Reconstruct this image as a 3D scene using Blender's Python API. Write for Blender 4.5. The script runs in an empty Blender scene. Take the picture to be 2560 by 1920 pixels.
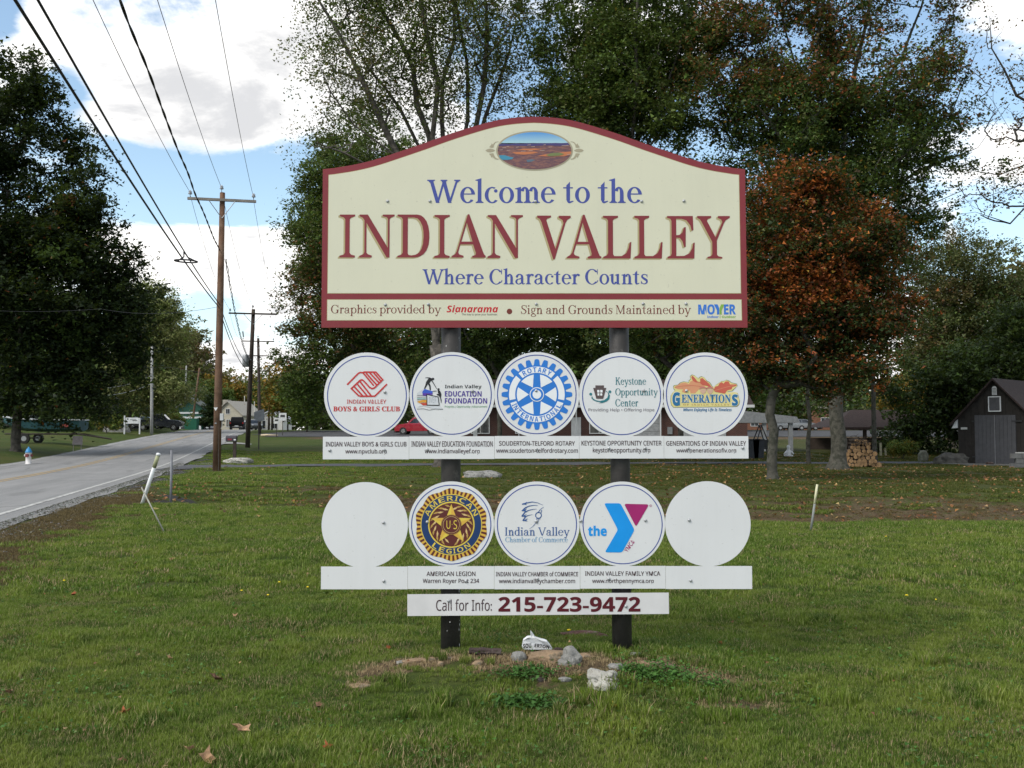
import bpy, math, random
import numpy as np
from mathutils import Vector, Matrix
from mathutils.geometry import tessellate_polygon

# ------------------------------------------------------------------ camera, sky, sun, exposure
SC = bpy.context.scene
COL = SC.collection
F_PX = 2530.0                      # focal length in pixels of the 2560 x 1920 photograph
EYE = 1.61
PITCH = math.atan(115.0 / F_PX)
cam_data = bpy.data.cameras.new('camera')
cam_data.sensor_width = 36.0
cam_data.lens = F_PX / 2560.0 * 36.0
cam_data.clip_start = 0.1
cam_data.clip_end = 3000.0
cam = bpy.data.objects.new('camera', cam_data)
COL.objects.link(cam)
cam.location = (0.0, 0.0, EYE)
cam.rotation_euler = (math.radians(90) + PITCH, 0.0, 0.0)
SC.camera = cam

SUN_AZ = math.radians(-128)        # measured from +Y towards +X: the veiled sun stands to the left, a little behind the viewer
SUN_EL = math.radians(46)
SKY_STRENGTH = 0.1
world = bpy.data.worlds.new('World')
SC.world = world
world.use_nodes = True
SC.view_settings.view_transform = 'Standard'
SC.view_settings.look = 'None'
SC.view_settings.exposure = 0.47
SC.view_settings.gamma = 1.0
SC.view_settings.use_curve_mapping = False

sun_data = bpy.data.lights.new('sun', 'SUN')
sun_data.energy = 2.0
sun_data.angle = math.radians(22)
sun_data.color = (1.0, 0.95, 0.87)
sun = bpy.data.objects.new('sun', sun_data)
COL.objects.link(sun)
sdir = Vector((math.sin(SUN_AZ) * math.cos(SUN_EL), math.cos(SUN_AZ) * math.cos(SUN_EL), math.sin(SUN_EL)))
sun.rotation_euler = sdir.to_track_quat('Z', 'Y').to_euler()
sun.location = sdir * 60


class NT:
    """small helper to wire shader nodes"""
    def __init__(s, tree):
        s.t = tree; s.n = tree.nodes; s.l = tree.links
    def new(s, kind, **kw):
        n = s.n.new(kind)
        for k, v in kw.items(): setattr(n, k, v)
        return n
    def put(s, sock, v):
        if isinstance(v, bpy.types.NodeSocket): s.l.new(v, sock)
        elif isinstance(v, (tuple, list)) and sock.type == 'RGBA' and len(v) == 3: sock.default_value = (*v, 1)
        else: sock.default_value = v
    def math(s, op, a, b=None, c=None, clamp=False):
        n = s.new('ShaderNodeMath', operation=op, use_clamp=clamp)
        s.put(n.inputs[0], a)
        if b is not None: s.put(n.inputs[1], b)
        if c is not None: s.put(n.inputs[2], c)
        return n.outputs[0]
    def mix(s, f, a, b, mode='MIX'):
        n = s.new('ShaderNodeMix', data_type='RGBA', blend_type=mode)
        s.put(n.inputs[0], f); s.put(n.inputs[6], a); s.put(n.inputs[7], b)
        return n.outputs[2]
    def noise(s, vec, scale, detail=4, rough=0.55, dist=0.0, dim='3D'):
        n = s.new('ShaderNodeTexNoise', noise_dimensions=dim)
        if vec is not None: s.put(n.inputs['Vector'], vec)
        n.inputs['Scale'].default_value = scale
        n.inputs['Detail'].default_value = detail
        n.inputs['Roughness'].default_value = rough
        n.inputs['Distortion'].default_value = dist
        return n.outputs['Fac']
    def ramp(s, f, a, b, lo=0.0, hi=1.0, smooth=True):
        n = s.new('ShaderNodeMapRange', interpolation_type='SMOOTHSTEP' if smooth else 'LINEAR')
        s.put(n.inputs[0], f); s.put(n.inputs[1], a); s.put(n.inputs[2], b); s.put(n.inputs[3], lo); s.put(n.inputs[4], hi)
        return n.outputs[0]


def pixdir(px, py):
    """direction through a pixel of the photograph (used to measure where things stand)"""
    x = (px - 1280.0) / F_PX; y = (960.0 - py) / F_PX
    c, s = math.cos(PITCH), math.sin(PITCH)
    return Vector((x, c - y * s, s + y * c))


def build_world():
    w = NT(world.node_tree)
    bg = w.n['Background']
    sky = w.new('ShaderNodeTexSky', sky_type='NISHITA')
    sky.sun_disc = False
    sky.sun_elevation = SUN_EL
    sky.sun_rotation = SUN_AZ
    sky.air_density = 1.0; sky.dust_density = 0.6; sky.ozone_density = 1.2
    tc = w.new('ShaderNodeTexCoord')
    sep = w.new('ShaderNodeSeparateXYZ'); w.l.new(tc.outputs['Generated'], sep.inputs[0])
    dx, dy, dz = sep.outputs
    # flatten the direction on to a cloud deck so that clouds shrink towards the horizon
    den = w.math('ADD', w.math('MAXIMUM', dz, 0.0), 0.16)
    px = w.math('DIVIDE', dx, den); py = w.math('DIVIDE', dy, den)
    comb = w.new('ShaderNodeCombineXYZ'); w.l.new(px, comb.inputs[0]); w.l.new(py, comb.inputs[1])
    n1 = w.noise(comb.outputs[0], 0.85, 3, 0.5, 0.15)
    n2 = w.noise(comb.outputs[0], 3.2, 7, 0.62, 0.2)
    fr = w.math('MAXIMUM', dy, 0.08)
    u = w.math('DIVIDE', dx, fr); v = w.math('DIVIDE', dz, fr)
    front = w.ramp(dy, 0.25, 0.6)
    tot = None
    # cloud banks and blue openings in this part of the sky: (px, py, half width, half height, amount)
    for (x, y, sx, sy, a) in [
        (420, 180, 420, 210, .50), (620, 340, 170, 90, .35), (100, 130, 200, 110, .25),
        (10, 20, 50, 80, -.8), (150, 235, 75, 75, -1.1), (430, 470, 300, 85, -1.15), (700, 465, 150, 65, -.9), (330, 420, 100, 60, -.5), (640, 760, 60, 40, .2),
        (560, 640, 330, 85, .60), (300, 650, 120, 60, .3), (500, 800, 120, 55, -1.1), (600, 920, 260, 90, .55),
        (1000, 120, 260, 220, .40), (1310, 230, 150, 140, -1.0), (1480, 160, 120, 120, .3), (1780, 380, 260, 120, -.4),
        (2150, 90, 260, 160, -.9), (2540, 60, 170, 120, .55), (2480, 235, 200, 60, -1.0), (2520, 340, 170, 70, .65),
        (2480, 600, 230, 110, -1.1), (2380, 585, 40, 60, .9), (2300, 900, 300, 120, .5)]:
        d = pixdir(x, y); ux, uy = d.x / d.y, d.z / d.y
        a1 = w.math('POWER', w.math('DIVIDE', w.math('SUBTRACT', u, ux), sx / F_PX), 2.0)
        a2 = w.math('POWER', w.math('DIVIDE', w.math('SUBTRACT', v, uy), sy / F_PX), 2.0)
        g = w.math('MULTIPLY', w.math('EXPONENT', w.math('MULTIPLY', w.math('ADD', a1, a2), -1.0)), a)
        tot = g if tot is None else w.math('ADD', tot, g)
    tot = w.math('MULTIPLY', tot, front)
    f = w.math('ADD', w.math('ADD', n1, w.math('MULTIPLY', w.math('SUBTRACT', n2, .5), 1.5)), w.math('MULTIPLY', tot, .60))
    cover = w.ramp(f, .36, .68)
    gd = pixdir(600, 260); gr = w.math('ADD', w.math('POWER', w.math('DIVIDE', w.math('SUBTRACT', u, gd.x / gd.y), 330 / F_PX), 2.0), w.math('POWER', w.math('DIVIDE', w.math('SUBTRACT', v, gd.z / gd.y), 190 / F_PX), 2.0))
    gr = w.math('MULTIPLY', w.math('MULTIPLY', w.math('EXPONENT', w.math('MULTIPLY', gr, -1.0)), .45), front)
    body = w.ramp(w.math('ADD', w.math('ADD', gr, w.math('MULTIPLY', f, .7)), w.math('MULTIPLY', w.math('SUBTRACT', n2, .5), 1.9)), .35, 1.15)
    cloud = w.mix(body, (10.6, 10.4, 10.1), (5.6, 5.65, 5.8))
    blue = w.mix(1.0, sky.outputs[0], (1.75, 1.72, 1.55), 'MULTIPLY')
    hz = w.ramp(dz, 0.0, 0.28, 1.0, 0.0)
    blue = w.mix(w.math('MULTIPLY', hz, .35), blue, (5.0, 6.6, 8.8))
    low = w.ramp(dz, -0.06, 0.0)
    skyc = w.mix(cover, blue, cloud)
    skyc = w.mix(low, (.6, .7, .45), skyc)
    w.put(bg.inputs[0], skyc)
    bg.inputs[1].default_value = SKY_STRENGTH
build_world()

# ------------------------------------------------------------------ meshes and objects
class MB:
    """collects simple shapes; obj() links them as one mesh"""
    def __init__(s): s.v = []; s.f = []; s.m = []; s.cur = 0
    def add(s, vs, fs):
        b = len(s.v); s.v += [tuple(p) for p in vs]
        for f in fs: s.f.append(tuple(b + i for i in f)); s.m.append(s.cur)
        return s
    def box(s, x0, y0, z0, x1, y1, z1):
        return s.add([(x0, y0, z0), (x1, y0, z0), (x1, y1, z0), (x0, y1, z0), (x0, y0, z1), (x1, y0, z1), (x1, y1, z1), (x0, y1, z1)],
                     [(0, 3, 2, 1), (4, 5, 6, 7), (0, 1, 5, 4), (1, 2, 6, 5), (2, 3, 7, 6), (3, 0, 4, 7)])
    def tube(s, pts, rad, n=8, cap=True):
        pts = [Vector(p) for p in pts]
        if not isinstance(rad, (list, tuple)): rad = [rad] * len(pts)
        vs = []; fs = []
        prev = None
        for i, p in enumerate(pts):
            d = (pts[min(i + 1, len(pts) - 1)] - pts[max(i - 1, 0)])
            d = d.normalized() if d.length > 1e-9 else Vector((0, 0, 1))
            if prev is None:
                a = d.orthogonal().normalized()
            else:
                a = prev - d * prev.dot(d)
                a = a.normalized() if a.length > 1e-6 else d.orthogonal().normalized()
            prev = a; b = d.cross(a)
            for k in range(n):
                t = 2 * math.pi * k / n
                vs.append(p + (a * math.cos(t) + b * math.sin(t)) * rad[i])
        for i in range(len(pts) - 1):
            for k in range(n):
                fs.append((i * n + k, i * n + (k + 1) % n, (i + 1) * n + (k + 1) % n, (i + 1) * n + k))
        if cap:
            fs.append(tuple(range(n - 1, -1, -1))); fs.append(tuple(range((len(pts) - 1) * n, len(pts) * n)))
        return s.add(vs, fs)
    def lathe(s, prof, n=16, c=(0, 0, 0)):
        vs = []; fs = []
        for r, z in prof:
            for k in range(n):
                t = 2 * math.pi * k / n
                vs.append((c[0] + r * math.cos(t), c[1] + r * math.sin(t), c[2] + z))
        for i in range(len(prof) - 1):
            for k in range(n):
                fs.append((i * n + k, i * n + (k + 1) % n, (i + 1) * n + (k + 1) % n, (i + 1) * n + k))
        fs.append(tuple(range(n - 1, -1, -1))); fs.append(tuple(range((len(prof) - 1) * n, len(prof) * n)))
        return s.add(vs, fs)
    def prism(s, poly, axis, a, b):
        """extrude a 2-D polygon: axis 'y' takes (x,z), 'x' takes (y,z), 'z' takes (x,y)"""
        def P(p, t):
            return {'y': (p[0], t, p[1]), 'x': (t, p[0], p[1]), 'z': (p[0], p[1], t)}[axis]
        n = len(poly)
        vs = [P(p, a) for p in poly] + [P(p, b) for p in poly]
        tri = tessellate_polygon([[Vector((p[0], p[1], 0)) for p in poly]])
        fs = [tuple(t) for t in tri] + [tuple(i + n for i in reversed(t)) for t in tri]
        fs += [(i, (i + 1) % n, n + (i + 1) % n, n + i) for i in range(n)]
        return s.add(vs, fs)


WL = {}      # world location of every empty / part, so that parts may be given in world coordinates

def mesh_from(name, mb, mats, off=(0, 0, 0), smooth=False):
    me = bpy.data.meshes.new(name)
    o = Vector(off)
    me.from_pydata([tuple(Vector(v) - o) for v in mb.v] if o.length > 0 else mb.v, [], mb.f)
    for m in (mats if isinstance(mats, (list, tuple)) else [mats]): me.materials.append(m)
    if any(mb.m): me.polygons.foreach_set('material_index', mb.m)
    if smooth: me.polygons.foreach_set('use_smooth', [True] * len(me.polygons))
    me.validate(); 
    import bmesh
    bm = bmesh.new(); bm.from_mesh(me); bmesh.ops.recalc_face_normals(bm, faces=bm.faces); bm.to_mesh(me); bm.free()
    me.update()
    return me

def tag(o, label=None, cat=None, group=None, kind=None):
    if label: o['label'] = label
    if cat: o['category'] = cat
    if group: o['group'] = group
    if kind: o['kind'] = kind
    return o

def thing(name, label, cat, loc=(0, 0, 0), rotz=0, group=None):
    o = bpy.data.objects.new(name, None)
    o.empty_display_size = 0.2
    COL.objects.link(o)
    o.location = loc; o.rotation_euler = (0, 0, rotz)
    WL[o.name] = Vector(loc)
    return tag(o, label, cat, group)

def part(name, mb, mats, parent=None, world=False, smooth=False, label=None, bevel=0):
    """mesh object; world=True: coordinates are world ones (parent not rotated), else local to the parent"""
    off = WL.get(parent.name, Vector()) if (world and parent is not None) else Vector()
    me = mesh_from(name, mb, mats, off, smooth)
    o = bpy.data.objects.new(name, me)
    COL.objects.link(o)
    if parent is not None:
        o.parent = parent
        WL[o.name] = WL.get(parent.name, Vector())
    else:
        WL[o.name] = Vector()
    if label: o['label'] = label
    if bevel:
        b = o.modifiers.new('bevel', 'BEVEL'); b.width = bevel; b.segments = 2; b.limit_method = 'ANGLE'
    return o

def solo(name, mb, mats, label, cat, group=None, loc=(0, 0, 0), rotz=0, **kw):
    """a thing that is one mesh, given in local coordinates"""
    o = part(name, mb, mats, None, **kw)
    o.location = loc; o.rotation_euler = (0, 0, rotz)
    return tag(o, label, cat, group)

def dup(src, loc, rotz, label, group=None, scale=None):
    def cp(o, par):
        c = o.copy(); COL.objects.link(c)
        if par is not None: c.parent = par
        for ch in [x for x in o.children]: cp(ch, c)
        return c
    r = cp(src, None)
    r.location = loc; r.rotation_euler = (0, 0, rotz)
    if scale: r.scale = (scale,) * 3
    r['label'] = label
    if group: r['group'] = group
    return r

# ------------------------------------------------------------------ materials
MATS = {}
def mat(name, col, rough=.7, var=.15, scale=6.0, bump=0.0, bscale=40.0, metal=0.0, spec=.4, col2=None, c2s=3.0, c2t=(.5, .62), coat=0.0, emit=0):
    if name in MATS: return MATS[name]
    m = bpy.data.materials.new(name); m.use_nodes = True
    w = NT(m.node_tree); b = w.n['Principled BSDF']
    tc = w.new('ShaderNodeTexCoord'); ob = tc.outputs['Object']
    n = w.noise(ob, scale, 5, .6)
    dark = tuple(c * (1 - var) for c in col); lite = tuple(min(1, c * (1 + var)) for c in col)
    c = w.mix(w.ramp(n, .3, .7), dark, lite)
    if col2 is not None:
        c = w.mix(w.ramp(w.noise(ob, c2s, 6, .65), *c2t), c, col2)
    w.put(b.inputs['Base Color'], c)
    w.put(b.inputs['Roughness'], w.ramp(w.noise(ob, scale * 2.3, 3), .2, .8, max(0, rough - .08), min(1, rough + .08)))
    b.inputs['Metallic'].default_value = metal
    b.inputs['Specular IOR Level'].default_value = spec
    if coat: b.inputs['Coat Weight'].default_value = coat; b.inputs['Coat Roughness'].default_value = .08
    if bump:
        bn = w.new('ShaderNodeBump'); bn.inputs['Strength'].default_value = bump; bn.inputs['Distance'].default_value = .02
        w.put(bn.inputs['Height'], w.noise(ob, bscale, 6, .65))
        w.l.new(bn.outputs[0], b.inputs['Normal'])
    MATS[name] = m
    return m

# ------------------------------------------------------------------ the lie of the land
_rng = np.random.RandomState(7)
_LAT = _rng.rand(256, 256)
def vnoise(x, y):
    x = np.asarray(x, float); y = np.asarray(y, float)
    xi = np.floor(x).astype(int); yi = np.floor(y).astype(int)
    fx = x - xi; fy = y - yi
    fx = fx * fx * (3 - 2 * fx); fy = fy * fy * (3 - 2 * fy)
    g = lambda i, j: _LAT[i % 256, j % 256]
    return (g(xi, yi) * (1 - fx) + g(xi + 1, yi) * fx) * (1 - fy) + (g(xi, yi + 1) * (1 - fx) + g(xi + 1, yi + 1) * fx) * fy
def fbm(x, y, o=4):
    r = 0; a = .5
    for k in range(o):
        r = r + a * vnoise(x * 2 ** k + 17.3 * k, y * 2 ** k + 9.1 * k); a *= .5
    return r / (1 - .5 ** o)
def sstep(a, b, x):
    t = np.clip((np.asarray(x, float) - a) / (b - a), 0, 1); return t * t * (3 - 2 * t)

_PY = np.array([-60, 9, 16, 36, 44, 50, 60, 76, 99, 120, 140, 170, 220, 300, 450, 900], float)
_PZ = np.array([-.08, -.08, 0, 0, .04, .13, .34, .70, 1.18, 1.50, 1.63, 1.58, 1.30, .9, .8, .8], float)
def prof(Y):
    Y = np.asarray(Y, float)
    # smooth piecewise curve
    return (np.interp(Y - 3, _PY, _PZ) + np.interp(Y + 3, _PY, _PZ) + np.interp(Y, _PY, _PZ) * 2) / 4
def road_s(X, Y): return (np.asarray(X, float) + 4.5 + .222 * np.asarray(Y, float)) * .976   # distance right of the road's right edge
ROAD_W = 8.0
def crest(X): return np.interp(X, [-9, -4, 0, 5, 40], [22.0, 20.5, 18.8, 17.6, 17.2])
def drive_c(X): return np.interp(X, [-16, -12.5, -5, 5, 20, 22], [42.6, 43.4, 45.5, 47.5, 48.2, 48.4])   # the driveway's centre line
def height(X, Y):
    X = np.asarray(X, float); Y = np.asarray(Y, float)
    s = road_s(X, Y)
    z = prof(Y)
    near = (1 - sstep(60, 110, Y))
    z = z + (fbm(X * .35, Y * .35, 3) - .5) * .10 * near * sstep(.3, 2.5, s) * sstep(5.5, 9, Y)
    z = z + (fbm(X * 1.3 + 40, Y * 1.3, 3) - .5) * .035 * near * sstep(.3, 2.5, s)
    # right of the road the lawn lies a little lower
    z = z - .12 * sstep(.4, 2.5, s) * sstep(40, 55, Y) * (1 - sstep(85, 100, Y))
    # drainage ditch across the lawn
    c = crest(X)
    d = sstep(c, c + 2.6, Y) * (1 - sstep(c + 3.2, c + 11.5, Y))
    z = z - .55 * d * sstep(.9, 3.2, s) * (1 - sstep(60, 90, X))
    # left bank rises from the road
    z = z + (.26 * sstep(0, 2.5, -s - ROAD_W) + .35 * sstep(2, 16, -s - ROAD_W)) * sstep(20, 45, Y) * (1 - sstep(120, 170, Y))
    # low mound round the sign's posts
    mx = (X - .2) / 1.45; my = (Y - 7.12) / .75
    z = z + .15 * np.exp(-(mx ** 2) ** 1.3 - (my ** 2) ** 1.2) + .02 * np.exp(-mx * mx - my * my) * (fbm(X * 5, Y * 5) - .5) * 3
    return z
def zh(x, y): return float(height(x, y))

def gp(px, py, ymax=400):
    """where the line of sight through a pixel meets the ground"""
    d = pixdir(px, py); Y = 3.0
    while Y < ymax:
        t = Y / d.y
        if EYE + d.z * t < zh(d.x * t, Y): break
        Y *= 1.004
    t = Y / d.y
    return Vector((d.x * t, Y, zh(d.x * t, Y)))
def at(px, py, Y):
    d = pixdir(px, py); t = Y / d.y
    return Vector((d.x * t, Y, EYE + d.z * t))
def gx(px, Y):
    """ground point at depth Y below a pixel column"""
    x = (px - 1280) / F_PX * Y
    return Vector((x, Y, zh(x, Y)))
# ------------------------------------------------------------------ ground
def drive_mask(X, Y):
    c = drive_c(X); s = road_s(X, Y)
    return np.clip(1.35 - np.abs(Y - c) + .25 * (fbm(X * .8, Y * .8) - .5), -3, 3)      # >0 inside
def blobm(X, Y, lst):
    r = np.zeros_like(np.asarray(X, float))
    for (x, y, rx, ry, a) in lst:
        r = np.maximum(r, a * np.exp(-(((X - x) / rx) ** 2 + ((Y - y) / ry) ** 2) ** 1.5))
    return r
def _gb(px, py, rx, ry, a=1.0):
    p = gp(px, py); return (p.x, p.y, rx, ry, a)
BARE = [_gb(265, 1585, .26, .16, .8), _gb(235, 1350, .5, .4, .5), _gb(905, 1712, .10, .07, 1.2), _gb(520, 1580, .25, .14, .55), _gb(1850, 1765, .26, .12, 1.0), _gb(1815, 1700, .3, .13, .9),
        _gb(80, 1530, .18, .1, .5), _gb(870, 1680, .2, .08, .6), _gb(970, 1672, .34, .18, .9), _gb(1060, 1655, .30, .20, 1.0),
        _gb(1390, 1655, .42, .30, 1.2), _gb(1250, 1655, .30, .26, 1.0), _gb(1640, 1668, .42, .24, 1.0), _gb(1730, 1682, .32, .22, .8), _gb(1520, 1670, .3, .2, .8),
        _gb(1330, 1730, .35, .16, .5), _gb(1420, 1765, .2, .12, .55), _gb(2090, 1880, .3, .14, .45), _gb(420, 1470, .9, .25, .3), _gb(2230, 1480, 1.1, .3, .3)]
def dirt_mask(X, Y):
    s = road_s(X, Y); c = crest(X)
    n = fbm(X * .7 + 5, Y * .7, 4); n2 = fbm(X * .22 + 50, Y * .3 + 9, 3)
    sh = sstep(2.3, .3, s + 1.4 * (n - .5)) * sstep(-.3, .2, s) * sstep(34, 22, Y) * (.45 + 1.1 * n)
    sh = np.maximum(sh, sstep(1.0, .3, s) * sstep(-.3, .1, s) * .5)
    dit = sstep(.5, 1.4, Y - c) * sstep(14.5, 5.0, Y - c + 7 * (n2 - .5)) * (.48 + .55 * n2 + .5 * (n - .5)) * sstep(-9, -3, X + n * 2)
    far = sstep(9, 12, Y - c) * .32 * sstep(48, 36, Y) * (n > .52)
    shade = sstep(30, 40, Y) * sstep(2, 8, X) * .35
    lot = sstep(-1.5, 0, Y - 88) * sstep(95, 91, Y) * sstep(4, 8, s) * .9
    return np.clip(np.maximum.reduce([sh, dit, far, shade * n * 1.4, blobm(X, Y, BARE), lot]), 0, 1)
def grav_mask(X, Y):
    # dark washed gravel at the mouth of the culvert
    m = blobm(X, Y, [(-7.3, 23.6, 1.5, 1.7, 1.6), (-8.6, 26.2, .5, .9, .8)])
    s = road_s(X, Y)
    side = sstep(-.2, .1, s) * sstep(1.3, .2, s + .9 * (fbm(X, Y * .6) - .5)) * sstep(26, 29, Y) * .7 * sstep(60, 50, Y)
    return np.clip(np.maximum(m, side), 0, 1)

def lines(segs):
    out = []
    for a, b, st in segs: out += list(np.arange(a, b, st))
    out.append(segs[-1][1]); return np.array(out)

def grid_mesh(name, xs, ys, zf, mats, attr=None):
    X, Y = np.meshgrid(xs, ys); Z = zf(X, Y)
    nx, ny = len(xs), len(ys)
    v = np.stack([X, Y, Z], -1).reshape(-1, 3)
    i = np.arange(nx * ny).reshape(ny, nx)
    q = np.stack([i[:-1, :-1], i[:-1, 1:], i[1:, 1:], i[1:, :-1]], -1).reshape(-1, 4)
    me = fast_mesh(name, v, q)
    me.polygons.foreach_set('use_smooth', np.ones(len(q), bool))
    if attr:
        for k, fn in attr.items():
            a = me.attributes.new(k, 'FLOAT', 'POINT'); a.data.foreach_set('value', fn(X, Y).reshape(-1).astype(np.float32))
    for m in mats: me.materials.append(m)
    return me

def fast_mesh(name, v, f):
    """v (n,3), f (m,k) numpy arrays"""
    me = bpy.data.meshes.new(name)
    n, (m, k) = len(v), f.shape
    me.vertices.add(n); me.vertices.foreach_set('co', np.ascontiguousarray(v, np.float32).reshape(-1))
    me.loops.add(m * k); me.loops.foreach_set('vertex_index', np.ascontiguousarray(f, np.int32).reshape(-1))
    me.polygons.add(m); me.polygons.foreach_set('loop_start', np.arange(0, m * k, k, dtype=np.int32))
    me.update(calc_edges=True)
    return me

def lawn_material():
    m = bpy.data.materials.new('lawn'); m.use_nodes = True
    w = NT(m.node_tree); b = w.n['Principled BSDF']
    pos = w.new('ShaderNodeNewGeometry').outputs['Position']
    def A(n): x = w.new('ShaderNodeAttribute', attribute_name=n); return x.outputs['Fac']
    n_big = w.noise(pos, .35, 4, .6); n_mid = w.noise(pos, 2.2, 5, .65); n_fin = w.noise(pos, 22, 5, .7); n_tiny = w.noise(pos, 90, 3, .7)
    g = w.mix(w.ramp(n_mid, .3, .7), (.040, .068, .009), (.070, .102, .016))
    g = w.mix(w.ramp(n_big, .35, .7), g, (.092, .095, .026))
    g = w.mix(w.ramp(n_fin, .35, .7), w.mix(.55, g, (.02, .035, .008)), g)
    dirt = w.mix(w.ramp(n_fin, .35, .65), (.055, .040, .022), (.145, .105, .060))
    dirt = w.mix(w.ramp(n_mid, .45, .7), dirt, (.080, .052, .032))
    sx_ = w.new('ShaderNodeSeparateXYZ'); w.l.new(pos, sx_.inputs[0])
    g = w.mix(w.math('MULTIPLY', w.math('MULTIPLY', w.ramp(sx_.outputs[1], 24, 32), w.ramp(sx_.outputs[0], -9, 3)), .55), g, (.055, .052, .020))  # duller far turf: tree shade and leaf litter mixed into the colour
    dm = w.ramp(w.math('ADD', A('dirt'), w.math('MULTIPLY', w.math('SUBTRACT', w.noise(pos, 5, 7, .75), .5), 1.9)), .38, .70)
    c = w.mix(dm, g, dirt)
    gm = w.ramp(w.math('ADD', A('gravel'), w.math('MULTIPLY', w.math('SUBTRACT', w.noise(pos, 5, 6, .7), .5), .7)), .4, .6)
    grav = w.mix(w.ramp(w.noise(pos, 60, 3, .7), .4, .6), (.018, .018, .020), (.075, .072, .068))
    c = w.mix(gm, c, grav)
    w.put(b.inputs['Base Color'], c)
    b.inputs['Roughness'].default_value = .95; b.inputs['Specular IOR Level'].default_value = .15
    bn = w.new('ShaderNodeBump'); bn.inputs['Strength'].default_value = .8; bn.inputs['Distance'].default_value = .04
    w.put(bn.inputs['Height'], w.math('ADD', n_fin, w.math('MULTIPLY', n_tiny, .5)))
    w.l.new(bn.outputs[0], b.inputs['Normal'])
    return m

def build_ground():
    xs = lines([(-420, -120, 30), (-120, -45, 5), (-45, -14, .9), (-14, 14, .2), (14, 45, .9), (45, 120, 5), (120, 421, 30)])
    ys = lines([(-40, 3, 4), (3, 30, .2), (30, 60, .5), (60, 170, 2), (170, 300, 8), (300, 901, 50)])
    def zf(X, Y):
        z = height(X, Y); s = road_s(X, Y)
        z = z - .12 * sstep(-.15, -.7, s) * sstep(-ROAD_W - .1, -ROAD_W + .5, s)
        return z
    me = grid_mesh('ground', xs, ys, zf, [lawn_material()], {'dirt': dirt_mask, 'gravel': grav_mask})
    o = bpy.data.objects.new('ground', me); COL.objects.link(o); tag(o, kind='structure')

def asphalt(name, base, patch, crack=True):
    m = bpy.data.materials.new(name); m.use_nodes = True
    w = NT(m.node_tree); b = w.n['Principled BSDF']
    pos = w.new('ShaderNodeNewGeometry').outputs['Position']
    uv = w.new('ShaderNodeUVMap').outputs[0]
    sp = w.new('ShaderNodeSeparateXYZ'); w.l.new(uv, sp.inputs[0])
    lat, lon = sp.outputs[0], sp.outputs[1]
    cb = w.new('ShaderNodeCombineXYZ'); w.put(cb.inputs[0], w.math('MULTIPLY', lat, 1.0)); w.put(cb.inputs[1], w.math('MULTIPLY', lon, .07))
    streak = w.noise(cb.outputs[0], 1.6, 5, .6)
    c = w.mix(w.ramp(w.noise(pos, .5, 5, .6), .3, .7), base, patch)
    c = w.mix(w.ramp(streak, .35, .7), c, tuple(x * .78 for x in base))
    c = w.mix(w.math('MULTIPLY', w.ramp(w.noise(pos, 130, 2, .8), .38, .62), .5), c, tuple(min(1, x * 1.5) for x in patch))
    if crack:
        vo = w.new('ShaderNodeTexVoronoi', feature='DISTANCE_TO_EDGE'); vo.inputs['Scale'].default_value = .22
        w.put(vo.inputs['Vector'], w.mix(.35, pos, w.new('ShaderNodeTexNoise').outputs['Color'], 'ADD'))
        ck = w.math('MULTIPLY', w.ramp(vo.outputs['Distance'], .0, .014, 1, 0), w.ramp(w.noise(pos, .4, 3), .45, .6))
        c = w.mix(w.math('MULTIPLY', ck, .65), c, tuple(x * .35 for x in base))
        cb2 = w.new('ShaderNodeCombineXYZ'); w.put(cb2.inputs[0], w.math('MULTIPLY', lat, .9)); w.put(cb2.inputs[1], w.math('MULTIPLY', lon, .16))
        c = w.mix(w.math('MULTIPLY', w.ramp(w.noise(cb2.outputs[0], .9, 3, .5), .60, .64), .35), c, tuple(x * .55 for x in base))
    w.put(b.inputs['Base Color'], c); b.inputs['Roughness'].default_value = .9; b.inputs['Specular IOR Level'].default_value = .25
    bn = w.new('ShaderNodeBump'); bn.inputs['Strength'].default_value = .35; bn.inputs['Distance'].default_value = .01
    w.put(bn.inputs['Height'], w.noise(pos, 120, 3, .7)); w.l.new(bn.outputs[0], b.inputs['Normal'])
    return m

def strip(name, lat0, lat1, y0, y1, step, mats, lift, n=2, edge=0.0, wob=0.0, kind='structure', parent=None):
    """a sheet that follows the road: lateral offsets from the road's right edge"""
    ys = np.arange(y0, y1 + step, step); k = np.linspace(0, 1, n)
    V = []; UV = []
    for y in ys:
        a = lat0 + (wob * (vnoise(y * .55, 3.3) - .5) + wob * .6 * (vnoise(y * 2.1, 8.3) - .5) if wob else 0); b_ = lat1 + (wob * (vnoise(y * .5, 43.3) - .5) if wob else 0)
        for t in k:
            l = a + (b_ - a) * t
            x = l / .976 - 4.5 - .222 * y
            z = float(prof(y)) + lift + .035 * (1 - ((l + ROAD_W / 2) / (ROAD_W / 2)) ** 2)
            V.append((x, y, z)); UV.append((l, y))
    V = np.array(V); i = np.arange(len(V)).reshape(len(ys), n)
    q = np.stack([i[:-1, :-1], i[:-1, 1:], i[1:, 1:], i[1:, :-1]], -1).reshape(-1, 4)
    me = fast_mesh(name, V, q)
    uvl = me.uv_layers.new(name='UVMap'); u = np.array(UV, np.float32)[q.reshape(-1)]
    uvl.data.foreach_set('uv', u.reshape(-1))
    for m in mats: me.materials.append(m)
    o = bpy.data.objects.new(name, me); COL.objects.link(o); tag(o, kind=kind)
    if parent: o.parent = parent
    return o

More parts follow.
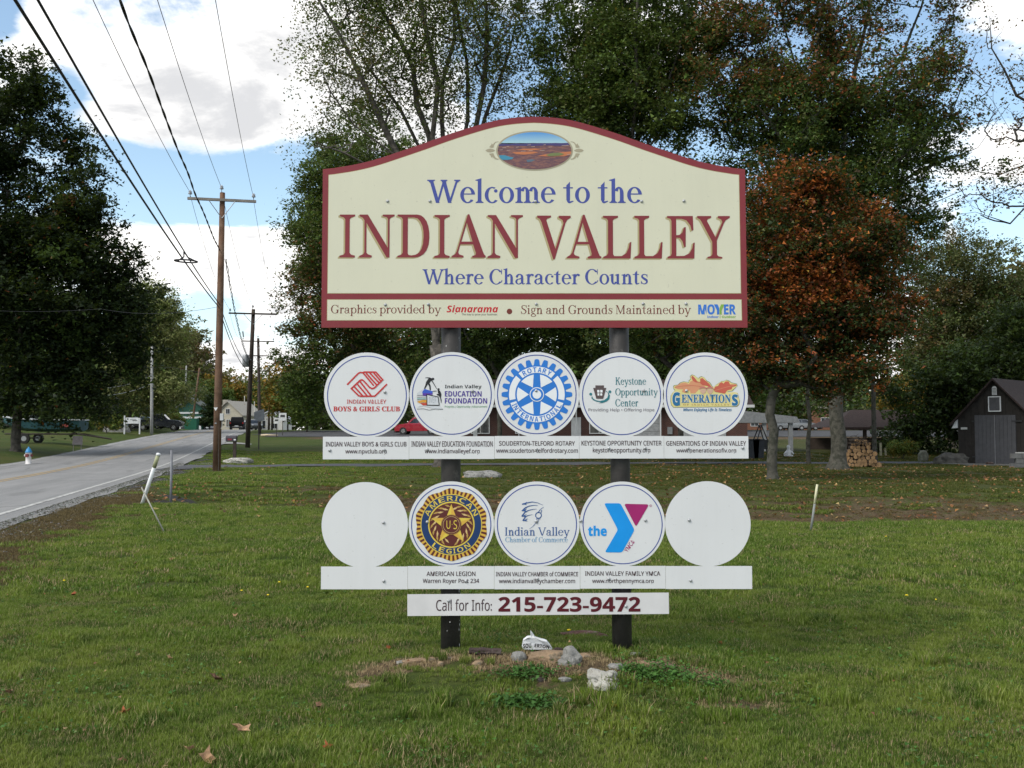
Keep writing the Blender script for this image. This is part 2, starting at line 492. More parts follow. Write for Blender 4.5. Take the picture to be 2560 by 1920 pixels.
def build_roads():
    ra = asphalt('road_asphalt', (.185, .185, .184), (.228, .226, .220))
    strip('road', -ROAD_W, 0, -30, 420, 1.2, [ra], .012, n=13, wob=.30)
    def paint(n, col):
        m = bpy.data.materials.new(n); m.use_nodes = True
        w = NT(m.node_tree); b = w.n['Principled BSDF']; pos = w.new('ShaderNodeNewGeometry').outputs['Position']
        w.put(b.inputs['Base Color'], w.mix(w.ramp(w.noise(pos, 9, 6, .75), .40, .66), col, (.19, .185, .175)))
        b.inputs['Roughness'].default_value = .85
        return m
    pw = paint('worn_white_paint', (.50, .50, .47)); py = paint('worn_yellow_paint', (.42, .28, .09))
    strip('edge_line_marking', -.92, -.80, -30, 300, 1.2, [pw], .018)
    strip('edge_line_marking', -7.62, -7.52, -30, 300, 1.2, [pw], .018)
    strip('centre_line_marking', -4.36, -4.25, -30, 300, 1.2, [py], .018)
    strip('centre_line_marking', -4.12, -4.01, -30, 300, 1.2, [py], .018)
    # driveway crossing the lawn behind the sign
    da = asphalt('driveway_asphalt', (.060, .062, .068), (.088, .090, .096), False)
    xs = lines([(-14.2, 22.5, .4)]); V = []; UV = []
    for x in xs:
        c = float(drive_c(x)); wd = 1.35 + .06 * math.sin(x) + 2.4 * math.exp(-max(0, x + 13.8) / 1.1)
        for t in np.linspace(-1, 1, 7):
            y = c + t * wd; V.append((x, y, zh(x, y) + .03)); UV.append((t, x))
    V = np.array(V); i = np.arange(len(V)).reshape(len(xs), 7)
    q = np.stack([i[:-1, :-1], i[1:, :-1], i[1:, 1:], i[:-1, 1:]], -1).reshape(-1, 4)
    me = fast_mesh('driveway', V, q); uvl = me.uv_layers.new(name='UVMap'); uvl.data.foreach_set('uv', np.array(UV, np.float32)[q.reshape(-1)].reshape(-1))
    me.materials.append(da); o = bpy.data.objects.new('driveway', me); COL.objects.link(o); tag(o, kind='structure')
    # paved lot across the rise, and the lane that opens on to the road there
    xs = lines([(-25, 80, 2.5)]); ys = lines([(92, 122, 2.5)])
    me = grid_mesh('parking_lot', xs, ys, lambda X, Y: height(X, Y) + .04, [])
    uvl = me.uv_layers.new(name='UVMap')
    la = asphalt('lot_asphalt', (.045, .045, .047), (.065, .065, .067), False); me.materials.append(la)
    X, Y = np.meshgrid(xs, ys)
    keep = road_s(X, Y) > 1.0
    o = bpy.data.objects.new('parking_lot', me); COL.objects.link(o); tag(o, kind='structure')
    import bmesh
    bm = bmesh.new(); bm.from_mesh(me)
    dl = [v for v in bm.verts if float(road_s(v.co.x, v.co.y)) < .6]
    bmesh.ops.delete(bm, geom=dl, context='VERTS'); bm.to_mesh(me); bm.free()
    # pale concrete apron of that lane
    V = MB(); pts = []
    for (a, b) in [(0, 68.6), (3.4, 70.2), (3.6, 74.4), (0, 74.8)]:
        pass
    n = 8
    vs = []
    for i in range(n):
        s = i / (n - 1) * 1.9
        for y in np.linspace(71.5 + s * .6, 75.5 - s * .7, 5):
            x = s / .976 - 4.5 - .222 * y
            vs.append((x, y, zh(x, y) + .035))
    ii = np.arange(len(vs)).reshape(n, 5)
    q = np.stack([ii[:-1, :-1], ii[1:, :-1], ii[1:, 1:], ii[:-1, 1:]], -1).reshape(-1, 4)
    me = fast_mesh('concrete_apron', np.array(vs), q); me.materials.append(mat('lane_concrete', (.24, .24, .23), .9, .15, 2, .2))
    o = bpy.data.objects.new('concrete_apron', me); COL.objects.link(o); tag(o, kind='structure')
build_ground(); build_roads()

# ------------------------------------------------------------------ grass: blade patches strewn over the lawn
def blade_material(name='grass_blade', dry=False):
    m = bpy.data.materials.new(name); m.use_nodes = True
    w = NT(m.node_tree); b = w.n['Principled BSDF']; out = w.n['Material Output']
    pos = w.new('ShaderNodeNewGeometry').outputs['Position']
    def A(n): x = w.new('ShaderNodeAttribute', attribute_name=n); return x.outputs['Fac']
    tip, rnd = A('tip'), A('rnd')
    big = w.noise(pos, .5, 4, .6); mid = w.noise(pos, 2.6, 4, .6)
    c = w.mix(w.ramp(big, .35, .68), (.092, .172, .012), (.178, .235, .028))
    c = w.mix(w.ramp(mid, .43, .64), c, (.050, .112, .010))
    c = w.mix(w.math('MULTIPLY', w.math('POWER', rnd, 2.5), .8), c, (.38, .40, .15))
    straw = w.math('GREATER_THAN', rnd, w.ramp(w.noise(pos, 1.3, 4, .6), .45, .75, .978, .68))
    c = w.mix(straw, c, (.44, .34, .19))
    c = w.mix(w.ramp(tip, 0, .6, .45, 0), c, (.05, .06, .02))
    sp_ = w.new('ShaderNodeSeparateXYZ'); w.l.new(pos, sp_.inputs[0])
    worn = w.math('MULTIPLY', w.ramp(w.math('ADD', sp_.outputs[1], w.math('MULTIPLY', w.noise(pos, .3, 3), 6)), 24, 32), w.ramp(sp_.outputs[0], -9, 3))   # turf under the trees: shade put into the blade colour, besides thin wear
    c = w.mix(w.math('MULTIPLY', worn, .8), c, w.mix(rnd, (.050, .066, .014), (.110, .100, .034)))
    if dry: c = w.mix(rnd, (.24, .17, .09), (.58, .46, .27)) if name == 'dry_blade' else w.mix(rnd, (.075, .056, .026), (.22, .170, .080))
    w.put(b.inputs['Base Color'], c); b.inputs['Roughness'].default_value = .6; b.inputs['Specular IOR Level'].default_value = .12
    tr = w.new('ShaderNodeBsdfTranslucent'); w.put(tr.inputs[0], c)
    mx = w.new('ShaderNodeMixShader'); mx.inputs[0].default_value = .4
    w.l.new(b.outputs[0], mx.inputs[1]); w.l.new(tr.outputs[0], mx.inputs[2]); w.l.new(mx.outputs[0], out.inputs[0])
    return m

def patch(name, size, n, hgt, wid, seed, m):
    r = np.random.RandomState(seed)
    # blades gather in loose tufts
    nt = max(8, n // 14); tc = (r.rand(nt, 2) - .5) * size
    k = r.randint(0, nt, n); p = tc[k] + r.randn(n, 2) * size * .045
    loose = r.rand(n) < .45; p[loose] = (r.rand(loose.sum(), 2) - .5) * size
    th = (r.rand(nt) * .5 + .7)[k]
    h = hgt * th * (.45 + .75 * r.rand(n)); w_ = wid * (.6 + .8 * r.rand(n))
    a = r.rand(n) * 2 * np.pi; lean = h * (.15 + .75 * r.rand(n) ** 1.5)
    ux, uy = np.cos(a), np.sin(a); sx, sy = -uy, ux
    z0 = np.full(n, -.012)
    def V(fx, side, z): return np.stack([p[:, 0] + ux * fx + sx * side, p[:, 1] + uy * fx + sy * side, z], -1)
    v = np.stack([V(0, -w_ / 2, z0), V(0, w_ / 2, z0), V(lean * .35, w_ * .42, h * .58), V(lean * .35, -w_ * .42, h * .58), V(lean, 0, h)], 1).reshape(-1, 3)
    i = np.arange(n)[:, None] * 5
    q = np.concatenate([i + np.array([[0, 1, 2]]), i + np.array([[0, 2, 3]]), i + np.array([[3, 2, 4]])])
    me = fast_mesh(name, v, q)
    t = me.attributes.new('tip', 'FLOAT', 'POINT'); t.data.foreach_set('value', np.tile(np.array([0, 0, .6, .6, 1], np.float32), n))
    t = me.attributes.new('rnd', 'FLOAT', 'POINT'); t.data.foreach_set('value', np.repeat(r.rand(n).astype(np.float32), 5))
    me.materials.append(m)
    return bpy.data.objects.new(name, me)

def scatter(name, pts, rot, scl, src, label, tilt=None):
    """one object of kind stuff: copies of the patch objects in SRC on the points"""
    me = bpy.data.meshes.new(name); me.vertices.add(len(pts)); me.vertices.foreach_set('co', np.asarray(pts, np.float32).reshape(-1))
    a = me.attributes.new('rot', 'FLOAT_VECTOR', 'POINT'); a.data.foreach_set('vector', np.asarray(rot, np.float32).reshape(-1))
    a = me.attributes.new('scl', 'FLOAT', 'POINT'); a.data.foreach_set('value', np.asarray(scl, np.float32))
    a = me.attributes.new('pick', 'INT', 'POINT'); a.data.foreach_set('value', np.random.RandomState(3).randint(0, len(src), len(pts)).astype(np.int32))
    o = bpy.data.objects.new(name, me); COL.objects.link(o)
    col = bpy.data.collections.new(name + '_pieces')
    for s in src: col.objects.link(s)
    g = bpy.data.node_groups.new(name, 'GeometryNodeTree')
    g.interface.new_socket('Geometry', in_out='INPUT', socket_type='NodeSocketGeometry'); g.interface.new_socket('Geometry', in_out='OUTPUT', socket_type='NodeSocketGeometry')
    N = g.nodes; L = g.links
    gi = N.new('NodeGroupInput'); go = N.new('NodeGroupOutput')
    ci = N.new('GeometryNodeCollectionInfo'); ci.inputs[0].default_value = col; ci.inputs['Separate Children'].default_value = True; ci.inputs['Reset Children'].default_value = True
    ip = N.new('GeometryNodeInstanceOnPoints'); ip.inputs['Pick Instance'].default_value = True
    m2p = N.new('GeometryNodeMeshToPoints')
    def at_(n, dt): x = N.new('GeometryNodeInputNamedAttribute'); x.data_type = dt; x.inputs[0].default_value = n; return x.outputs[0]
    L.new(gi.outputs[0], m2p.inputs[0]); L.new(m2p.outputs[0], ip.inputs['Points']); L.new(ci.outputs[0], ip.inputs['Instance'])
    L.new(at_('pick', 'INT'), ip.inputs['Instance Index']); L.new(at_('rot', 'FLOAT_VECTOR'), ip.inputs['Rotation']); L.new(at_('scl', 'FLOAT'), ip.inputs['Scale'])
    L.new(ip.outputs[0], go.inputs[0])
    md = o.modifiers.new('scatter', 'NODES'); md.node_group = g
    tag(o, label, None, None, 'stuff')
    return o

def grass_points(y0, y1, step, seed, keep):
    r = np.random.RandomState(seed)
    ys = np.arange(y0, y1, step); P = []
    for y in ys:
        hw = .56 * y + 1.2; xs = np.arange(-hw, hw, step)
        P.append(np.stack([xs, np.full(len(xs), y)], -1))
    P = np.concatenate(P); P += (r.rand(*P.shape) - .5) * step * .9
    X, Y = P[:, 0], P[:, 1]
    m = keep(X, Y) > r.rand(len(X)); X, Y = X[m], Y[m]
    e = .15
    nx = (height(X + e, Y) - height(X - e, Y)) / (2 * e); ny = (height(X, Y + e) - height(X, Y - e)) / (2 * e)
    rot = np.stack([np.arctan(ny), -np.arctan(nx), r.rand(len(X)) * 0 + r.rand(len(X)) * 6.283], -1)
    rot[:, 0] *= 0; rot[:, 1] *= 0
    return np.stack([X, Y, height(X, Y)], -1), rot, r

def build_grass():
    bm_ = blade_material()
    def keep(X, Y):
        s = road_s(X, Y)
        ok = (s > .45).astype(float)
        return ok * (1 - .93 * sstep(.35, .75, dirt_mask(X, Y))) * (1 - sstep(.3, .6, grav_mask(X, Y))) * (drive_mask(X, Y) < -.25)
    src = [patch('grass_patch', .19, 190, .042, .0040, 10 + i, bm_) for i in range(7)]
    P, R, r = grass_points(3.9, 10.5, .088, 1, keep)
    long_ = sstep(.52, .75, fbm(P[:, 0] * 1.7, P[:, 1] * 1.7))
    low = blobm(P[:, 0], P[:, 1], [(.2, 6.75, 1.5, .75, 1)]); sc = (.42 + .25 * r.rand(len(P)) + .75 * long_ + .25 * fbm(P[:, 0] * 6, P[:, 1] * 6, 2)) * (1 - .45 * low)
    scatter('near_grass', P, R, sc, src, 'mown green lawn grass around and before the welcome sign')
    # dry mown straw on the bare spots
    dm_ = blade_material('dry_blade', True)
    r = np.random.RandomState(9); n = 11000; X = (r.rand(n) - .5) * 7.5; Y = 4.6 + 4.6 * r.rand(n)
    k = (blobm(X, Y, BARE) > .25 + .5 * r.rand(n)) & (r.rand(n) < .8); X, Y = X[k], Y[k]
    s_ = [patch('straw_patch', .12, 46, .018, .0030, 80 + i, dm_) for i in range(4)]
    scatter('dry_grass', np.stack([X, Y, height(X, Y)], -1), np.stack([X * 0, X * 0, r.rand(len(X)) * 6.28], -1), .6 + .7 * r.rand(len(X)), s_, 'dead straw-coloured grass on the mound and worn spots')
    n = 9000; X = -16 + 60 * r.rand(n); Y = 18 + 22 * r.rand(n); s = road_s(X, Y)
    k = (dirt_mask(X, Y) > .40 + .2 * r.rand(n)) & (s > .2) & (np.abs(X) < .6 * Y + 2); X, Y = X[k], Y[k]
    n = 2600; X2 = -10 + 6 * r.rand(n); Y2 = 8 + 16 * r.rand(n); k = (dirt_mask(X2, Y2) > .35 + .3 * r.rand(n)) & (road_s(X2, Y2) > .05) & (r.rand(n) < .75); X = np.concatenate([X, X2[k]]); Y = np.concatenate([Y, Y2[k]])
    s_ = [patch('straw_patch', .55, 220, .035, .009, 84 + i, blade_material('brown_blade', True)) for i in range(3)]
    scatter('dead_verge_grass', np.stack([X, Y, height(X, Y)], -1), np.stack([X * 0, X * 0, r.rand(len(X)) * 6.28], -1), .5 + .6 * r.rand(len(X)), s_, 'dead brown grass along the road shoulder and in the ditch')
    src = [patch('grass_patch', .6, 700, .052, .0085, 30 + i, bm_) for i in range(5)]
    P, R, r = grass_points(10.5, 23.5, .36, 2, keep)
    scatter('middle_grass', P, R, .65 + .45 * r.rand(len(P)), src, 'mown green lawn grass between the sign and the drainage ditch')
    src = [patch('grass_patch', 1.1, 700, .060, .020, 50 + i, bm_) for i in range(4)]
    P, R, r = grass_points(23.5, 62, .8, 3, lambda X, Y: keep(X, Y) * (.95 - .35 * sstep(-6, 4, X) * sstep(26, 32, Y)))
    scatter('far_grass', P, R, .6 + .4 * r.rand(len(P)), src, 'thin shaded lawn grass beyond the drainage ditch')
def build_ground_litter():
    r = np.random.RandomState(41)
    # grit and broken asphalt along the road's edge
    n = 9000; Y = 12 + 34 * r.rand(n) ** 1.3; s = -.35 + 1.1 * r.rand(n) ** 2; X = s / .976 - 4.5 - .222 * Y; h = np.where(s < 0, prof(Y) + .045, height(X, Y) + .01)
    me = leaves_mesh('gravel', np.stack([X, Y, h], -1), .035, blend(r, n, [(.20, .20, .19), (.10, .095, .09), (.30, .29, .27)], [3, 3, 1]), 42, 2.5, .9)
    o = bpy.data.objects.new('gravel', me); COL.objects.link(o); tag(o, 'loose grit and crumbled asphalt along the near road edge', kind='stuff')
    # small broad leaves of clover and plantain in the turf
    n = 15000; Y = 4.4 + 12 * r.rand(n) ** 1.5; X = (r.rand(n) - .5) * 1.12 * Y
    k = fbm(X * 1.9 + 7, Y * 1.9, 3) > .54; X, Y = X[k], Y[k]
    me = leaves_mesh('clover', np.stack([X, Y, height(X, Y) + .028 + .018 * r.rand(len(X))], -1), .020, blend(r, len(X), [(.045, .12, .018), (.07, .15, .03), (.12, .19, .06)], [3, 3, 1]), 43, 1.6, .85)
    o = bpy.data.objects.new('clover', me); COL.objects.link(o); tag(o, 'clover and small broad-leaved weeds mixed into the near lawn', kind='stuff')
build_grass()
# ------------------------------------------------------------------ a light bracketed serif alphabet, drawn stroke by stroke
class Serif:
    """glyph pieces in units of the capital height; each piece is a closed outline (or outline plus hole)"""
    X = .68; AS = 1.05
    def __init__(s, S=.150, H=.050): s.S = S; s.H = H
    def arc(s, cx, cy, rx, ry, a0=0, a1=360, S=None, H=None, n=22):
        S = S or s.S; H = H or s.H
        if a1 - a0 >= 360:
            T_ = [2 * math.pi * k / (2 * n) for k in range(2 * n)]
            return [[(cx + rx * math.cos(t), cy + ry * math.sin(t)) for t in T_], [(cx + (rx - S) * math.cos(t), cy + (ry - H) * math.sin(t)) for t in T_]]
        T_ = [math.radians(a0 + (a1 - a0) * k / n) for k in range(n + 1)]
        return [[(cx + rx * math.cos(t), cy + ry * math.sin(t)) for t in T_] + [(cx + (rx - S) * math.cos(t), cy + (ry - H) * math.sin(t)) for t in reversed(T_)]]
    def quad(s, *p): return [list(p)]
    def rect(s, x0, y0, x1, y1): return [[(x0, y0), (x1, y0), (x1, y1), (x0, y1)]]
    def foot(s, x0, x1, y=0.0, up=1, e=.085, w=None):
        """serif with brackets under (up=1) or over (up=-1) a stem spanning x0..x1"""
        t = s.H * .8; b = .07
        return [[(x0 - e, y), (x1 + e, y), (x1 + e, y + t * up), (x1 + .03, y + (t + .012) * up), (x1, y + (t + b) * up), (x0, y + (t + b) * up), (x0 - .03, y + (t + .012) * up), (x0 - e, y + t * up)]]
    def flag(s, x, top):
        """slanted head serif at the left of a stem"""
        return [[(x - .10, top - .085), (x - .10, top - .055), (x + s.S, top + .02), (x + s.S, top - .12), (x, top - .14), (x, top - .10)]]
    def ball(s, x, y, r=.07): return [[(x + r * math.cos(t * .5236), y + r * math.sin(t * .5236)) for t in range(12)]]
    def diag(s, x0, y0, x1, y1, w):
        """slanting stroke with level ends, W wide along the line of the ends"""
        return [[(x0, y0), (x0 + w, y0), (x1 + w, y1), (x1, y1)]]
    def line(s, pts, ws):
        L = []; R = []; n = len(pts)
        for i, p in enumerate(pts):
            a = Vector(pts[max(i - 1, 0)]); b = Vector(pts[min(i + 1, n - 1)]); d = (b - a).normalized(); q = Vector((-d.y, d.x)) * ws[i] / 2
            L.append((p[0] + q.x, p[1] + q.y)); R.append((p[0] - q.x, p[1] - q.y))
        return [L + R[::-1]]
    def curve(s, pts, ws, m=5):
        """smooth stroke through points"""
        P = []; W_ = []; n = len(pts)
        for i in range(n - 1):
            p0 = Vector(pts[max(i - 1, 0)]); p1 = Vector(pts[i]); p2 = Vector(pts[i + 1]); p3 = Vector(pts[min(i + 2, n - 1)])
            for k in range(m):
                t = k / m; q = .5 * ((2 * p1) + (p2 - p0) * t + (2 * p0 - 5 * p1 + 4 * p2 - p3) * t * t + (3 * p1 - p0 - 3 * p2 + p3) * t ** 3)
                P.append((q.x, q.y)); W_.append(ws[i] + (ws[i + 1] - ws[i]) * t)
        P.append(pts[-1]); W_.append(ws[-1]); return s.line(P, W_)
    def glyph(s, c):
        S, H, X, A = s.S, s.H, s.X, s.AS; h = H / 2
        def stem(x, y0, y1): return s.rect(x, y0, x + S, y1)
        def arch(x, x2, y=X): return s.arc((x + S * .75 + x2 + S) / 2, y - .26, (x2 + S - x - S * .75) / 2, .275, 0, 158, S, H * 1.3)
        if c == ' ': return [], .30
        if c in '.': return [s.ball(.12, .075, .08)], .26
        if c == 'o': return [s.arc(.34, X / 2, .31, X / 2 + .015)], .68
        if c == 'O': return [s.arc(.48, .5, .44, .52, S=S * 1.15)], .96
        if c == 'c': return [s.arc(.34, X / 2, .31, X / 2 + .015, 62, 318), s.ball(.49, X - .16, .075)], .60
        if c == 'e': return [s.arc(.34, X / 2, .31, X / 2 + .015, 4, 322), s.rect(.12, X * .53, .62, X * .53 + H * .9)], .66
        if c == 'a': return [s.arc(.26, .18, .22, .195, 60, 330, S * .85), stem(.40, .06, X - .2), s.arc(.31, X - .2, .24, .215, 0, 165, S, H * 1.2), s.ball(.14, X - .17, .07), s.curve([(.47, .12), (.53, .03), (.66, .07)], [S * .8, H * 1.4, H * .5]), s.curve([(.30, .365), (.40, .40), (.45, .44)], [H, H, H])], .69
        if c in 'nhm':
            p = [stem(.11, 0, (X if c != 'h' else A) - .05), s.flag(.11, X if c != 'h' else A), s.foot(.11, .11 + S), arch(.11, .46), stem(.46, 0, X - .26), s.foot(.46, .46 + S)]
            if c == 'm': p += [arch(.46, .81), stem(.81, 0, X - .26), s.foot(.81, .81 + S)]; return p, 1.06
            return p, .73
        if c == 'u':
            p, _ = s.glyph('n'); q = []
            for lp in p[:1] + p[3:5]: q.append([[(.70 - a, X - b) for a, b in l] for l in lp])
            return q + [s.flag(.70 - .46 - S, X), s.flag(.70 - .11 - S, X), s.rect(.70 - .11 - S, 0, .70 - .11 + .08, H * .8)], .74
        if c == 'r': return [stem(.11, 0, X - .05), s.flag(.11, X), s.foot(.11, .11 + S), s.curve([(.24, X - .20), (.32, X - .06), (.44, X - .02)], [H * 1.5, H * 1.8, H * 1.6]), s.ball(.45, X - .07, .075)], .52
        if c == 't': return [[[(.13, .12), (.13 + S, .12), (.13 + S, .92), (.13 + S * .55, .84), (.13, .76)]], s.rect(.0, X - H, .40, X), s.curve([(.20, .14), (.25, .03), (.42, .08)], [S * .9, H * 1.7, H * .6])], .46
        if c == 'l': return [stem(.10, 0, A - .05), s.flag(.10, A), s.foot(.10, .10 + S)], .36
        if c == 'i': return [stem(.10, 0, X - .05), s.flag(.10, X), s.foot(.10, .10 + S), s.ball(.10 + S / 2, .92, .085)], .36
        if c == 'j' or c == 'f': return [stem(.12, 0, .80), s.foot(.12, .12 + S), s.rect(0, X - H, .38, X), s.arc(.34, .80, .22, .26, 70, 180, S, H * 1.2), s.ball(.44, .95, .07)], .44
        if c == 'd': return [s.arc(.32, X / 2, .29, X / 2 + .015), stem(.46, 0, A - .05), s.flag(.46, A), s.rect(.46, 0, .46 + S + .09, H * .8)], .72
        if c == 'b': return [s.arc(.38, X / 2, .29, X / 2 + .015), stem(.09, .02, A - .05), s.flag(.09, A)], .71
        if c == 'p': return [s.arc(.38, X / 2, .29, X / 2 + .015), stem(.09, -.32, X - .05), s.flag(.09, X), s.foot(.09, .09 + S, -.32)], .71
        if c == 's': return [s.curve([(.46, .52), (.40, .62), (.27, .655), (.15, .60), (.14, .48), (.27, .37), (.41, .27), (.43, .13), (.31, .03), (.17, .05), (.08, .18)], [H * .6, H, H * 1.1, S * .6, S * .8, S, S * .95, S * .7, H * 1.2, H, H * .6]), s.rect(.43, .46, .47, .66), s.rect(.06, .02, .10, .22)], .54
        if c == 'S': return [s.curve([(.62, .76), (.54, .93), (.36, .985), (.19, .92), (.13, .76), (.24, .60), (.46, .46), (.58, .28), (.48, .09), (.30, .02), (.14, .10), (.07, .28)], [H * .6, H, H * 1.2, S * .6, S * .9, S, S * 1.1, S, S * .6, H * 1.1, H, H * .6]), s.rect(.60, .70, .645, 1.0), s.rect(.045, 0, .09, .31)], .72
        if c == 'v': return [s.diag(.07, X, .30, 0, S), s.diag(.56, X, .33, 0, H * 1.5), s.foot(.07, .07 + S, X, -1, .07), s.foot(.56, .56 + H * 1.5, X, -1, .08)], .70
        if c == 'y': return [s.diag(.07, X, .31, -.02, S), s.diag(.58, X, .26, -.26, H * 1.5), s.foot(.07, .07 + S, X, -1, .07), s.foot(.58, .58 + H * 1.5, X, -1, .08), s.ball(.17, -.24, .075), s.rect(.17, -.32, .30, -.32 + H * 1.1)], .71
        if c == 'V': return [s.diag(.08, 1, .42, 0, S), s.diag(.80, 1, .46, 0, H * 1.6), s.foot(.08, .08 + S, 1, -1), s.foot(.80, .80 + H * 1.6, 1, -1)], .94
        if c == 'W': return [s.diag(.08, 1, .36, 0, S), s.diag(.66, 1, .39, 0, H * 1.6), s.diag(.60, 1, .86, 0, S), s.diag(1.20, 1, .89, 0, H * 1.6), s.foot(.08, .08 + S, 1, -1), s.foot(.62, .64 + S * .8, 1, -1, .07), s.foot(1.20, 1.20 + H * 1.6, 1, -1)], 1.34
        if c in 'CG':
            p = [s.arc(.48, .5, .44, .52, 40, 318 if c == 'C' else 334, S * 1.15), s.rect(.80, .66, .84, 1.0), s.curve([(.82, .72), (.78, .84), (.70, .90)], [H * .7, H, H * 1.2])]
            if c == 'G': p += [stem(.70, .04, .42), s.foot(.70, .70 + S, .44, -1, .08)]; return p, .98
            return p + [s.curve([(.76, .12), (.82, .20), (.85, .28)], [H * 1.1, H, H * .6])], .92
        if c == 'M': return [s.rect(.12, 0, .12 + H, 1), s.foot(.12, .12 + H), stem(.84, 0, 1), s.foot(.84, .84 + S), s.diag(.12, 1, .48, .05, S), s.diag(.86, 1, .50, .05, H * 1.3), s.rect(.02, 1 - H * .8, .14, 1), s.rect(.84, 1 - H * .8, .84 + S + .09, 1)], 1.14
        if c == 'I': return [stem(.14, 0, 1), s.foot(.14, .14 + S), s.foot(.14, .14 + S, 1, -1)], .44
        if c == 'K': return [stem(.12, 0, 1), s.foot(.12, .12 + S), s.foot(.12, .12 + S, 1, -1), s.diag(.66, 1, .24, .46, H * 1.8), s.diag(.36, .60, .66, 0, S * 1.15), s.foot(.68, .68 + H, 1, -1, .09), s.foot(.67, .66 + S, 0, 1, .07)], .90
        if c == 'g': return [s.arc(.29, X - .22, .22, .235, S=S * .85), s.arc(.31, -.15, .28, .175, S=S * .8), s.curve([(.20, .27), (.12, .19), (.20, .10), (.42, .06)], [H, S * .7, S * .7, S * .6]), s.curve([(.44, X - .09), (.50, X - .01), (.58, X - .01)], [H, H * 1.4, H * 1.6])], .64
        if c == '&': return s.glyph('o')
        return s.glyph('o')
    def text(s, body):
        V_ = []; F_ = []; x = 0; lay = 0
        for c in body:
            pieces, adv = s.glyph(c)
            for q, lp in enumerate(pieces):
                pts = [p for l in lp for p in l]; b = len(V_); V_ += [(x + p[0], p[1], (q % 7) * .16) for p in pts]
                F_ += [tuple(b + i for i in t) for t in tessellate_polygon([[Vector((p[0], p[1], 0)) for p in l] for l in lp])]
            x += adv
        return np.array(V_), F_
# ------------------------------------------------------------------ the welcome sign
SY = 7.208                                           # distance of the boards' face
def sp(px, py):
    return ((px - 1280.0) * SY / F_PX, EYE + SY * math.tan(PITCH + math.atan((960.0 - py) / F_PX)))
LAY = .0009

def ser(s):
    return ''.join(chr(0x1D400 + ord(c) - 65) if 'A' <= c <= 'Z' else chr(0x1D41A + ord(c) - 97) if 'a' <= c <= 'z' else chr(0x1D7CE + ord(c) - 48) if '0' <= c <= '9' else c for c in s)
def _mp(s, A, a, d=None):
    return ''.join(chr(A + ord(c) - 65) if 'A' <= c <= 'Z' else chr(a + ord(c) - 97) if 'a' <= c <= 'z' else chr(d + ord(c) - 48) if d and '0' <= c <= '9' else c for c in s)
STY = {'serif': ser, 'sans': lambda s: _mp(s, 0x1D5A0, 0x1D5BA, 0x1D7E2), 'bold': lambda s: _mp(s, 0x1D5D4, 0x1D5EE, 0x1D7EC),
       'bolditalic': lambda s: _mp(s, 0x1D63C, 0x1D656, 0x1D7EC), 'serifitalic': lambda s: _mp(s, 0x1D468, 0x1D482), 'plain': lambda s: s}
_TC = {}
def bake_glyphs(reqs):
    """outlines of many lines of lettering at once, one text object per style"""
    groups = {}
    for k in reqs:
        if k not in _TC and not k[1].startswith('reg'): groups.setdefault(k[1:], []).append(k)
    for (style, off, space), ks in groups.items():
        ks = list(dict.fromkeys(ks))
        cu = bpy.data.curves.new('lettering', 'FONT'); cu.body = '\n'.join(STY[style](k[0]) for k in ks); cu.offset = off; cu.space_character = space; cu.space_line = 4.0; cu.resolution_u = 6
        o = bpy.data.objects.new('lettering', cu)
        me = bpy.data.meshes.new_from_object(o)
        v = np.empty(len(me.vertices) * 3, np.float32); me.vertices.foreach_get('co', v); v = v.reshape(-1, 3)[:, :2]
        line = np.round(-(v[:, 1] - .3) / 4.0).astype(int)
        fl = [[] for _ in ks]
        for p in me.polygons: t = tuple(p.vertices); fl[line[t[0]]].append(t)
        for i, k in enumerate(ks):
            idx = np.nonzero(line == i)[0]; mp = {int(q): n for n, q in enumerate(idx)}
            _TC[k] = (v[idx], [tuple(mp[q] for q in f) for f in fl[i]])
        bpy.data.objects.remove(o); bpy.data.curves.remove(cu); bpy.data.meshes.remove(me)
DEFER = []
def flush_lettering():
    bake_glyphs([r[0] for f, n, p, w in DEFER for r in f.pend])
    for f, n, p, w in DEFER:
        for r in f.pend: f.put_text(*r)
        part(n, f.mb, f.mats, p, world=w)
    DEFER.clear()

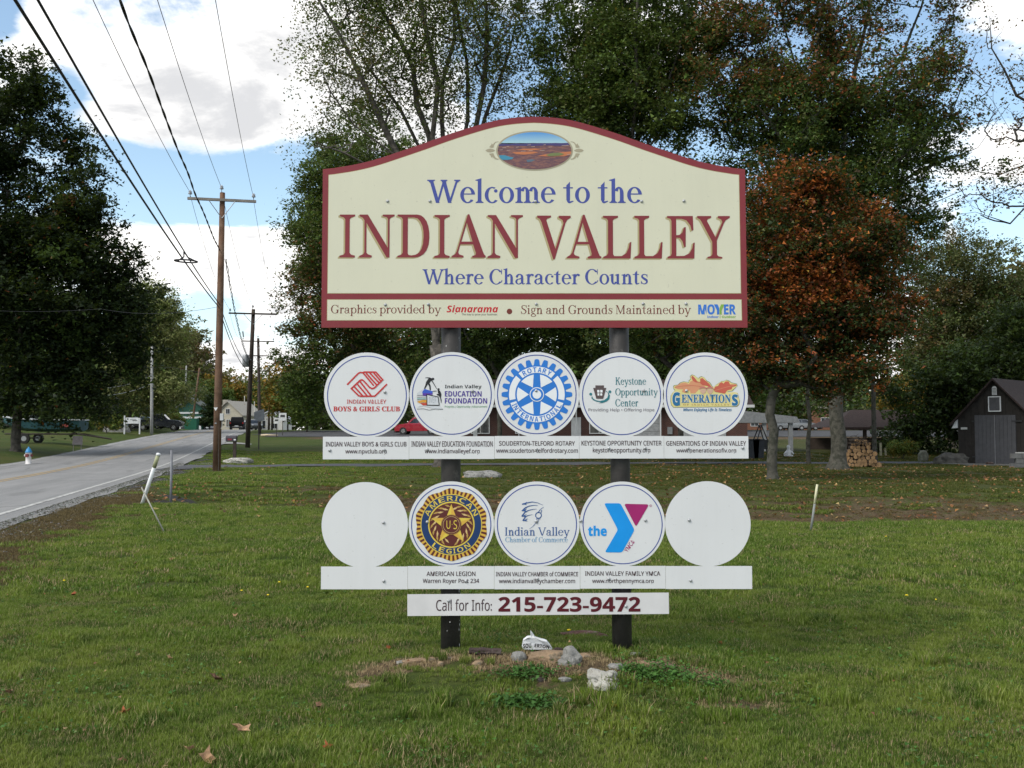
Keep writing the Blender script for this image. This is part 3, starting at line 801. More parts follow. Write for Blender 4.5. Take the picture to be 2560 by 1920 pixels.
class Flat:
    """flat print on a board: polygons and lettering given in the photograph's pixels, laid on the sign plane in thin layers"""
    def __init__(s, tr=None, y=SY): s.mb = MB(); s.mats = []; s.tr = tr or (lambda x, y: (x, y)); s.y = y; s.map = sp; s.pend = []
    def _m(s, m):
        if m not in s.mats: s.mats.append(m)
        s.mb.cur = s.mats.index(m)
    def _p(s, x, y, lay):
        X, Z = s.map(*s.tr(x, y)); return (X, s.y - LAY * lay, Z)
    def poly(s, loops, m, lay):
        if not isinstance(loops[0][0], (tuple, list)): loops = [loops]
        s._m(m); pts = [p for lp in loops for p in lp]
        tri = tessellate_polygon([[Vector((p[0], -p[1], 0)) for p in lp] for lp in loops])
        s.mb.add([s._p(p[0], p[1], lay) for p in pts], [tuple(t) for t in tri])
    def disc(s, cx, cy, r, m, lay, ri=0, n=64, ry=None, a0=0, a1=360):
        ry = ry or r
        if ri and a1 - a0 >= 360:
            s._m(m); vs = []
            for k in range(n):
                t = 2 * math.pi * k / n
                vs += [s._p(cx + r * math.cos(t), cy + ry * math.sin(t), lay), s._p(cx + ri * math.cos(t), cy + ri * ry / r * math.sin(t), lay)]
            s.mb.add(vs, [(2 * k, 2 * ((k + 1) % n), 2 * ((k + 1) % n) + 1, 2 * k + 1) for k in range(n)])
        elif ri:
            T = [math.radians(a0 + (a1 - a0) * k / n) for k in range(n + 1)]
            s.poly([(cx + r * math.cos(t), cy + r * math.sin(t)) for t in T] + [(cx + ri * math.cos(t), cy + ri * math.sin(t)) for t in reversed(T)], m, lay)
        else:
            s.poly([(cx + r * math.cos(2 * math.pi * k / n), cy + ry * math.sin(2 * math.pi * k / n)) for k in range(n)], m, lay)
    def stroke(s, pts, w, m, lay, w1=None):
        """mitred line; w may taper to w1"""
        n = len(pts); L = []; R = []
        for i, p in enumerate(pts):
            a = pts[max(i - 1, 0)]; b = pts[min(i + 1, n - 1)]
            d1 = Vector((p[0] - a[0], p[1] - a[1])); d2 = Vector((b[0] - p[0], b[1] - p[1]))
            if d1.length < 1e-6: d1 = d2.copy()
            if d2.length < 1e-6: d2 = d1.copy()
            d1.normalize(); d2.normalize(); t = (d1 + d2)
            t = t.normalized() if t.length > 1e-3 else d1
            k = 1 / max(.45, t.dot(d1)); nn = Vector((-t.y, t.x)) * k
            ww = (w if w1 is None else w + (w1 - w) * i / (n - 1)) / 2
            L.append((p[0] + nn.x * ww, p[1] + nn.y * ww)); R.append((p[0] - nn.x * ww, p[1] - nn.y * ww))
        s._m(m)
        vs = [s._p(*q, lay) for q in L] + [s._p(*q, lay) for q in R]
        s.mb.add(vs, [(i, i + 1, n + i + 1, n + i) for i in range(n - 1)])
    def text(s, body, x0, y0, x1, y1, m, lay, style='sans', off=0.0, space=1.0, rot=0):
        """ink box of the lettering in the photograph; rot turns it about the box centre"""
        s.pend.append(((body, style, off, space), s.tr, x0, y0, x1, y1, m, lay, rot))
    def put_text(s, key, tr, x0, y0, x1, y1, m, lay, rot):
        if key[1].startswith('reg'):
            w_ = float(key[1][3:] or 150) / 1000; v3, f = Serif(w_, max(.045, w_ * .36)).text(key[0]); v = v3[:, :2]; ex = v3[:, 2]
        else: v, f = _TC[key]; ex = np.zeros(len(v))
        s.tr = tr
        a = v.min(0); b = v.max(0); s._m(m)
        cx, cy = (x0 + x1) / 2, (y0 + y1) / 2; c, sn = math.cos(rot), math.sin(rot)
        vs = []
        for q, e_ in zip(v, ex):
            x = x0 + (q[0] - a[0]) / (b[0] - a[0]) * (x1 - x0); y = y1 - (q[1] - a[1]) / (b[1] - a[1]) * (y1 - y0)
            dx, dy = x - cx, y - cy
            vs.append(s._p(cx + dx * c - dy * sn, cy + dx * sn + dy * c, lay + e_))
        s.mb.add(vs, f)
    def arc_text(s, body, cx, cy, r, a0, a1, h, m, lay, style='sans', off=0.0, top=True):
        """capitals round a circle; angles in degrees clockwise from the top of the circle, r = radius of the letters' middle"""
        n = len(body); wts = [.45 if c == 'I' else 1.15 if c in 'MWO' else 1.0 for c in body]; tot = sum(wts); acc = 0
        for c, wt in zip(body, wts):
            am = a0 + (a1 - a0) * (acc + wt / 2) / tot; acc += wt
            t = math.radians(am); x = cx + r * math.sin(t); y = cy - r * math.cos(t)
            span = abs(math.radians(a1 - a0)) * r * wt / tot * .72
            s.text(c, x - span / 2, y - h / 2, x + span / 2, y + h / 2, m, lay, style, off, 1.0, t if top else t - math.pi)
    def done(s, name, parent, world=True):
        if s.pend: DEFER.append((s, name, parent, world)); return None
        return part(name, s.mb, s.mats, parent, world=world)

def T(ox, oy, k): return lambda x, y: (ox + x / k, oy + y / k)
C4 = T(780, 280, 3.95); C5 = T(1320, 280, 3.814); L1 = T(780, 680, 3.95); L2 = T(1320, 680, 3.814)
U1 = T(780, 860, 4.809); U2 = T(1220, 860, 5.027); U3 = T(1620, 860, 5.35)
D1 = T(780, 1180, 4.809); D2 = T(1220, 1180, 4.366); D3 = T(1640, 1180, 5.185)

def weathered(m, amt=.10):
    """faint rain streaks and grime on a painted face"""
    w = NT(m.node_tree); b = w.n['Principled BSDF']; src = b.inputs['Base Color'].links[0].from_socket
    pos = w.new('ShaderNodeNewGeometry').outputs['Position']; mp = w.new('ShaderNodeMapping'); mp.inputs['Scale'].default_value = (9, 1, .7); w.l.new(pos, mp.inputs[0])
    st = w.ramp(w.noise(mp.outputs[0], 1.6, 5, .65), .42, .75); bl = w.ramp(w.noise(pos, 1.1, 4, .6), .35, .75); sp_ = w.ramp(w.noise(pos, 55, 2, .5), .70, .76)
    c = w.mix(w.math('MULTIPLY', st, amt), src, (.30, .29, .24)); c = w.mix(w.math('MULTIPLY', bl, amt * .8), c, (.40, .42, .40)); c = w.mix(w.math('MULTIPLY', sp_, .22), c, (.22, .20, .17))
    w.l.new(c, b.inputs['Base Color'])
def vinyl(name, col, rough=.42, spec=.35): return mat(name, col, rough, .05, 3, spec=spec)
CREAM = mat('cream_board', (.625, .61, .465), .38, .025, 1.5, spec=.4); RED = vinyl('maroon_vinyl', (.205, .020, .026), .34, .4); TAN = vinyl('tan_vinyl', (.40, .33, .17)); BLUE = vinyl('blue_vinyl', (.055, .075, .30))
BROWN = vinyl('brown_vinyl', (.16, .03, .02)); PLATE = mat('white_plate', (.66, .665, .67), .42, .02, 1.2, spec=.35); RING = vinyl('navy_ring', (.03, .06, .28)); INK = vinyl('dark_ink', (.045, .016, .02)); BLACK = vinyl('black_ink', (.015, .015, .018))
SRED = vinyl('bright_red', (.50, .012, .02)); MBLUE = vinyl('mid_blue', (.035, .16, .55)); MGREEN = vinyl('leaf_green', (.20, .38, .06)); BGRED = vinyl('club_red', (.50, .035, .035)); PURPLE = vinyl('purple', (.06, .03, .26)); TXGREEN = vinyl('text_green', (.05, .25, .08))
ROT = vinyl('gear_blue', (.02, .17, .56)); WHT = vinyl('print_white', (.74, .76, .78)); TEAL = vinyl('teal', (.02, .16, .19)); KGREY = vinyl('grey_brown', (.09, .065, .065)); KT2 = vinyl('slate', (.13, .11, .13))
GOLD = vinyl('gold', (.62, .38, .06)); GMAR = vinyl('dark_maroon', (.10, .022, .02)); NAVY = vinyl('navy', (.012, .04, .13)); GLITE = vinyl('light_gold', (.60, .42, .18)); GMID = vinyl('mid_gold', (.42, .26, .07)); YEL = vinyl('yellow_rim', (.66, .50, .07))
FB1 = vinyl('feather_blue', (.03, .09, .27)); FB2 = vinyl('pale_blue', (.12, .30, .50)); YCY = vinyl('cyan', (.005, .27, .72)); YMG = vinyl('magenta', (.32, .015, .13)); PHONE = vinyl('phone_maroon', (.09, .008, .015))
LEAFR = vinyl('leaf_red', (.52, .11, .07)); LEAFO = vinyl('leaf_orange', (.62, .28, .15)); BGY = vinyl('pale_yellow', (.66, .58, .24)); GBL = vinyl('letter_blue', (.02, .14, .30)); GOL = vinyl('olive_line', (.12, .16, .09)); GTXT = vinyl('small_tan', (.45, .28, .10))
BOLT = mat('galvanised_bolt', (.40, .41, .42), .45, .1, 20, metal=.25); EDGE = mat('board_edge', (.34, .32, .30), .6)
weathered(CREAM, .045); weathered(PLATE, .05)
POSTM = mat('painted_steel_post', (.036, .033, .031), .55, .22, 5, .25, 60, spec=.3, col2=(.08, .075, .068), c2s=7, c2t=(.6, .68)); CHIP = mat('peeled_primer', (.60, .60, .58), .7)

def slab(poly_px, y_front, thick, m, edge_m=None):
    mb = MB(); P = [sp(*p) for p in poly_px]
    mb.prism(P, 'y', y_front, y_front + thick)
    return mb

def bolts(parent, pts, tr=None):
    for (x, y) in pts:
        if tr: x, y = tr(x, y)
        X, Z = sp(x, y); mb = MB()
        prof_ = [(.0110, 0), (.0110, .002), (.0085, .0025), (.007, .006), (.004, .0075), (.001, .008)]
        n = 10; vs = []; fs = []
        for r, d in prof_:
            for k in range(n): vs.append((X + r * math.cos(k * .6283), SY - .0035 - d, Z + r * math.sin(k * .6283)))
        for i in range(len(prof_) - 1):
            for k in range(n): fs.append((i * n + k, i * n + (k + 1) % n, (i + 1) * n + (k + 1) % n, (i + 1) * n + k))
        mb.add(vs, fs); part('bolt', mb, BOLT, parent, world=True, smooth=True)

def build_sign():
    root = thing('welcome_sign', 'big cream and maroon roadside welcome sign with round sponsor plates on two dark posts', 'sign', (.2, SY + .09, zh(.2, SY + .09)))
    # posts
    for (xa, xb) in [(1125, 1126), (1550, 1556.5)]:
        mb = MB(); p0 = Vector((sp(xb, 1640)[0], SY + .098, -.25)); p1 = Vector((sp(xa, 760)[0] , SY + .098, sp(xa, 480)[1]))
        mb.tube([p0, p0.lerp(p1, .5), p1], .0705, 28)
        po = part('post', mb, POSTM, root, world=True, smooth=True)
        # flakes of bare primer along its right flank
        r = random.Random(xa); fl = MB()
        for k in range(40 if xa < 1200 else 14):
            z = .04 + r.random() ** (1.3) * .75 if xa < 1200 else .15 + r.random() * 2.3
            if xa < 1200 and k < 22: z = r.choice([.22, .24, .33, .36, .38, .45]) + r.gauss(0, .016)
            if r.random() < .22: z = 1.95 + r.random() * .35
            if z > 1.75 and z < 1.9: z += .1
            a = math.radians(r.choice([r.uniform(-30, -8), r.uniform(-24, -10), r.uniform(-34, -14), r.uniform(-150, -40)]))
            rr = .0712; w_, h_ = r.uniform(.0008, .0030), r.uniform(.002, .013)
            t = (z + .25) / (p1.z + .25); c = p0.lerp(p1, t)
            vs = []
            for (u, v) in [(-1, -.3), (-.3, -1), (.8, -.7), (1, .2), (.3, 1), (-.7, .6)]:
                aa = a + u * w_ / rr; vs.append((c.x + rr * math.cos(aa), c.y + rr * math.sin(aa), z + v * h_))
            fl.add(vs, [tuple(range(6))])
        tag(part('peeling_paint', fl, CHIP, po, world=True), kind='stuff')
    # main board
    prof_ = [(0, 290), (.139, 296), (.17, 298), (.30, 318), (.424, 338.5), (.512, 357), (.567, 366), (.709, 392), (.78, 404), (.857, 412.5), (.93, 419), (1, 423)]
    def outer(t): return float(np.interp(abs(t), [a for a, b in prof_], [b for a, b in prof_]))
    # smooth the profile
    def osm(t): return sum(outer(t + d) * w for d, w in [(-.08, 1), (-.04, 2), (0, 3), (.04, 2), (.08, 1)]) / 9 if abs(t) < .92 else outer(t)
    N = 72; cx = 1335.5
    top = [(cx + 533.5 * t, osm(t)) for t in np.linspace(-1, 1, N + 1)]
    body = [(801.5, 819)] + top + [(1871, 819)]
    board = part('main_board', slab(body, SY, .014, RED), [RED], root, world=True)
    fl = Flat()
    for m, g, lay in [(TAN, 0, .5), (CREAM, 1.3, 1.1)]:
        x0, x1 = 816.2 + g, 1854 - g
        inn = [(x0 + (x1 - x0) * k / N, osm((x0 + (x1 - x0) * k / N - cx) / 533.5) + 15.2 + g + 1.6 * math.sin(math.pi * abs((k / N) * 2 - 1))) for k in range(N + 1)]
        fl.poly([(x0 - .5, 734 - g)] + inn + [(x1 + 2, 734 - g)], m, lay)
        fl.poly([(815.3 + g, 748.4 + g), (1857 - g, 748.4 + g), (1857.7 - g, 801.5 - g), (815.3 + g, 801.5 - g)], m, lay)
    fl.done('cream_panel', board)
    # lettering
    t = Flat()
    t.text('Welcome to the', 1066, 445.5, 1608, 508.3, BLUE, 2, 'reg152', 0)
    t.done('lettering' , board); t = Flat()
    t.text('Where Character Counts', 1054.7, 670.5, 1621.5, 711.5, BLUE, 2, 'reg152', 0)
    t.done('lettering' , board); t = Flat()
    t.text('Graphics provided by', 825.6, 761, 1102, 790, BROWN, 2, 'reg118', 0)
    t.done('lettering' , board); t = Flat()
    t.text('Sign and Grounds Maintained by', 1302.8, 761.5, 1729.5, 792, BROWN, 2, 'reg118', 0)
    t.done('lettering' , board); t = Flat()
    t.text('Signarama', 1116, 763, 1245, 786.5, SRED, 2, 'bolditalic', .006)
    t.text('The way to grow your business.', 1153.7, 783.4, 1243.8, 789.8, BLACK, 2, 'sans')
    t.done('lettering' , board); t = Flat()
    t.disc(1273.7, 778.7, 6.9, BROWN, 2)
    t.done('lettering' , board); t = Flat()
    t.text('MO', 1747.4, 761, 1789, 786.2, MBLUE, 2, 'bold', .018, .95); t.text('ER', 1812, 761, 1842, 786.2, MBLUE, 2, 'bold', .018, .95)
    t.poly([(1787, 761), (1796, 761), (1800, 770), (1800, 786.2), (1794.5, 786.2), (1794.5, 776)], MBLUE, 2.4); t.poly([(1813, 761), (1805, 761), (1801, 771), (1801, 786.2), (1806, 786.2), (1806, 776)], MGREEN, 2.8)
    t.text('Indoor', 1770, 788.6, 1798.5, 795.2, MBLUE, 2, 'bold', .01); t.text('Outdoor', 1806.5, 788.6, 1841.8, 795.2, MGREEN, 2, 'bold', .01); t.poly([(1801.6, 788), (1802.8, 788), (1802.8, 796), (1801.6, 796)], MGREEN, 2)
    t.done('lettering' , board); t = Flat()
    # the big maroon capitals, each with its tan drop edge
    I = [(262, 1013), (413, 1013), (413, 1030), (377, 1042), (360, 1060), (360, 1390), (374, 1408), (413, 1418), (413, 1437), (258, 1437), (262, 1418), (302, 1408), (315, 1390), (315, 1060), (300, 1042), (262, 1030)]
    Nn = [(458, 1013), (540, 1013), (740, 1340), (740, 1057), (728, 1040), (688, 1030), (690, 1013), (806, 1013), (806, 1030), (772, 1042), (757, 1060), (757, 1437), (728, 1437), (527, 1095), (527, 1385), (542, 1405), (582, 1418), (580, 1437), (455, 1437), (458, 1420), (495, 1405), (507, 1385), (507, 1070), (490, 1045), (458, 1030)]
    D = [[(838, 1013), (1030, 1013), (1070, 1022), (1100, 1045), (1125, 1080), (1143, 1130), (1152, 1190), (1153, 1240), (1146, 1310), (1125, 1368), (1095, 1405), (1055, 1428), (1010, 1437), (833, 1437), (838, 1420), (875, 1408), (888, 1390), (888, 1060), (875, 1042), (838, 1030)],
         [(938, 1043), (1000, 1043), (1035, 1052), (1062, 1080), (1083, 1125), (1093, 1175), (1095, 1230), (1090, 1300), (1075, 1352), (1050, 1390), (1015, 1410), (975, 1416), (946, 1412), (938, 1395)]]
    A = [[(1535, 1010), (1550, 1010), (1688, 1385), (1698, 1408), (1713, 1420), (1713, 1438), (1580, 1440), (1580, 1422), (1612, 1412), (1616, 1392), (1588, 1308), (1462, 1308), (1440, 1385), (1450, 1406), (1493, 1420), (1493, 1437), (1375, 1437), (1378, 1420), (1408, 1405), (1425, 1380)], [(1526, 1095), (1472, 1280), (1582, 1280)]]
    V = [(90, 988), (222, 988), (222, 1005), (186, 1016), (178, 1035), (265, 1305), (342, 1060), (332, 1030), (297, 1010), (297, 990), (412, 990), (412, 1008), (378, 1030), (362, 1060), (258, 1405), (243, 1405), (130, 1050), (115, 1020), (90, 1008)]
    A2 = [[(530, 980), (545, 980), (680, 1350), (690, 1372), (705, 1380), (705, 1395), (575, 1398), (575, 1380), (608, 1370), (612, 1350), (588, 1262), (465, 1262), (440, 1345), (450, 1365), (495, 1380), (495, 1395), (372, 1395), (378, 1380), (410, 1362), (425, 1340)], [(526, 1055), (478, 1238), (580, 1238)]]
    L = [(723, 990), (866, 990), (866, 1008), (832, 1018), (817, 1035), (817, 1355), (830, 1374), (900, 1374), (945, 1345), (968, 1295), (978, 1243), (993, 1240), (985, 1397), (722, 1397), (725, 1380), (757, 1368), (770, 1345), (770, 1035), (757, 1018), (723, 1008)]
    E_ = [(1338, 992), (1585, 992), (1590, 1125), (1575, 1135), (1560, 1080), (1525, 1035), (1480, 1020), (1425, 1018), (1425, 1175), (1455, 1172), (1482, 1152), (1500, 1100), (1517, 1098), (1515, 1285), (1500, 1290), (1485, 1235), (1460, 1202), (1425, 1198), (1425, 1374), (1500, 1372), (1550, 1348), (1578, 1300), (1588, 1248), (1602, 1245), (1597, 1397), (1340, 1397), (1342, 1380), (1372, 1370), (1380, 1350), (1380, 1040), (1370, 1020), (1338, 1010)]
    Y_ = [(1628, 992), (1762, 992), (1762, 1010), (1728, 1020), (1722, 1040), (1803, 1195), (1868, 1050), (1858, 1025), (1825, 1012), (1828, 992), (1942, 992), (1940, 1010), (1905, 1030), (1885, 1060), (1815, 1228), (1815, 1360), (1828, 1375), (1866, 1384), (1866, 1397), (1722, 1397), (1725, 1382), (1758, 1373), (1770, 1355), (1770, 1238), (1670, 1050), (1655, 1025), (1628, 1010)]
    def sh(p, dx, dy=0): return [[(a + dx, b + dy) for a, b in lp] for lp in (p if isinstance(p[0][0], (tuple, list)) else [p])]
    for tr, pl, dx, dy in [(C4, I, 0, 0), (C4, Nn, 0, 0), (C4, D, 0, 0), (C4, I, 942, 4), (C4, A, 0, 0), (C4, Nn, 1277, 5), (C5, V, 0, 0), (C5, A2, 0, 0), (C5, L, 0, 0), (C5, L, 300, 0), (C5, E_, 0, 0), (C5, Y_, 0, 0)]:
        t.tr = tr
        for q, (ox, oy) in enumerate([(-16, 12), (-11, 8), (-5, 4)]): t.poly(sh(pl, dx + ox, dy + oy), TAN, 1.7 + .35 * q)
        t.poly(sh(pl, dx, dy), RED, 3.0)
    t.tr = lambda x, y: (x, y)
    t.done('lettering', board)
    # the oval picture of the valley
    W = T(1180, 300, 6.9125); o = Flat(W); cxo, cyo, rx, ry = 1086, 532, 672, 346
    o.disc(cxo, cyo, rx, vinyl('oval_rim', (.36, .32, .22)), 2, ry=ry, n=72)
    SKYB = bpy.data.materials.new('printed_sky'); SKYB.use_nodes = True; w = NT(SKYB.node_tree); b = w.n['Principled BSDF']
    zz = w.new('ShaderNodeSeparateXYZ'); w.l.new(w.new('ShaderNodeNewGeometry').outputs['Position'], zz.inputs[0])
    w.put(b.inputs['Base Color'], w.mix(w.ramp(zz.outputs[2], sp(0, 358)[1], sp(0, 331)[1], smooth=False), (.36, .56, .62), (.07, .27, .62))); b.inputs['Roughness'].default_value = .4
    SOIL = bpy.data.materials.new('printed_fields'); SOIL.use_nodes = True; w = NT(SOIL.node_tree); b = w.n['Principled BSDF']
    gpos = w.new('ShaderNodeNewGeometry').outputs['Position']; mp = w.new('ShaderNodeMapping'); mp.inputs['Scale'].default_value = (9, 1, 38); w.l.new(gpos, mp.inputs[0])
    nn = w.noise(mp.outputs[0], 2.2, 7, .72)
    w.put(b.inputs['Base Color'], w.mix(w.ramp(nn, .42, .6), (.11, .05, .065), (.24, .10, .075))); b.inputs['Roughness'].default_value = .4
    def ell(m, lay, y0, y1, curve=None):
        pts = []; T_ = np.linspace(0, 2 * math.pi, 97)[:-1]
        for a in T_:
            x = cxo + (rx - 28) * math.cos(a); y = cyo + (ry - 26) * math.sin(a)
            pts.append((x, min(max(y, y0), y1)))
        o.poly(pts, m, lay)
    ell(SKYB, 3, 0, 420); ell(SOIL, 3, 400, 2000)
    hill = vinyl('printed_far_hills', (.065, .05, .16)); o.poly([(470, 420), (560, 408), (640, 418), (760, 405), (860, 412), (960, 402), (1080, 410), (1200, 400), (1330, 403), (1460, 398), (1560, 402), (1670, 396), (1700, 430), (1600, 448), (1300, 440), (1000, 452), (700, 442), (455, 452)], hill, 4)
    orr = vinyl('printed_orange_field', (.50, .17, .07)); o.poly([(740, 520), (900, 500), (1100, 496), (1230, 500), (1120, 520), (1000, 528), (860, 522)], orr, 4); o.poly([(690, 560), (860, 552), (1080, 548), (1160, 556), (1060, 585), (900, 602), (760, 590)], orr, 4)
    o.poly([(1120, 625), (1300, 590), (1500, 565), (1722, 545), (1725, 600), (1600, 628), (1300, 632)], orr, 4)
    o.poly([(1280, 605), (1380, 575), (1520, 565), (1610, 590), (1520, 620), (1340, 628)], vinyl('printed_green_field', (.16, .19, .07)), 5)
    wb = vinyl('printed_lake', (.05, .24, .36)); o.poly([(462, 612), (560, 608), (640, 635), (720, 650), (690, 680), (600, 692), (520, 690), (480, 655)], wb, 4); o.poly([(940, 690), (1040, 680), (1100, 692), (1040, 720), (960, 730)], vinyl('printed_pond', (.10, .15, .20)), 4)
    pal = vinyl('printed_haze', (.42, .30, .26))
    for (x, y, l) in [(520, 480, 70), (600, 460, 40), (960, 432, 60), (1030, 462, 60), (1560, 442, 120), (850, 540, 80), (980, 532, 70), (1180, 528, 80), (470, 520, 60), (600, 525, 60), (1650, 596, 70), (1240, 430, 40), (760, 470, 50), (1330, 470, 60)]: o.poly([(x, y), (x + l, y - 7), (x + l, y + 3), (x, y + 8)], pal, 5)
    for sgn in (-1, 1):                                       # leaf ornaments at both ends
        X = lambda x: cxo + sgn * (cxo - x)
        for pl in [[(225, 528), (260, 505), (310, 495), (360, 505), (400, 530), (360, 552), (310, 562), (260, 553)],
                   [(368, 480), (375, 440), (395, 405), (425, 385), (470, 380), (440, 372), (400, 380), (375, 400), (360, 428), (335, 405), (328, 430), (315, 440), (310, 455), (290, 470), (330, 482)],
                   [(368, 575), (378, 610), (400, 645), (430, 668), (470, 672), (440, 688), (400, 680), (370, 660), (355, 635), (340, 655), (325, 640), (320, 620), (300, 600), (292, 582), (330, 578)]]:
            q = [(X(x), y) for x, y in pl]
            o.poly(q, vinyl('oval_rim', (.36, .32, .22)), 2)
    o.done('oval_picture', board)
    bolts(board, [(966, 503), (1073, 503), (1339, 504), (1607, 503.5), (1713.5, 502.6), (962, 762), (1070, 761), (1341, 760.5), (1609, 759.4), (1716.7, 759.4)])

    # round plates with their name boards
    def plate(cx, cy, r, x0, x1, y0, y1, dy=0.0):
        a = math.asin(min(1, (y0 - cy) / r)); pts = []
        n = 72; a0 = a; a1 = math.pi - a + 2 * math.pi
        # go round the circle from the lower right, over the top, to the lower left
        angs = np.linspace(a, -math.pi - a, n)
        pts = [(cx + r * math.cos(t), cy + r * math.sin(t)) for t in angs] + [(x0, y0), (x0, y1), (x1, y1), (x1, y0)]
        mb = MB(); mb.prism([sp(*p) for p in pts], 'y', SY - dy, SY - dy + .006)
        return part('sponsor_plate', mb, PLATE, root, world=True)
    def ring(p, cx, cy, r):
        f = Flat(); f.disc(cx, cy, r + 1.15, RING, 1, ri=r - 1.15, n=96); f.done('ring', p)
    P = []
    for (cx, cy, x0, x1, y0, y1) in [(916, 987.5, 808, 1022.7, 1091.7, 1148.4), (1130, 986.5, 1023.3, 1236, 1090.7, 1147.4), (1342, 986.5, 1236.6, 1447.6, 1090, 1146.5), (1553.6, 987, 1448.2, 1659, 1090, 1146.3), (1763.8, 987.5, 1659.6, 1870, 1090.3, 1146.2)]:
        P.append(plate(cx, cy, 106.3, x0, x1, y0, y1))
    for p, (cx, cy, r) in zip(P, [(917.2, 989, 98.6), (1129.6, 986.9, 98.6), (1342, 986, 98.2), (1554, 989, 97.6), (1763.7, 987.5, 97.6)]): ring(p, cx, cy, r)
    Q = []
    for (cx, cy, x0, x1, y0, y1, r) in [(913.8, 1312.6, 806, 1020.8, 1416.6, 1473.2, 107.4), (1129, 1310, 1021.4, 1235.6, 1415.6, 1472.6, 106.4), (1342, 1310, 1236.2, 1448.6, 1415.4, 1473.2, 106.2), (1554.8, 1310, 1449.3, 1660.8, 1415, 1471.6, 106), (1767.2, 1309.5, 1661.4, 1875.8, 1415.3, 1472.5, 106.4)]:
        Q.append(plate(cx, cy, r, x0, x1, y0, y1))
    for p, (cx, cy, r) in zip(Q[1:4], [(1128.8, 1311.5, 98.6), (1342, 1311, 98.4), (1555, 1311, 98.4)]): ring(p, cx, cy, r)
    P[4]['label'] = 'plate with autumn leaves and acorns above the lettering'; Q[0]['label'] = 'blank white plate at the left'; Q[4]['label'] = 'blank white plate at the right'
    P[0]['label'] = 'plate with two red clasped hands'; P[1]['label'] = 'plate with climbing figures on books'; P[2]['label'] = 'plate with a blue gear wheel'; P[3]['label'] = 'plate with a keystone and teal swoosh'
    Q[1]['label'] = 'plate with a gold star in a navy ring'; Q[2]['label'] = 'plate with a blue feathered headdress'; Q[3]['label'] = 'plate with a cyan and magenta letter Y'

    def caps(p, tr, rows):
        for (b, x0, y0, x1, y1, m, st, off) in rows: f = Flat(tr); f.text(b, x0, y0, x1, y1, m, 2, st, off); f.done('lettering', p)
    caps(P[0], U1, [('INDIAN VALLEY', 420, 668, 893, 716, BGRED, 'sans', .012), ('BOYS & GIRLS CLUB', 257, 750, 1057, 810, BGRED, 'serif', .012), ('INDIAN VALLEY BOYS & GIRLS CLUB', 168, 1175, 1138, 1232, INK, 'sans', .010), ('www.npvclub.org', 405, 1262, 900, 1332, INK, 'sans', .010)])
    caps(P[1], U1, [('Indian Valley', 1597, 488, 2037, 545, BLACK, 'bold', -.005), ('EDUCATION', 1597, 566, 2038, 632, PURPLE, 'bold', 0), ('FOUNDATION', 1597, 650, 2105, 716, PURPLE, 'bold', 0), ('Progress | Opportunity | Advancement', 1597, 738, 2108, 772, TXGREEN, 'sans', 0), ('INDIAN VALLEY EDUCATION FOUNDATION', 1197, 1168, 2172, 1234, INK, 'sans', .010), ('www.indianvalleyef.org', 1358, 1258, 2015, 1330, INK, 'sans', .010)])
    caps(P[2], U2, [('SOUDERTON-TELFORD ROTARY', 140, 1220, 1090, 1277, INK, 'sans', .010), ('www.souderton-telfordrotary.com', 103, 1308, 1128, 1384, INK, 'sans', .010)])
    caps(P[3], U2, [('Keystone', 1603, 418, 1988, 540, TEAL, 'reg135', 0), ('Opportunity', 1600, 556, 2135, 672, TEAL, 'reg135', 0), ('Center', 1600, 690, 1888, 785, TEAL, 'reg135', 0), ('Providing Help \u2022 Offering Hope', 1262, 806, 2090, 858, KT2, 'sans', 0), ('KEYSTONE OPPORTUNITY CENTER', 1173, 1215, 2178, 1275, INK, 'sans', .010), ('keystoneopportunity.org', 1315, 1302, 2035, 1380, INK, 'sans', .010)])
    caps(P[4], U3, [('GENERATIONS OF INDIAN VALLEY', 240, 1297, 1305, 1360, INK, 'sans', .010), ('www.generationsofiv.org', 373, 1392, 1172, 1468, INK, 'sans', .010), ('Where Enjoying Life Is Timeless', 473, 857, 1117, 910, GBL, 'bolditalic', 0)])
    caps(Q[1], D1, [('AMERICAN LEGION', 1385, 1195, 1967, 1250, INK, 'sans', .010), ('Warren Royer Post 234', 1340, 1282, 2012, 1350, INK, 'sans', .010)])
    caps(Q[2], D2, [('Indian Valley', 185, 598, 888, 722, FB1, 'reg130', 0), ('Chamber of Commerce', 190, 706, 867, 766, FB2, 'reg115', 0), ('INDIAN VALLEY CHAMBER of COMMERCE', 88, 1087, 978, 1138, INK, 'sans', .010), ('www.indianvalleychamber.com', 120, 1163, 945, 1228, INK, 'sans', .010)])
    caps(Q[3], D2, [('the', 1087, 585, 1290, 699, YCY, 'bold', .02), ('INDIAN VALLEY FAMILY YMCA', 1053, 1083, 1868, 1132, INK, 'sans', .010), ('www.northpennymca.org', 1130, 1163, 1795, 1225, INK, 'sans', .010)])
    bolts(P[0], [(875, 578), (217, 1278), (870, 1272)], U1); bolts(P[1], [(1928, 565), (1388, 1268)], U1); bolts(P[2], [(605, 588), (607, 1322)], U2); bolts(P[3], [(1955, 585), (1515, 1310), (1970, 1308)], U2); bolts(P[4], [(515, 625), (1260, 1388), (530, 1398)], U3)
    bolts(Q[0], [(867, 608), (875, 1310)], D1); bolts(Q[1], [(1392, 600), (1855, 1310)], D1); bolts(Q[2], [(525, 537), (535, 1165), (1007, 533)], D2); bolts(Q[3], [(1711, 527), (1310, 1165)], D2); bolts(Q[4], [(418, 624), (430, 1406)], D3)

    # clasped hands
    f = Flat(U1); w = 19
    f.stroke([(420, 490), (555, 352), (575, 342), (610, 345), (740, 500)], w, BGRED, 2)
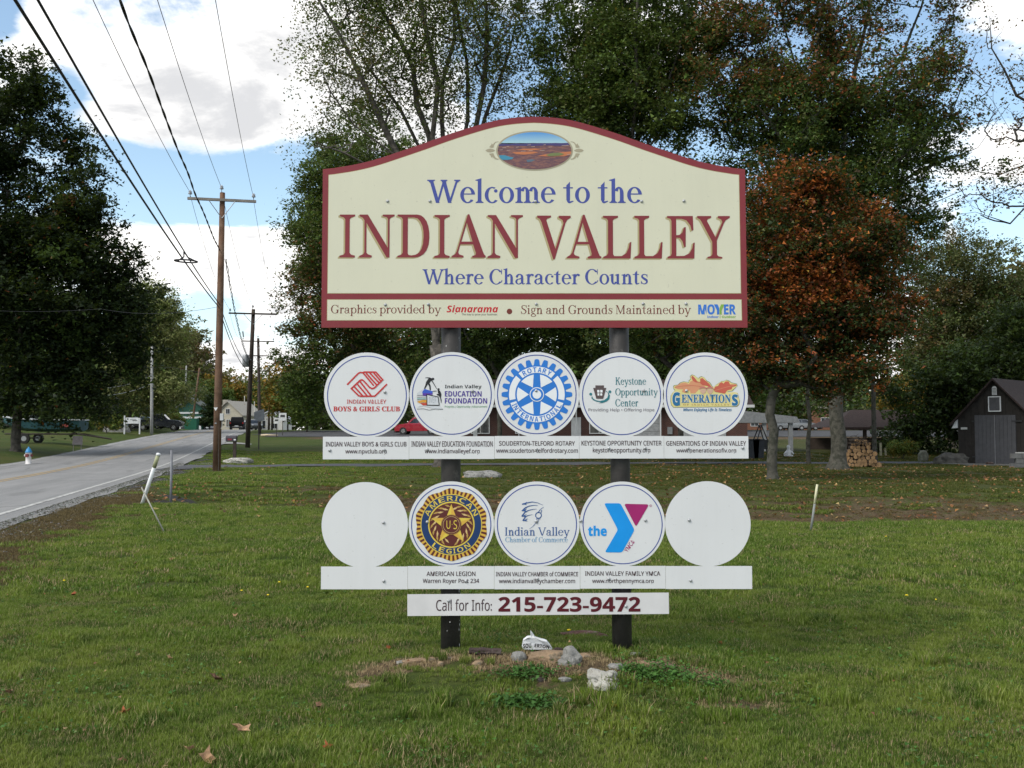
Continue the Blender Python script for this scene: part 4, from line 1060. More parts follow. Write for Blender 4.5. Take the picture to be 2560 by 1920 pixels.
    f.stroke([(608, 342), (628, 337), (765, 338), (848, 430), (748, 528), (720, 537), (692, 522), (618, 442), (598, 430), (575, 438), (472, 535), (560, 622), (585, 628), (755, 627), (900, 482)], w, BGRED, 2.4)
    for a, b in [((648, 350), (775, 490)), ((690, 345), (808, 470))]: f.stroke([a, b], w, BGRED, 2.8)
    f.stroke([(738, 345), (828, 448)], w, BGRED, 2.8)
    for a, b in [((502, 508), (608, 622)), ((536, 474), (662, 622)), ((570, 444), (710, 622))]: f.stroke([a, b], w, BGRED, 2.8)
    f.done('logo', P[0])
    # climbers on books
    f = Flat(U1)
    f.disc(1453, 420, 15, BLACK, 2, n=20); f.disc(1520, 543, 13, BLACK, 2, n=20)
    f.poly([(1380, 400), (1412, 402), (1440, 412), (1448, 432), (1420, 455), (1412, 470), (1425, 505), (1428, 555), (1415, 555), (1408, 510), (1392, 480), (1372, 515), (1358, 540), (1345, 538), (1360, 500), (1372, 455), (1392, 425), (1402, 412), (1375, 408), (1358, 412), (1366, 402)], BLACK, 2.3)
    f.stroke([(1440, 440), (1470, 490), (1500, 540)], 11, BLACK, 2.6, 6); f.stroke([(1498, 565), (1450, 567)], 7, BLACK, 2.6)
    f.poly([(1510, 555), (1532, 556), (1548, 580), (1556, 610), (1550, 640), (1558, 680), (1556, 715), (1548, 690), (1540, 650), (1525, 625), (1500, 612), (1498, 600), (1520, 600), (1512, 580)], BLACK, 2.3)
    f.poly([(1262, 590), (1340, 540), (1348, 545), (1335, 575), (1330, 615), (1262, 610)], vinyl('book_pages', (.55, .57, .60)), 2)
    f.poly([(1325, 575), (1352, 540), (1450, 568), (1448, 600), (1380, 600), (1372, 625), (1330, 615)], vinyl('book_cover_blue', (.04, .10, .50)), 2.4); f.poly([(1330, 590), (1448, 592), (1445, 612), (1385, 605), (1372, 628), (1330, 617)], vinyl('book_cover_violet', (.10, .04, .32)), 2.6)
    for y, c in [(632, (.55, .56, .58)), (655, (.30, .48, .46)), (676, (.5, .5, .5))]: f.poly([(1260, y - 6), (1370, y - 2), (1372, y + 12), (1262, y + 8)], vinyl('book_%d' % y, c), 2.2)
    f.poly([(1262, 618), (1370, 622), (1370, 626), (1262, 622)], BLACK, 2.8); f.poly([(1262, 644), (1370, 648), (1370, 651), (1262, 647)], BLACK, 2.8); f.poly([(1262, 666), (1370, 670), (1370, 673), (1262, 669)], BLACK, 2.8)
    f.poly([(1262, 692), (1330, 672), (1378, 672), (1380, 705), (1330, 702), (1290, 712)], vinyl('book_orange', (.62, .30, .04)), 2.6); f.poly([(1300, 712), (1380, 706), (1380, 738), (1335, 738)], vinyl('book_red', (.50, .06, .03)), 2.6)
    f.poly([(1262, 762), (1340, 745), (1420, 765), (1500, 790), (1575, 785), (1540, 750), (1480, 752), (1400, 740), (1300, 742)], vinyl('book_pages', (.55, .57, .60)), 2.4); f.stroke([(1262, 782), (1340, 778), (1410, 795), (1480, 780), (1575, 784)], 5, BLACK, 2.8)
    f.poly([(1374, 600), (1520, 632), (1535, 742), (1378, 742)], BLACK, 3.0); f.poly([(1385, 614), (1512, 642), (1524, 732), (1388, 730)], vinyl('screen_grey', (.55, .57, .60)), 3.3); f.text('IVEF', 1405, 640, 1495, 705, vinyl('screen_letters', (.25, .27, .30)), 3.6, 'sans', -.01)
    f.done('logo', P[1])
    # gear wheel
    f = Flat(U2); cx, cy = 614, 634; pts = []
    for k in range(24):
        a = 2 * math.pi * (k + .0) / 24
        for da, r in [(-.100, 372), (-.084, 400), (-.066, 432), (-.040, 444), (.040, 444), (.066, 432), (.084, 400), (.100, 372)]: pts.append((cx + r * math.sin(a + da), cy - r * math.cos(a + da)))
        pts.append((cx + 366 * math.sin(a + .131), cy - 366 * math.cos(a + .131)))
    f.poly(pts, ROT, 2)
    def sector(a0, a1, r0, r1, m, lay, inset=0):
        n = 16; A_ = [math.radians(a0 + (a1 - a0) * k / n) for k in range(n + 1)]
        f.poly([(cx + r1 * math.sin(t), cy - r1 * math.cos(t)) for t in A_] + [(cx + r0 * math.sin(t), cy - r0 * math.cos(t)) for t in reversed(A_)], m, lay)
    sector(-41, 41, 272, 350, WHT, 3); sector(48, 102, 272, 350, WHT, 3); sector(-102, -48, 272, 350, WHT, 3); sector(-252, -108, 272, 350, WHT, 3)
    for k in range(6):
        am = math.radians(30 + 60 * k); n = 10
        def PT(r, a): return (cx + r * math.sin(a), cy - r * math.cos(a))
        f.poly([PT(100, am)] + [PT(252, am + math.radians(d)) for d in np.linspace(-21, 21, n)], WHT, 3)
    f.disc(cx, cy, 90, WHT, 4, n=48); f.disc(cx, cy, 80, ROT, 4.6, n=48); f.disc(cx, cy, 54, WHT, 5.2, n=40)
    f.arc_text('ROTARY', cx, cy, 311, -36, 36, 62, ROT, 4, 'bold'); f.arc_text('INTERNATIONAL', cx, cy, 311, 248, 112, 62, ROT, 4, 'bold', top=False)
    f.done('logo', P[2])
    # keystone
    f = Flat(U2)
    f.poly([(1350, 520), (1458, 520), (1458, 552), (1488, 552), (1448, 688), (1362, 688), (1322, 552), (1350, 552)], KGREY, 2)
    for (a, b, c, d) in [(1372, 578, 1400, 610), (1410, 578, 1440, 610), (1376, 620, 1400, 648), (1410, 620, 1436, 648)]: f.poly([(a, b), (c, b), (c, d), (a + 2, d)], WHT, 3)
    f.disc(1291, 630, 18, TEAL, 2, n=24); f.disc(1532, 600, 18, TEAL, 2, n=24)
    f.poly([(1305, 650), (1318, 680), (1350, 705), (1400, 715), (1460, 705), (1500, 675), (1512, 640), (1500, 600), (1478, 605), (1488, 590), (1515, 612), (1532, 645), (1525, 690), (1490, 722), (1440, 740), (1385, 743), (1430, 728), (1370, 725), (1325, 708), (1300, 680)], TEAL, 2.4)
    f.done('logo', P[3])
    # leaves, acorns and the outlined name
    f = Flat(U3)
    edge = [(345, 605), (335, 575), (350, 550), (400, 545), (430, 515), (480, 500), (545, 510), (548, 485), (570, 470), (562, 430), (590, 408), (625, 420), (650, 440), (680, 460), (690, 440), (720, 430), (760, 450), (790, 490), (830, 510), (860, 560), (890, 580), (910, 545), (950, 520), (985, 495), (1020, 495), (1050, 478), (1090, 490), (1120, 515), (1190, 530), (1200, 560), (1165, 595), (1130, 630), (1070, 640), (1080, 655), (1150, 648), (1200, 655), (1210, 685), (1215, 720), (1228, 760), (1220, 810), (1190, 840), (340, 850), (310, 820), (300, 760), (305, 690), (330, 650), (360, 625)]
    f.poly(edge, GOL, 1.5)
    ccx = sum(a for a, b in edge) / len(edge); ccy = sum(b for a, b in edge) / len(edge)
    f.poly([(x - (5 if x > ccx else -5), y - (5 if y > ccy else -6)) for x, y in edge], BGY, 2)
    f.poly([(350, 580), (380, 560), (440, 525), (500, 515), (550, 535), (570, 500), (620, 480), (690, 510), (740, 545), (770, 570), (700, 580), (670, 620), (630, 660), (570, 660), (560, 620), (500, 655), (455, 640), (470, 605), (400, 605)], LEAFO, 2.6)
    f.poly([(580, 440), (600, 425), (640, 470), (660, 500), (700, 510), (700, 465), (730, 455), (770, 490), (820, 530), (850, 570), (880, 610), (900, 570), (940, 560), (960, 520), (990, 510), (1010, 530), (1040, 500), (1080, 500), (1100, 540), (1180, 540), (1185, 560), (1130, 575), (1120, 605), (1060, 620), (1030, 665), (900, 640), (870, 600), (790, 560), (730, 550), (690, 515), (640, 515), (600, 490)], LEAFR, 3.2)
    f.stroke([(360, 578), (480, 560), (600, 555), (720, 570)], 5, LEAFR, 3.5); f.stroke([(880, 630), (1000, 590), (1160, 550)], 5, LEAFO, 3.7)
    for cxx in (738, 830):
        f.poly([(cxx - 45, 605), (cxx + 45, 605), (cxx + 35, 645), (cxx, 675), (cxx - 35, 645)], vinyl('acorn', (.58, .38, .28)), 3.8); f.poly([(cxx - 55, 610), (cxx - 40, 580), (cxx, 568), (cxx + 40, 580), (cxx + 55, 610), (cxx + 40, 600), (cxx, 592), (cxx - 40, 600)], vinyl('acorn_cap', (.48, .18, .16)), 4.2)
    for dx, m, lay in [(0, WHT, 3.4), (4, GBL, 4.0)]:
        f.text('G', 322 + dx, 640 + dx, 432 - dx, 832 - dx, m, lay, 'bold', .06 - dx * .006); f.text('S', 1118 + dx, 668 + dx, 1207 - dx, 832 - dx, m, lay, 'bold', .06 - dx * .006)
        f.text('ENERATION', 446 + dx / 2, 672 + dx / 2, 1108 - dx / 2, 788 - dx / 2, m, lay, 'serif', .035 - dx * .006)
    f.text('OF INDIAN VALLEY', 470, 800, 1088, 824, GTXT, 3, 'serif', 0, 1.5)
    f.done('logo', P[4])
    # star emblem
    f = Flat(D1); cx, cy = 1679, 633; pts = []
    NR = 100
    for k in range(NR):
        a0 = 2 * math.pi * (k - .5) / NR; a1 = 2 * math.pi * (k + .5) / NR; d = abs(((k + 5) % 10) - 5) / 5.0
        r1 = 440 - 30 * d
        d2 = abs((((k + 1) + 5) % 10) - 5) / 5.0
        f.poly([(cx + 360 * math.sin(a0), cy - 360 * math.cos(a0)), (cx + r1 * math.sin(a0), cy - r1 * math.cos(a0)), (cx + (440 - 30 * d2) * math.sin(a1), cy - (440 - 30 * d2) * math.cos(a1)), (cx + 360 * math.sin(a1), cy - 360 * math.cos(a1))], GOLD if k % 2 == 0 else GMAR, 2)
    f.disc(cx, cy, 368, YEL, 3, n=80); f.disc(cx, cy, 358, NAVY, 3.5, n=80); f.disc(cx, cy, 278, YEL, 4, n=72); f.disc(cx, cy, 262, GMAR, 4.5, n=72)
    f.arc_text('AMERICAN', cx, cy, 318, -72, 72, 58, YEL, 4.3, 'bold', -.01); f.arc_text('LEGION', cx, cy, 318, 225, 135, 58, YEL, 4.3, 'bold', -.01, top=False)
    r = random.Random(4)
    for k in range(34):                                      # laurel wreath
        a = math.radians(12 + k * 10.2); rr = 198 + 34 * (k % 2)
        if abs(math.degrees(a) % 360 - 180) < 9: continue
        x, y = cx + rr * math.sin(a), cy - rr * math.cos(a); sg = -1 if a < math.pi else 1
        b_ = a + sg * .55; c, s_ = math.sin(b_ + math.pi / 2 * sg), -math.cos(b_ + math.pi / 2 * sg); l, w_ = 42, 12
        f.poly([(x - c * l, y - s_ * l), (x - s_ * w_, y + c * w_), (x + c * l, y + s_ * l), (x + s_ * w_, y - c * w_)], [GLITE, GMID][k % 2], 5 + .25 * (k % 3))
    st = []
    for k in range(10):
        rr = 250 if k % 2 == 0 else 104; a = math.radians(36 * k); st.append((cx + rr * math.sin(a), cy - rr * math.cos(a)))
    f.poly(st, YEL, 6.2)
    for k in range(5):
        a = math.radians(72 * k); f.poly([(cx, cy), (cx + 104 * math.sin(a + .628), cy - 104 * math.cos(a + .628)), (cx + 246 * math.sin(a), cy - 246 * math.cos(a))], GOLD, 6.8)
    f.disc(cx, cy, 122, GMAR, 7.4, n=56); f.disc(cx, cy, 100, GLITE, 7.8, ri=96, n=56); f.disc(cx, cy, 118, GMID, 7.8, ri=114, n=56)
    f.text('U', 1622, 582, 1668, 682, YEL, 8, 'sans', 0); f.text('S', 1706, 578, 1748, 686, YEL, 8, 'sans', 0); f.disc(1689, 628, 4, YEL, 8, n=12)
    f.done('logo', Q[1])
    # headdress
    f = Flat(D2)
    def swoosh(pts, w0): f.stroke(pts, w0, FB1, 2, 2)
    for q, (a, b) in enumerate([([(372, 352), (420, 338), (480, 326), (540, 336), (600, 362)], 0), ([(370, 425), (410, 388), (450, 370), (500, 362), (545, 366)], 0), ([(368, 485), (400, 440), (440, 418), (490, 406), (530, 404)], 0), ([(380, 532), (405, 492), (430, 475), (485, 463)], 0)]):
        f.stroke(a, 15, FB1, 2 + q * .2, 3); x, y = a[0]; f.poly([(x, y), (x + 55, y - 28), (x + 38, y - 8), (x + 50, y + 8), (x + 20, y + 2)], FB1, 2.1 + q * .2)
    f.stroke([(606, 382), (575, 402), (555, 425), (548, 440)], 4, FB1, 3, 9); f.disc(549, 472, 36, FB1, 2.4, ri=27, n=32); f.stroke([(585, 415), (575, 445), (580, 455)], 7, FB1, 3.2)
    f.stroke([(535, 500), (525, 530), (515, 560), (490, 592), (450, 622)], 9, FB1, 3.0, 3); f.stroke([(552, 505), (545, 540), (530, 572)], 6, FB1, 3.3, 3); f.stroke([(570, 495), (556, 525)], 5, FB1, 3.4, 3)
    f.done('logo', Q[2])
    # letter Y
    def rounded(pts, r, n=5):
        out = []; m_ = len(pts)
        for i, p in enumerate(pts):
            a = Vector(pts[i - 1]); b = Vector(p); c = Vector(pts[(i + 1) % m_])
            d1 = (a - b).normalized(); d2 = (c - b).normalized(); s_, e = b + d1 * r, b + d2 * r
            for k in range(n + 1):
                t_ = k / n; q = s_.lerp(b, t_).lerp(b.lerp(e, t_), t_); out.append((q.x, q.y))
        return out
    f = Flat(D2)
    f.poly(rounded([(1262, 341), (1440, 341), (1592, 632), (1455, 878), (1268, 876), (1412, 630)], 26), YCY, 2)
    f.poly(rounded([(1478, 346), (1752, 353), (1608, 598)], 30), YMG, 2)
    f.text('YMCA', 1462, 782, 1608, 830, YMG, 2, 'sans', .012, rot=-math.radians(54)); f.disc(1769, 367, 14, YMG, 2, ri=11, n=20); f.text('R', 1764, 361, 1774, 374, YMG, 2, 'sans')
    f.done('logo', Q[3])
    # the phone number board
    mb = MB(); mb.prism([sp(*p) for p in [(1020.5, 1486), (1668.5, 1481.8), (1669, 1534.8), (1021, 1540)]], 'y', SY, SY + .006)
    pb = part('phone_board', mb, mat('weathered_white', (.62, .61, .61), .5, .06, 4, spec=.3), root, world=True)
    f = Flat(); f.text('Call for Info:', 1092, 1498, 1230, 1527, INK, 2, 'sans', 0); f.text('215-723-9472', 1246, 1492, 1598, 1529.5, PHONE, 2, 'bold', .012)
    f.done('lettering', pb); bolts(pb, [(1123, 1502), (1562, 1515.6)])
    # thin backing rails behind the plates, bolted to the posts
    rail = mat('rail_aluminium', (.20, .20, .21), .5, metal=.5)
    for y in (1120, 1445, 988, 1312):
        mb = MB(); a = sp(830, y + 6); b = sp(1850, y - 6); mb.box(a[0], SY + .0075, a[1], b[0], SY + .0265, b[1]); part('rail', mb, rail, root, world=True)
build_sign()
flush_lettering()
# ------------------------------------------------------------------ trees
def leaf_material(name, trans=.28):
    m = bpy.data.materials.new(name); m.use_nodes = True
    w = NT(m.node_tree); b = w.n['Principled BSDF']; out = w.n['Material Output']
    a = w.new('ShaderNodeAttribute', attribute_name='tint'); c = a.outputs['Color']
    w.put(b.inputs['Base Color'], c); b.inputs['Roughness'].default_value = .55; b.inputs['Specular IOR Level'].default_value = .18
    tr = w.new('ShaderNodeBsdfTranslucent'); w.put(tr.inputs[0], w.mix(.5, c, (.10, .14, .01)))
    mx = w.new('ShaderNodeMixShader'); mx.inputs[0].default_value = trans
    w.l.new(b.outputs[0], mx.inputs[1]); w.l.new(tr.outputs[0], mx.inputs[2]); w.l.new(mx.outputs[0], out.inputs[0])
    return m
LEAF = leaf_material('leaf', .30)
BARK = mat('bark', (.085, .075, .062), .95, .35, 3.5, .9, 14, col2=(.045, .04, .034), c2s=5, c2t=(.45, .6))
BARK2 = mat('grey_bark', (.072, .068, .055), .95, .3, 3.5, .9, 14, col2=(.035, .036, .026), c2s=4, c2t=(.45, .6))

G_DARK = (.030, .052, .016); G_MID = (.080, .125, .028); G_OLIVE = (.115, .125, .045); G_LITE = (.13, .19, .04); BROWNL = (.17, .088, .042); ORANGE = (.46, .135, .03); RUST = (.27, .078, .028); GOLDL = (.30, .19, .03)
def blend(r, n, cols, wts):
    c = np.array(cols)[r.choice(len(cols), n, p=np.array(wts) / sum(wts))]
    return c * (.65 + .7 * r.rand(n, 1)) * (.92 + .16 * r.rand(n, 3))

def leaves_mesh(name, P, size, col, seed, flat=.55, narrow=.62):
    r = np.random.RandomState(seed); n = len(P)
    nrm = r.randn(n, 3); nrm[:, 2] = np.abs(nrm[:, 2]) + flat; nrm /= np.linalg.norm(nrm, axis=1)[:, None]
    t = r.randn(n, 3); u = np.cross(nrm, t); u /= np.linalg.norm(u, axis=1)[:, None] + 1e-9; v = np.cross(nrm, u)
    s = (size * (.6 + .8 * r.rand(n)))[:, None] * .5
    b = nrm * s * .35 * (r.rand(n, 1) - .3)
    V = np.stack([P - u * s * 1.15, P + u * s * .8 - v * s * narrow * 1.25 + b, P + u * s * .7 + v * s * narrow * 1.25 - b], 1).reshape(-1, 3)
    q = np.arange(n * 3).reshape(n, 3)
    me = fast_mesh(name, V, q)
    a = me.color_attributes.new('tint', 'FLOAT_COLOR', 'POINT')
    c4 = np.ones((n, 4), np.float32); c4[:, :3] = col; a.data.foreach_set('color', np.repeat(c4, 3, axis=0).reshape(-1))
    me.materials.append(LEAF)
    return me

def make_tree(name, label, base, trunk_r, fork, blobs, ncl, nleaf, size, palette, seed, lean=(0, 0), sigma=.42, sigz=.3, bark=None, group=None, big=.15, cat='tree', twig=.010, along=.25, droop=0.0, flare=1.5, cut=None, nsub=3, bare=0.0, pathw=.5, limbs=None):
    """palette(r, pos, clusterid, u) -> colours; blobs: (x, y, z, rx, ry, rz, weight) relative to the base"""
    r = np.random.RandomState(seed)
    base = Vector(base)
    B = np.array([b if len(b) == 7 else (*b, b[3] * b[4] * b[5]) for b in blobs], float)
    k = r.choice(len(B), ncl, p=B[:, 6] / B[:, 6].sum())
    d = r.randn(ncl, 3); d /= np.linalg.norm(d, axis=1)[:, None]
    d *= (r.rand(ncl) ** .42)[:, None]
    C = B[k, :3] + d * B[k, 3:6]
    C = C[C[:, 2] > .6]
    # keep clusters apart a little
    ncl = len(C)
    fork_p = np.array([lean[0], lean[1], fork])
    order = np.argsort(np.linalg.norm(C - fork_p, axis=1))
    C = C[order]; k = k[:len(C)]
    nodes = [np.zeros(3)]; par = [-1]
    top = max(B[:, 2].max(), fork + .5)
    nt = 5
    for i in range(1, nt + 1):
        t = i / nt; nodes.append(np.array([lean[0] * t ** 1.5 + .04 * r.randn(), lean[1] * t ** 1.5, fork * t])); par.append(len(nodes) - 2)
    first = len(nodes) - 1
    limb_ch = []
    for lb in (limbs or []):
        prev = first; ch = [first]; p0 = nodes[first]
        for q in lb:
            q = np.array(q); L = np.linalg.norm(q - p0); m = max(1, int(L / 1.1))
            for a in range(1, m + 1):
                nodes.append(p0 + (q - p0) * a / m + r.randn(3) * .045); par.append(prev); prev = len(nodes) - 1; ch.append(prev)
            p0 = q
        limb_ch.append(ch)
    chains = []
    A = np.zeros((len(nodes) + ncl * (nsub + 1) + 4, 3)); A[:len(nodes)] = nodes; na = len(nodes); PL = np.zeros(len(A))
    for i in range(first + 1, na): PL[i] = (PL[par[i]] + np.linalg.norm(A[i] - A[par[i]])) * 1.0
    PL[first + 1:na] *= .8
    PAR = par + [0] * (len(A) - len(par))
    for c in C:
        lo = max(2, first - 1)
        X = A[lo:na]
        df = c - X; dist = np.linalg.norm(df, axis=1) + 1e-6
        up = df[:, 2] / dist
        cost = dist * (1 + .9 * np.clip(.15 - up, 0, 2)) + .10 * pathw * PL[lo:na]
        j = lo + int(np.argmin(cost)); p = A[j]
        L = np.linalg.norm(c - p)
        ch = [j]
        prev = j
        for q in range(1, nsub + 1):
            t = q / nsub
            pt = p + (c - p) * t
            if q < nsub: pt = pt + np.array([0, 0, -L * .06 * math.sin(math.pi * t) * (1 if not droop else -1.5)]) + r.randn(3) * L * .028
            A[na] = pt; PAR[na] = prev; PL[na] = PL[prev] + np.linalg.norm(pt - A[prev]); prev = na; ch.append(na); na += 1
        chains.append(ch)
    rad = np.zeros(na); kids = [[] for _ in range(na)]
    for i in range(1, na): kids[PAR[i]].append(i)
    pw = 2.35
    for i in range(na - 1, -1, -1):
        rad[i] = twig if not kids[i] else sum(rad[c] ** pw for c in kids[i]) ** (1 / pw)
    f = (trunk_r - twig) / max(1e-6, rad[1] - twig); rad = twig + (rad - twig) * min(f, 2.5)
    root = thing(name, label, cat, base, group=group)
    tb = MB()
    tp = [A[i] for i in range(first + 1)]
    # trunk with root flare
    tr_ = [rad[1] * flare, rad[1] * 1.12] + [max(rad[1] * (1 - .05 * i), rad[min(first, 1 + i)]) for i in range(1, first)]
    pts = [tp[0] - np.array([0, 0, .35]), tp[0], tp[0] + (tp[1] - tp[0]) * .22, tp[0] + (tp[1] - tp[0]) * .55] + tp[1:]
    rr = [rad[1] * flare * 1.15, rad[1] * flare, rad[1] * (1 + (flare - 1) * .35), rad[1] * (1 + (flare - 1) * .1)] + tr_[1:]
    tb.tube(pts, rr[:len(pts)], 12)
    for ch in limb_ch + chains:
        R = [rad[i] for i in ch]
        R[0] = min(R[0], R[1] * 1.25)
        n = 8 if R[1] > .12 else 5 if R[1] > .04 else 3
        tb.tube([A[i] for i in ch], R, n, cap=False)
    part('trunk', tb, bark or BARK, root, smooth=True)
    # leaves
    u = r.rand(len(C)) ; wts = .5 + u
    if bare: wts[r.rand(len(C)) < bare] *= .12
    n_per = (wts / wts.sum() * nleaf).astype(int) + 1
    cid = np.repeat(np.arange(len(C)), n_per); n = len(cid)
    ends = C[cid]; prevp = np.array([A[ch[-2]] for ch in chains])[cid]
    t = np.clip(1 - along * r.rand(n) ** 1.5 * 2, 0, 1)[:, None]
    sg = (sigma * (.7 + .6 * r.rand(len(C))))[cid][:, None]
    off = r.randn(n, 3) * sg; off[:, 2] *= sigz / .42; off[:, 2] -= droop * np.abs(r.randn(n)) * .5
    # sub-clumps give lit tops and dark hollows
    ns = 7; sub = r.randn(len(C) * ns, 3) * np.repeat(sigma, 3) * .95; sk = cid * ns + r.randint(0, ns, n)
    P = prevp + (ends - prevp) * t + np.where(r.rand(n, 1) < .72, sub[sk] * np.array([1, 1, sigz / .42]) + off * .36, off)
    ok = P[:, 2] + base.z > .25
    if cut: ok &= cut(P + np.array(base))
    P, cid = P[ok], cid[ok]; n = len(P)
    col = palette(r, P, cid, u)
    sz = np.where(r.rand(n) < big, size * 1.5, size)
    me = leaves_mesh('crown', P, sz, col, seed + 1)
    o = bpy.data.objects.new('crown', me); COL.objects.link(o); o.parent = root; o['kind'] = 'stuff'
    return root

def pal(cols, wts, clump=.35, hi=None):
    """mixed leaf colours; whole clumps drift together"""
    def f(r, P, cid, u):
        n = len(P); c = blend(r, n, cols, wts)
        m = int(cid.max()) + 1; cc = blend(np.random.RandomState(5), m, cols, wts)
        return c * (1 - clump) + cc[cid] * clump
    return f

def px_blobs(base, Y, spec, depth=1.0):
    """crown volumes measured in the photograph: (px, py, half width px, half height px[, weight]) at distance Y"""
    out = []
    for s in spec:
        c = at(s[0], s[1], Y); k = Y / F_PX; rx, rz = s[2] * k, s[3] * k
        ry = max(rx, rz) * depth
        v = s[4] if len(s) > 4 else 1
        out.append((c.x - base.x, s[5] if len(s) > 5 else 0, c.z - base.z, rx, ry, rz, v * rx * ry * rz))
    return out

def px_limbs(base, Y, spec, seed=1):
    """limbs measured in the photograph as lists of pixels, with some depth given to each"""
    r = random.Random(seed); out = []
    for k, lb in enumerate(spec):
        dy = r.uniform(-2.2, 2.2); o = []
        for i, (x, y) in enumerate(lb):
            p = at(x, y, Y + dy * (i + 1) / len(lb)); o.append((p.x - base.x, p.y - base.y, p.z - base.z))
        out.append(o)
    return out

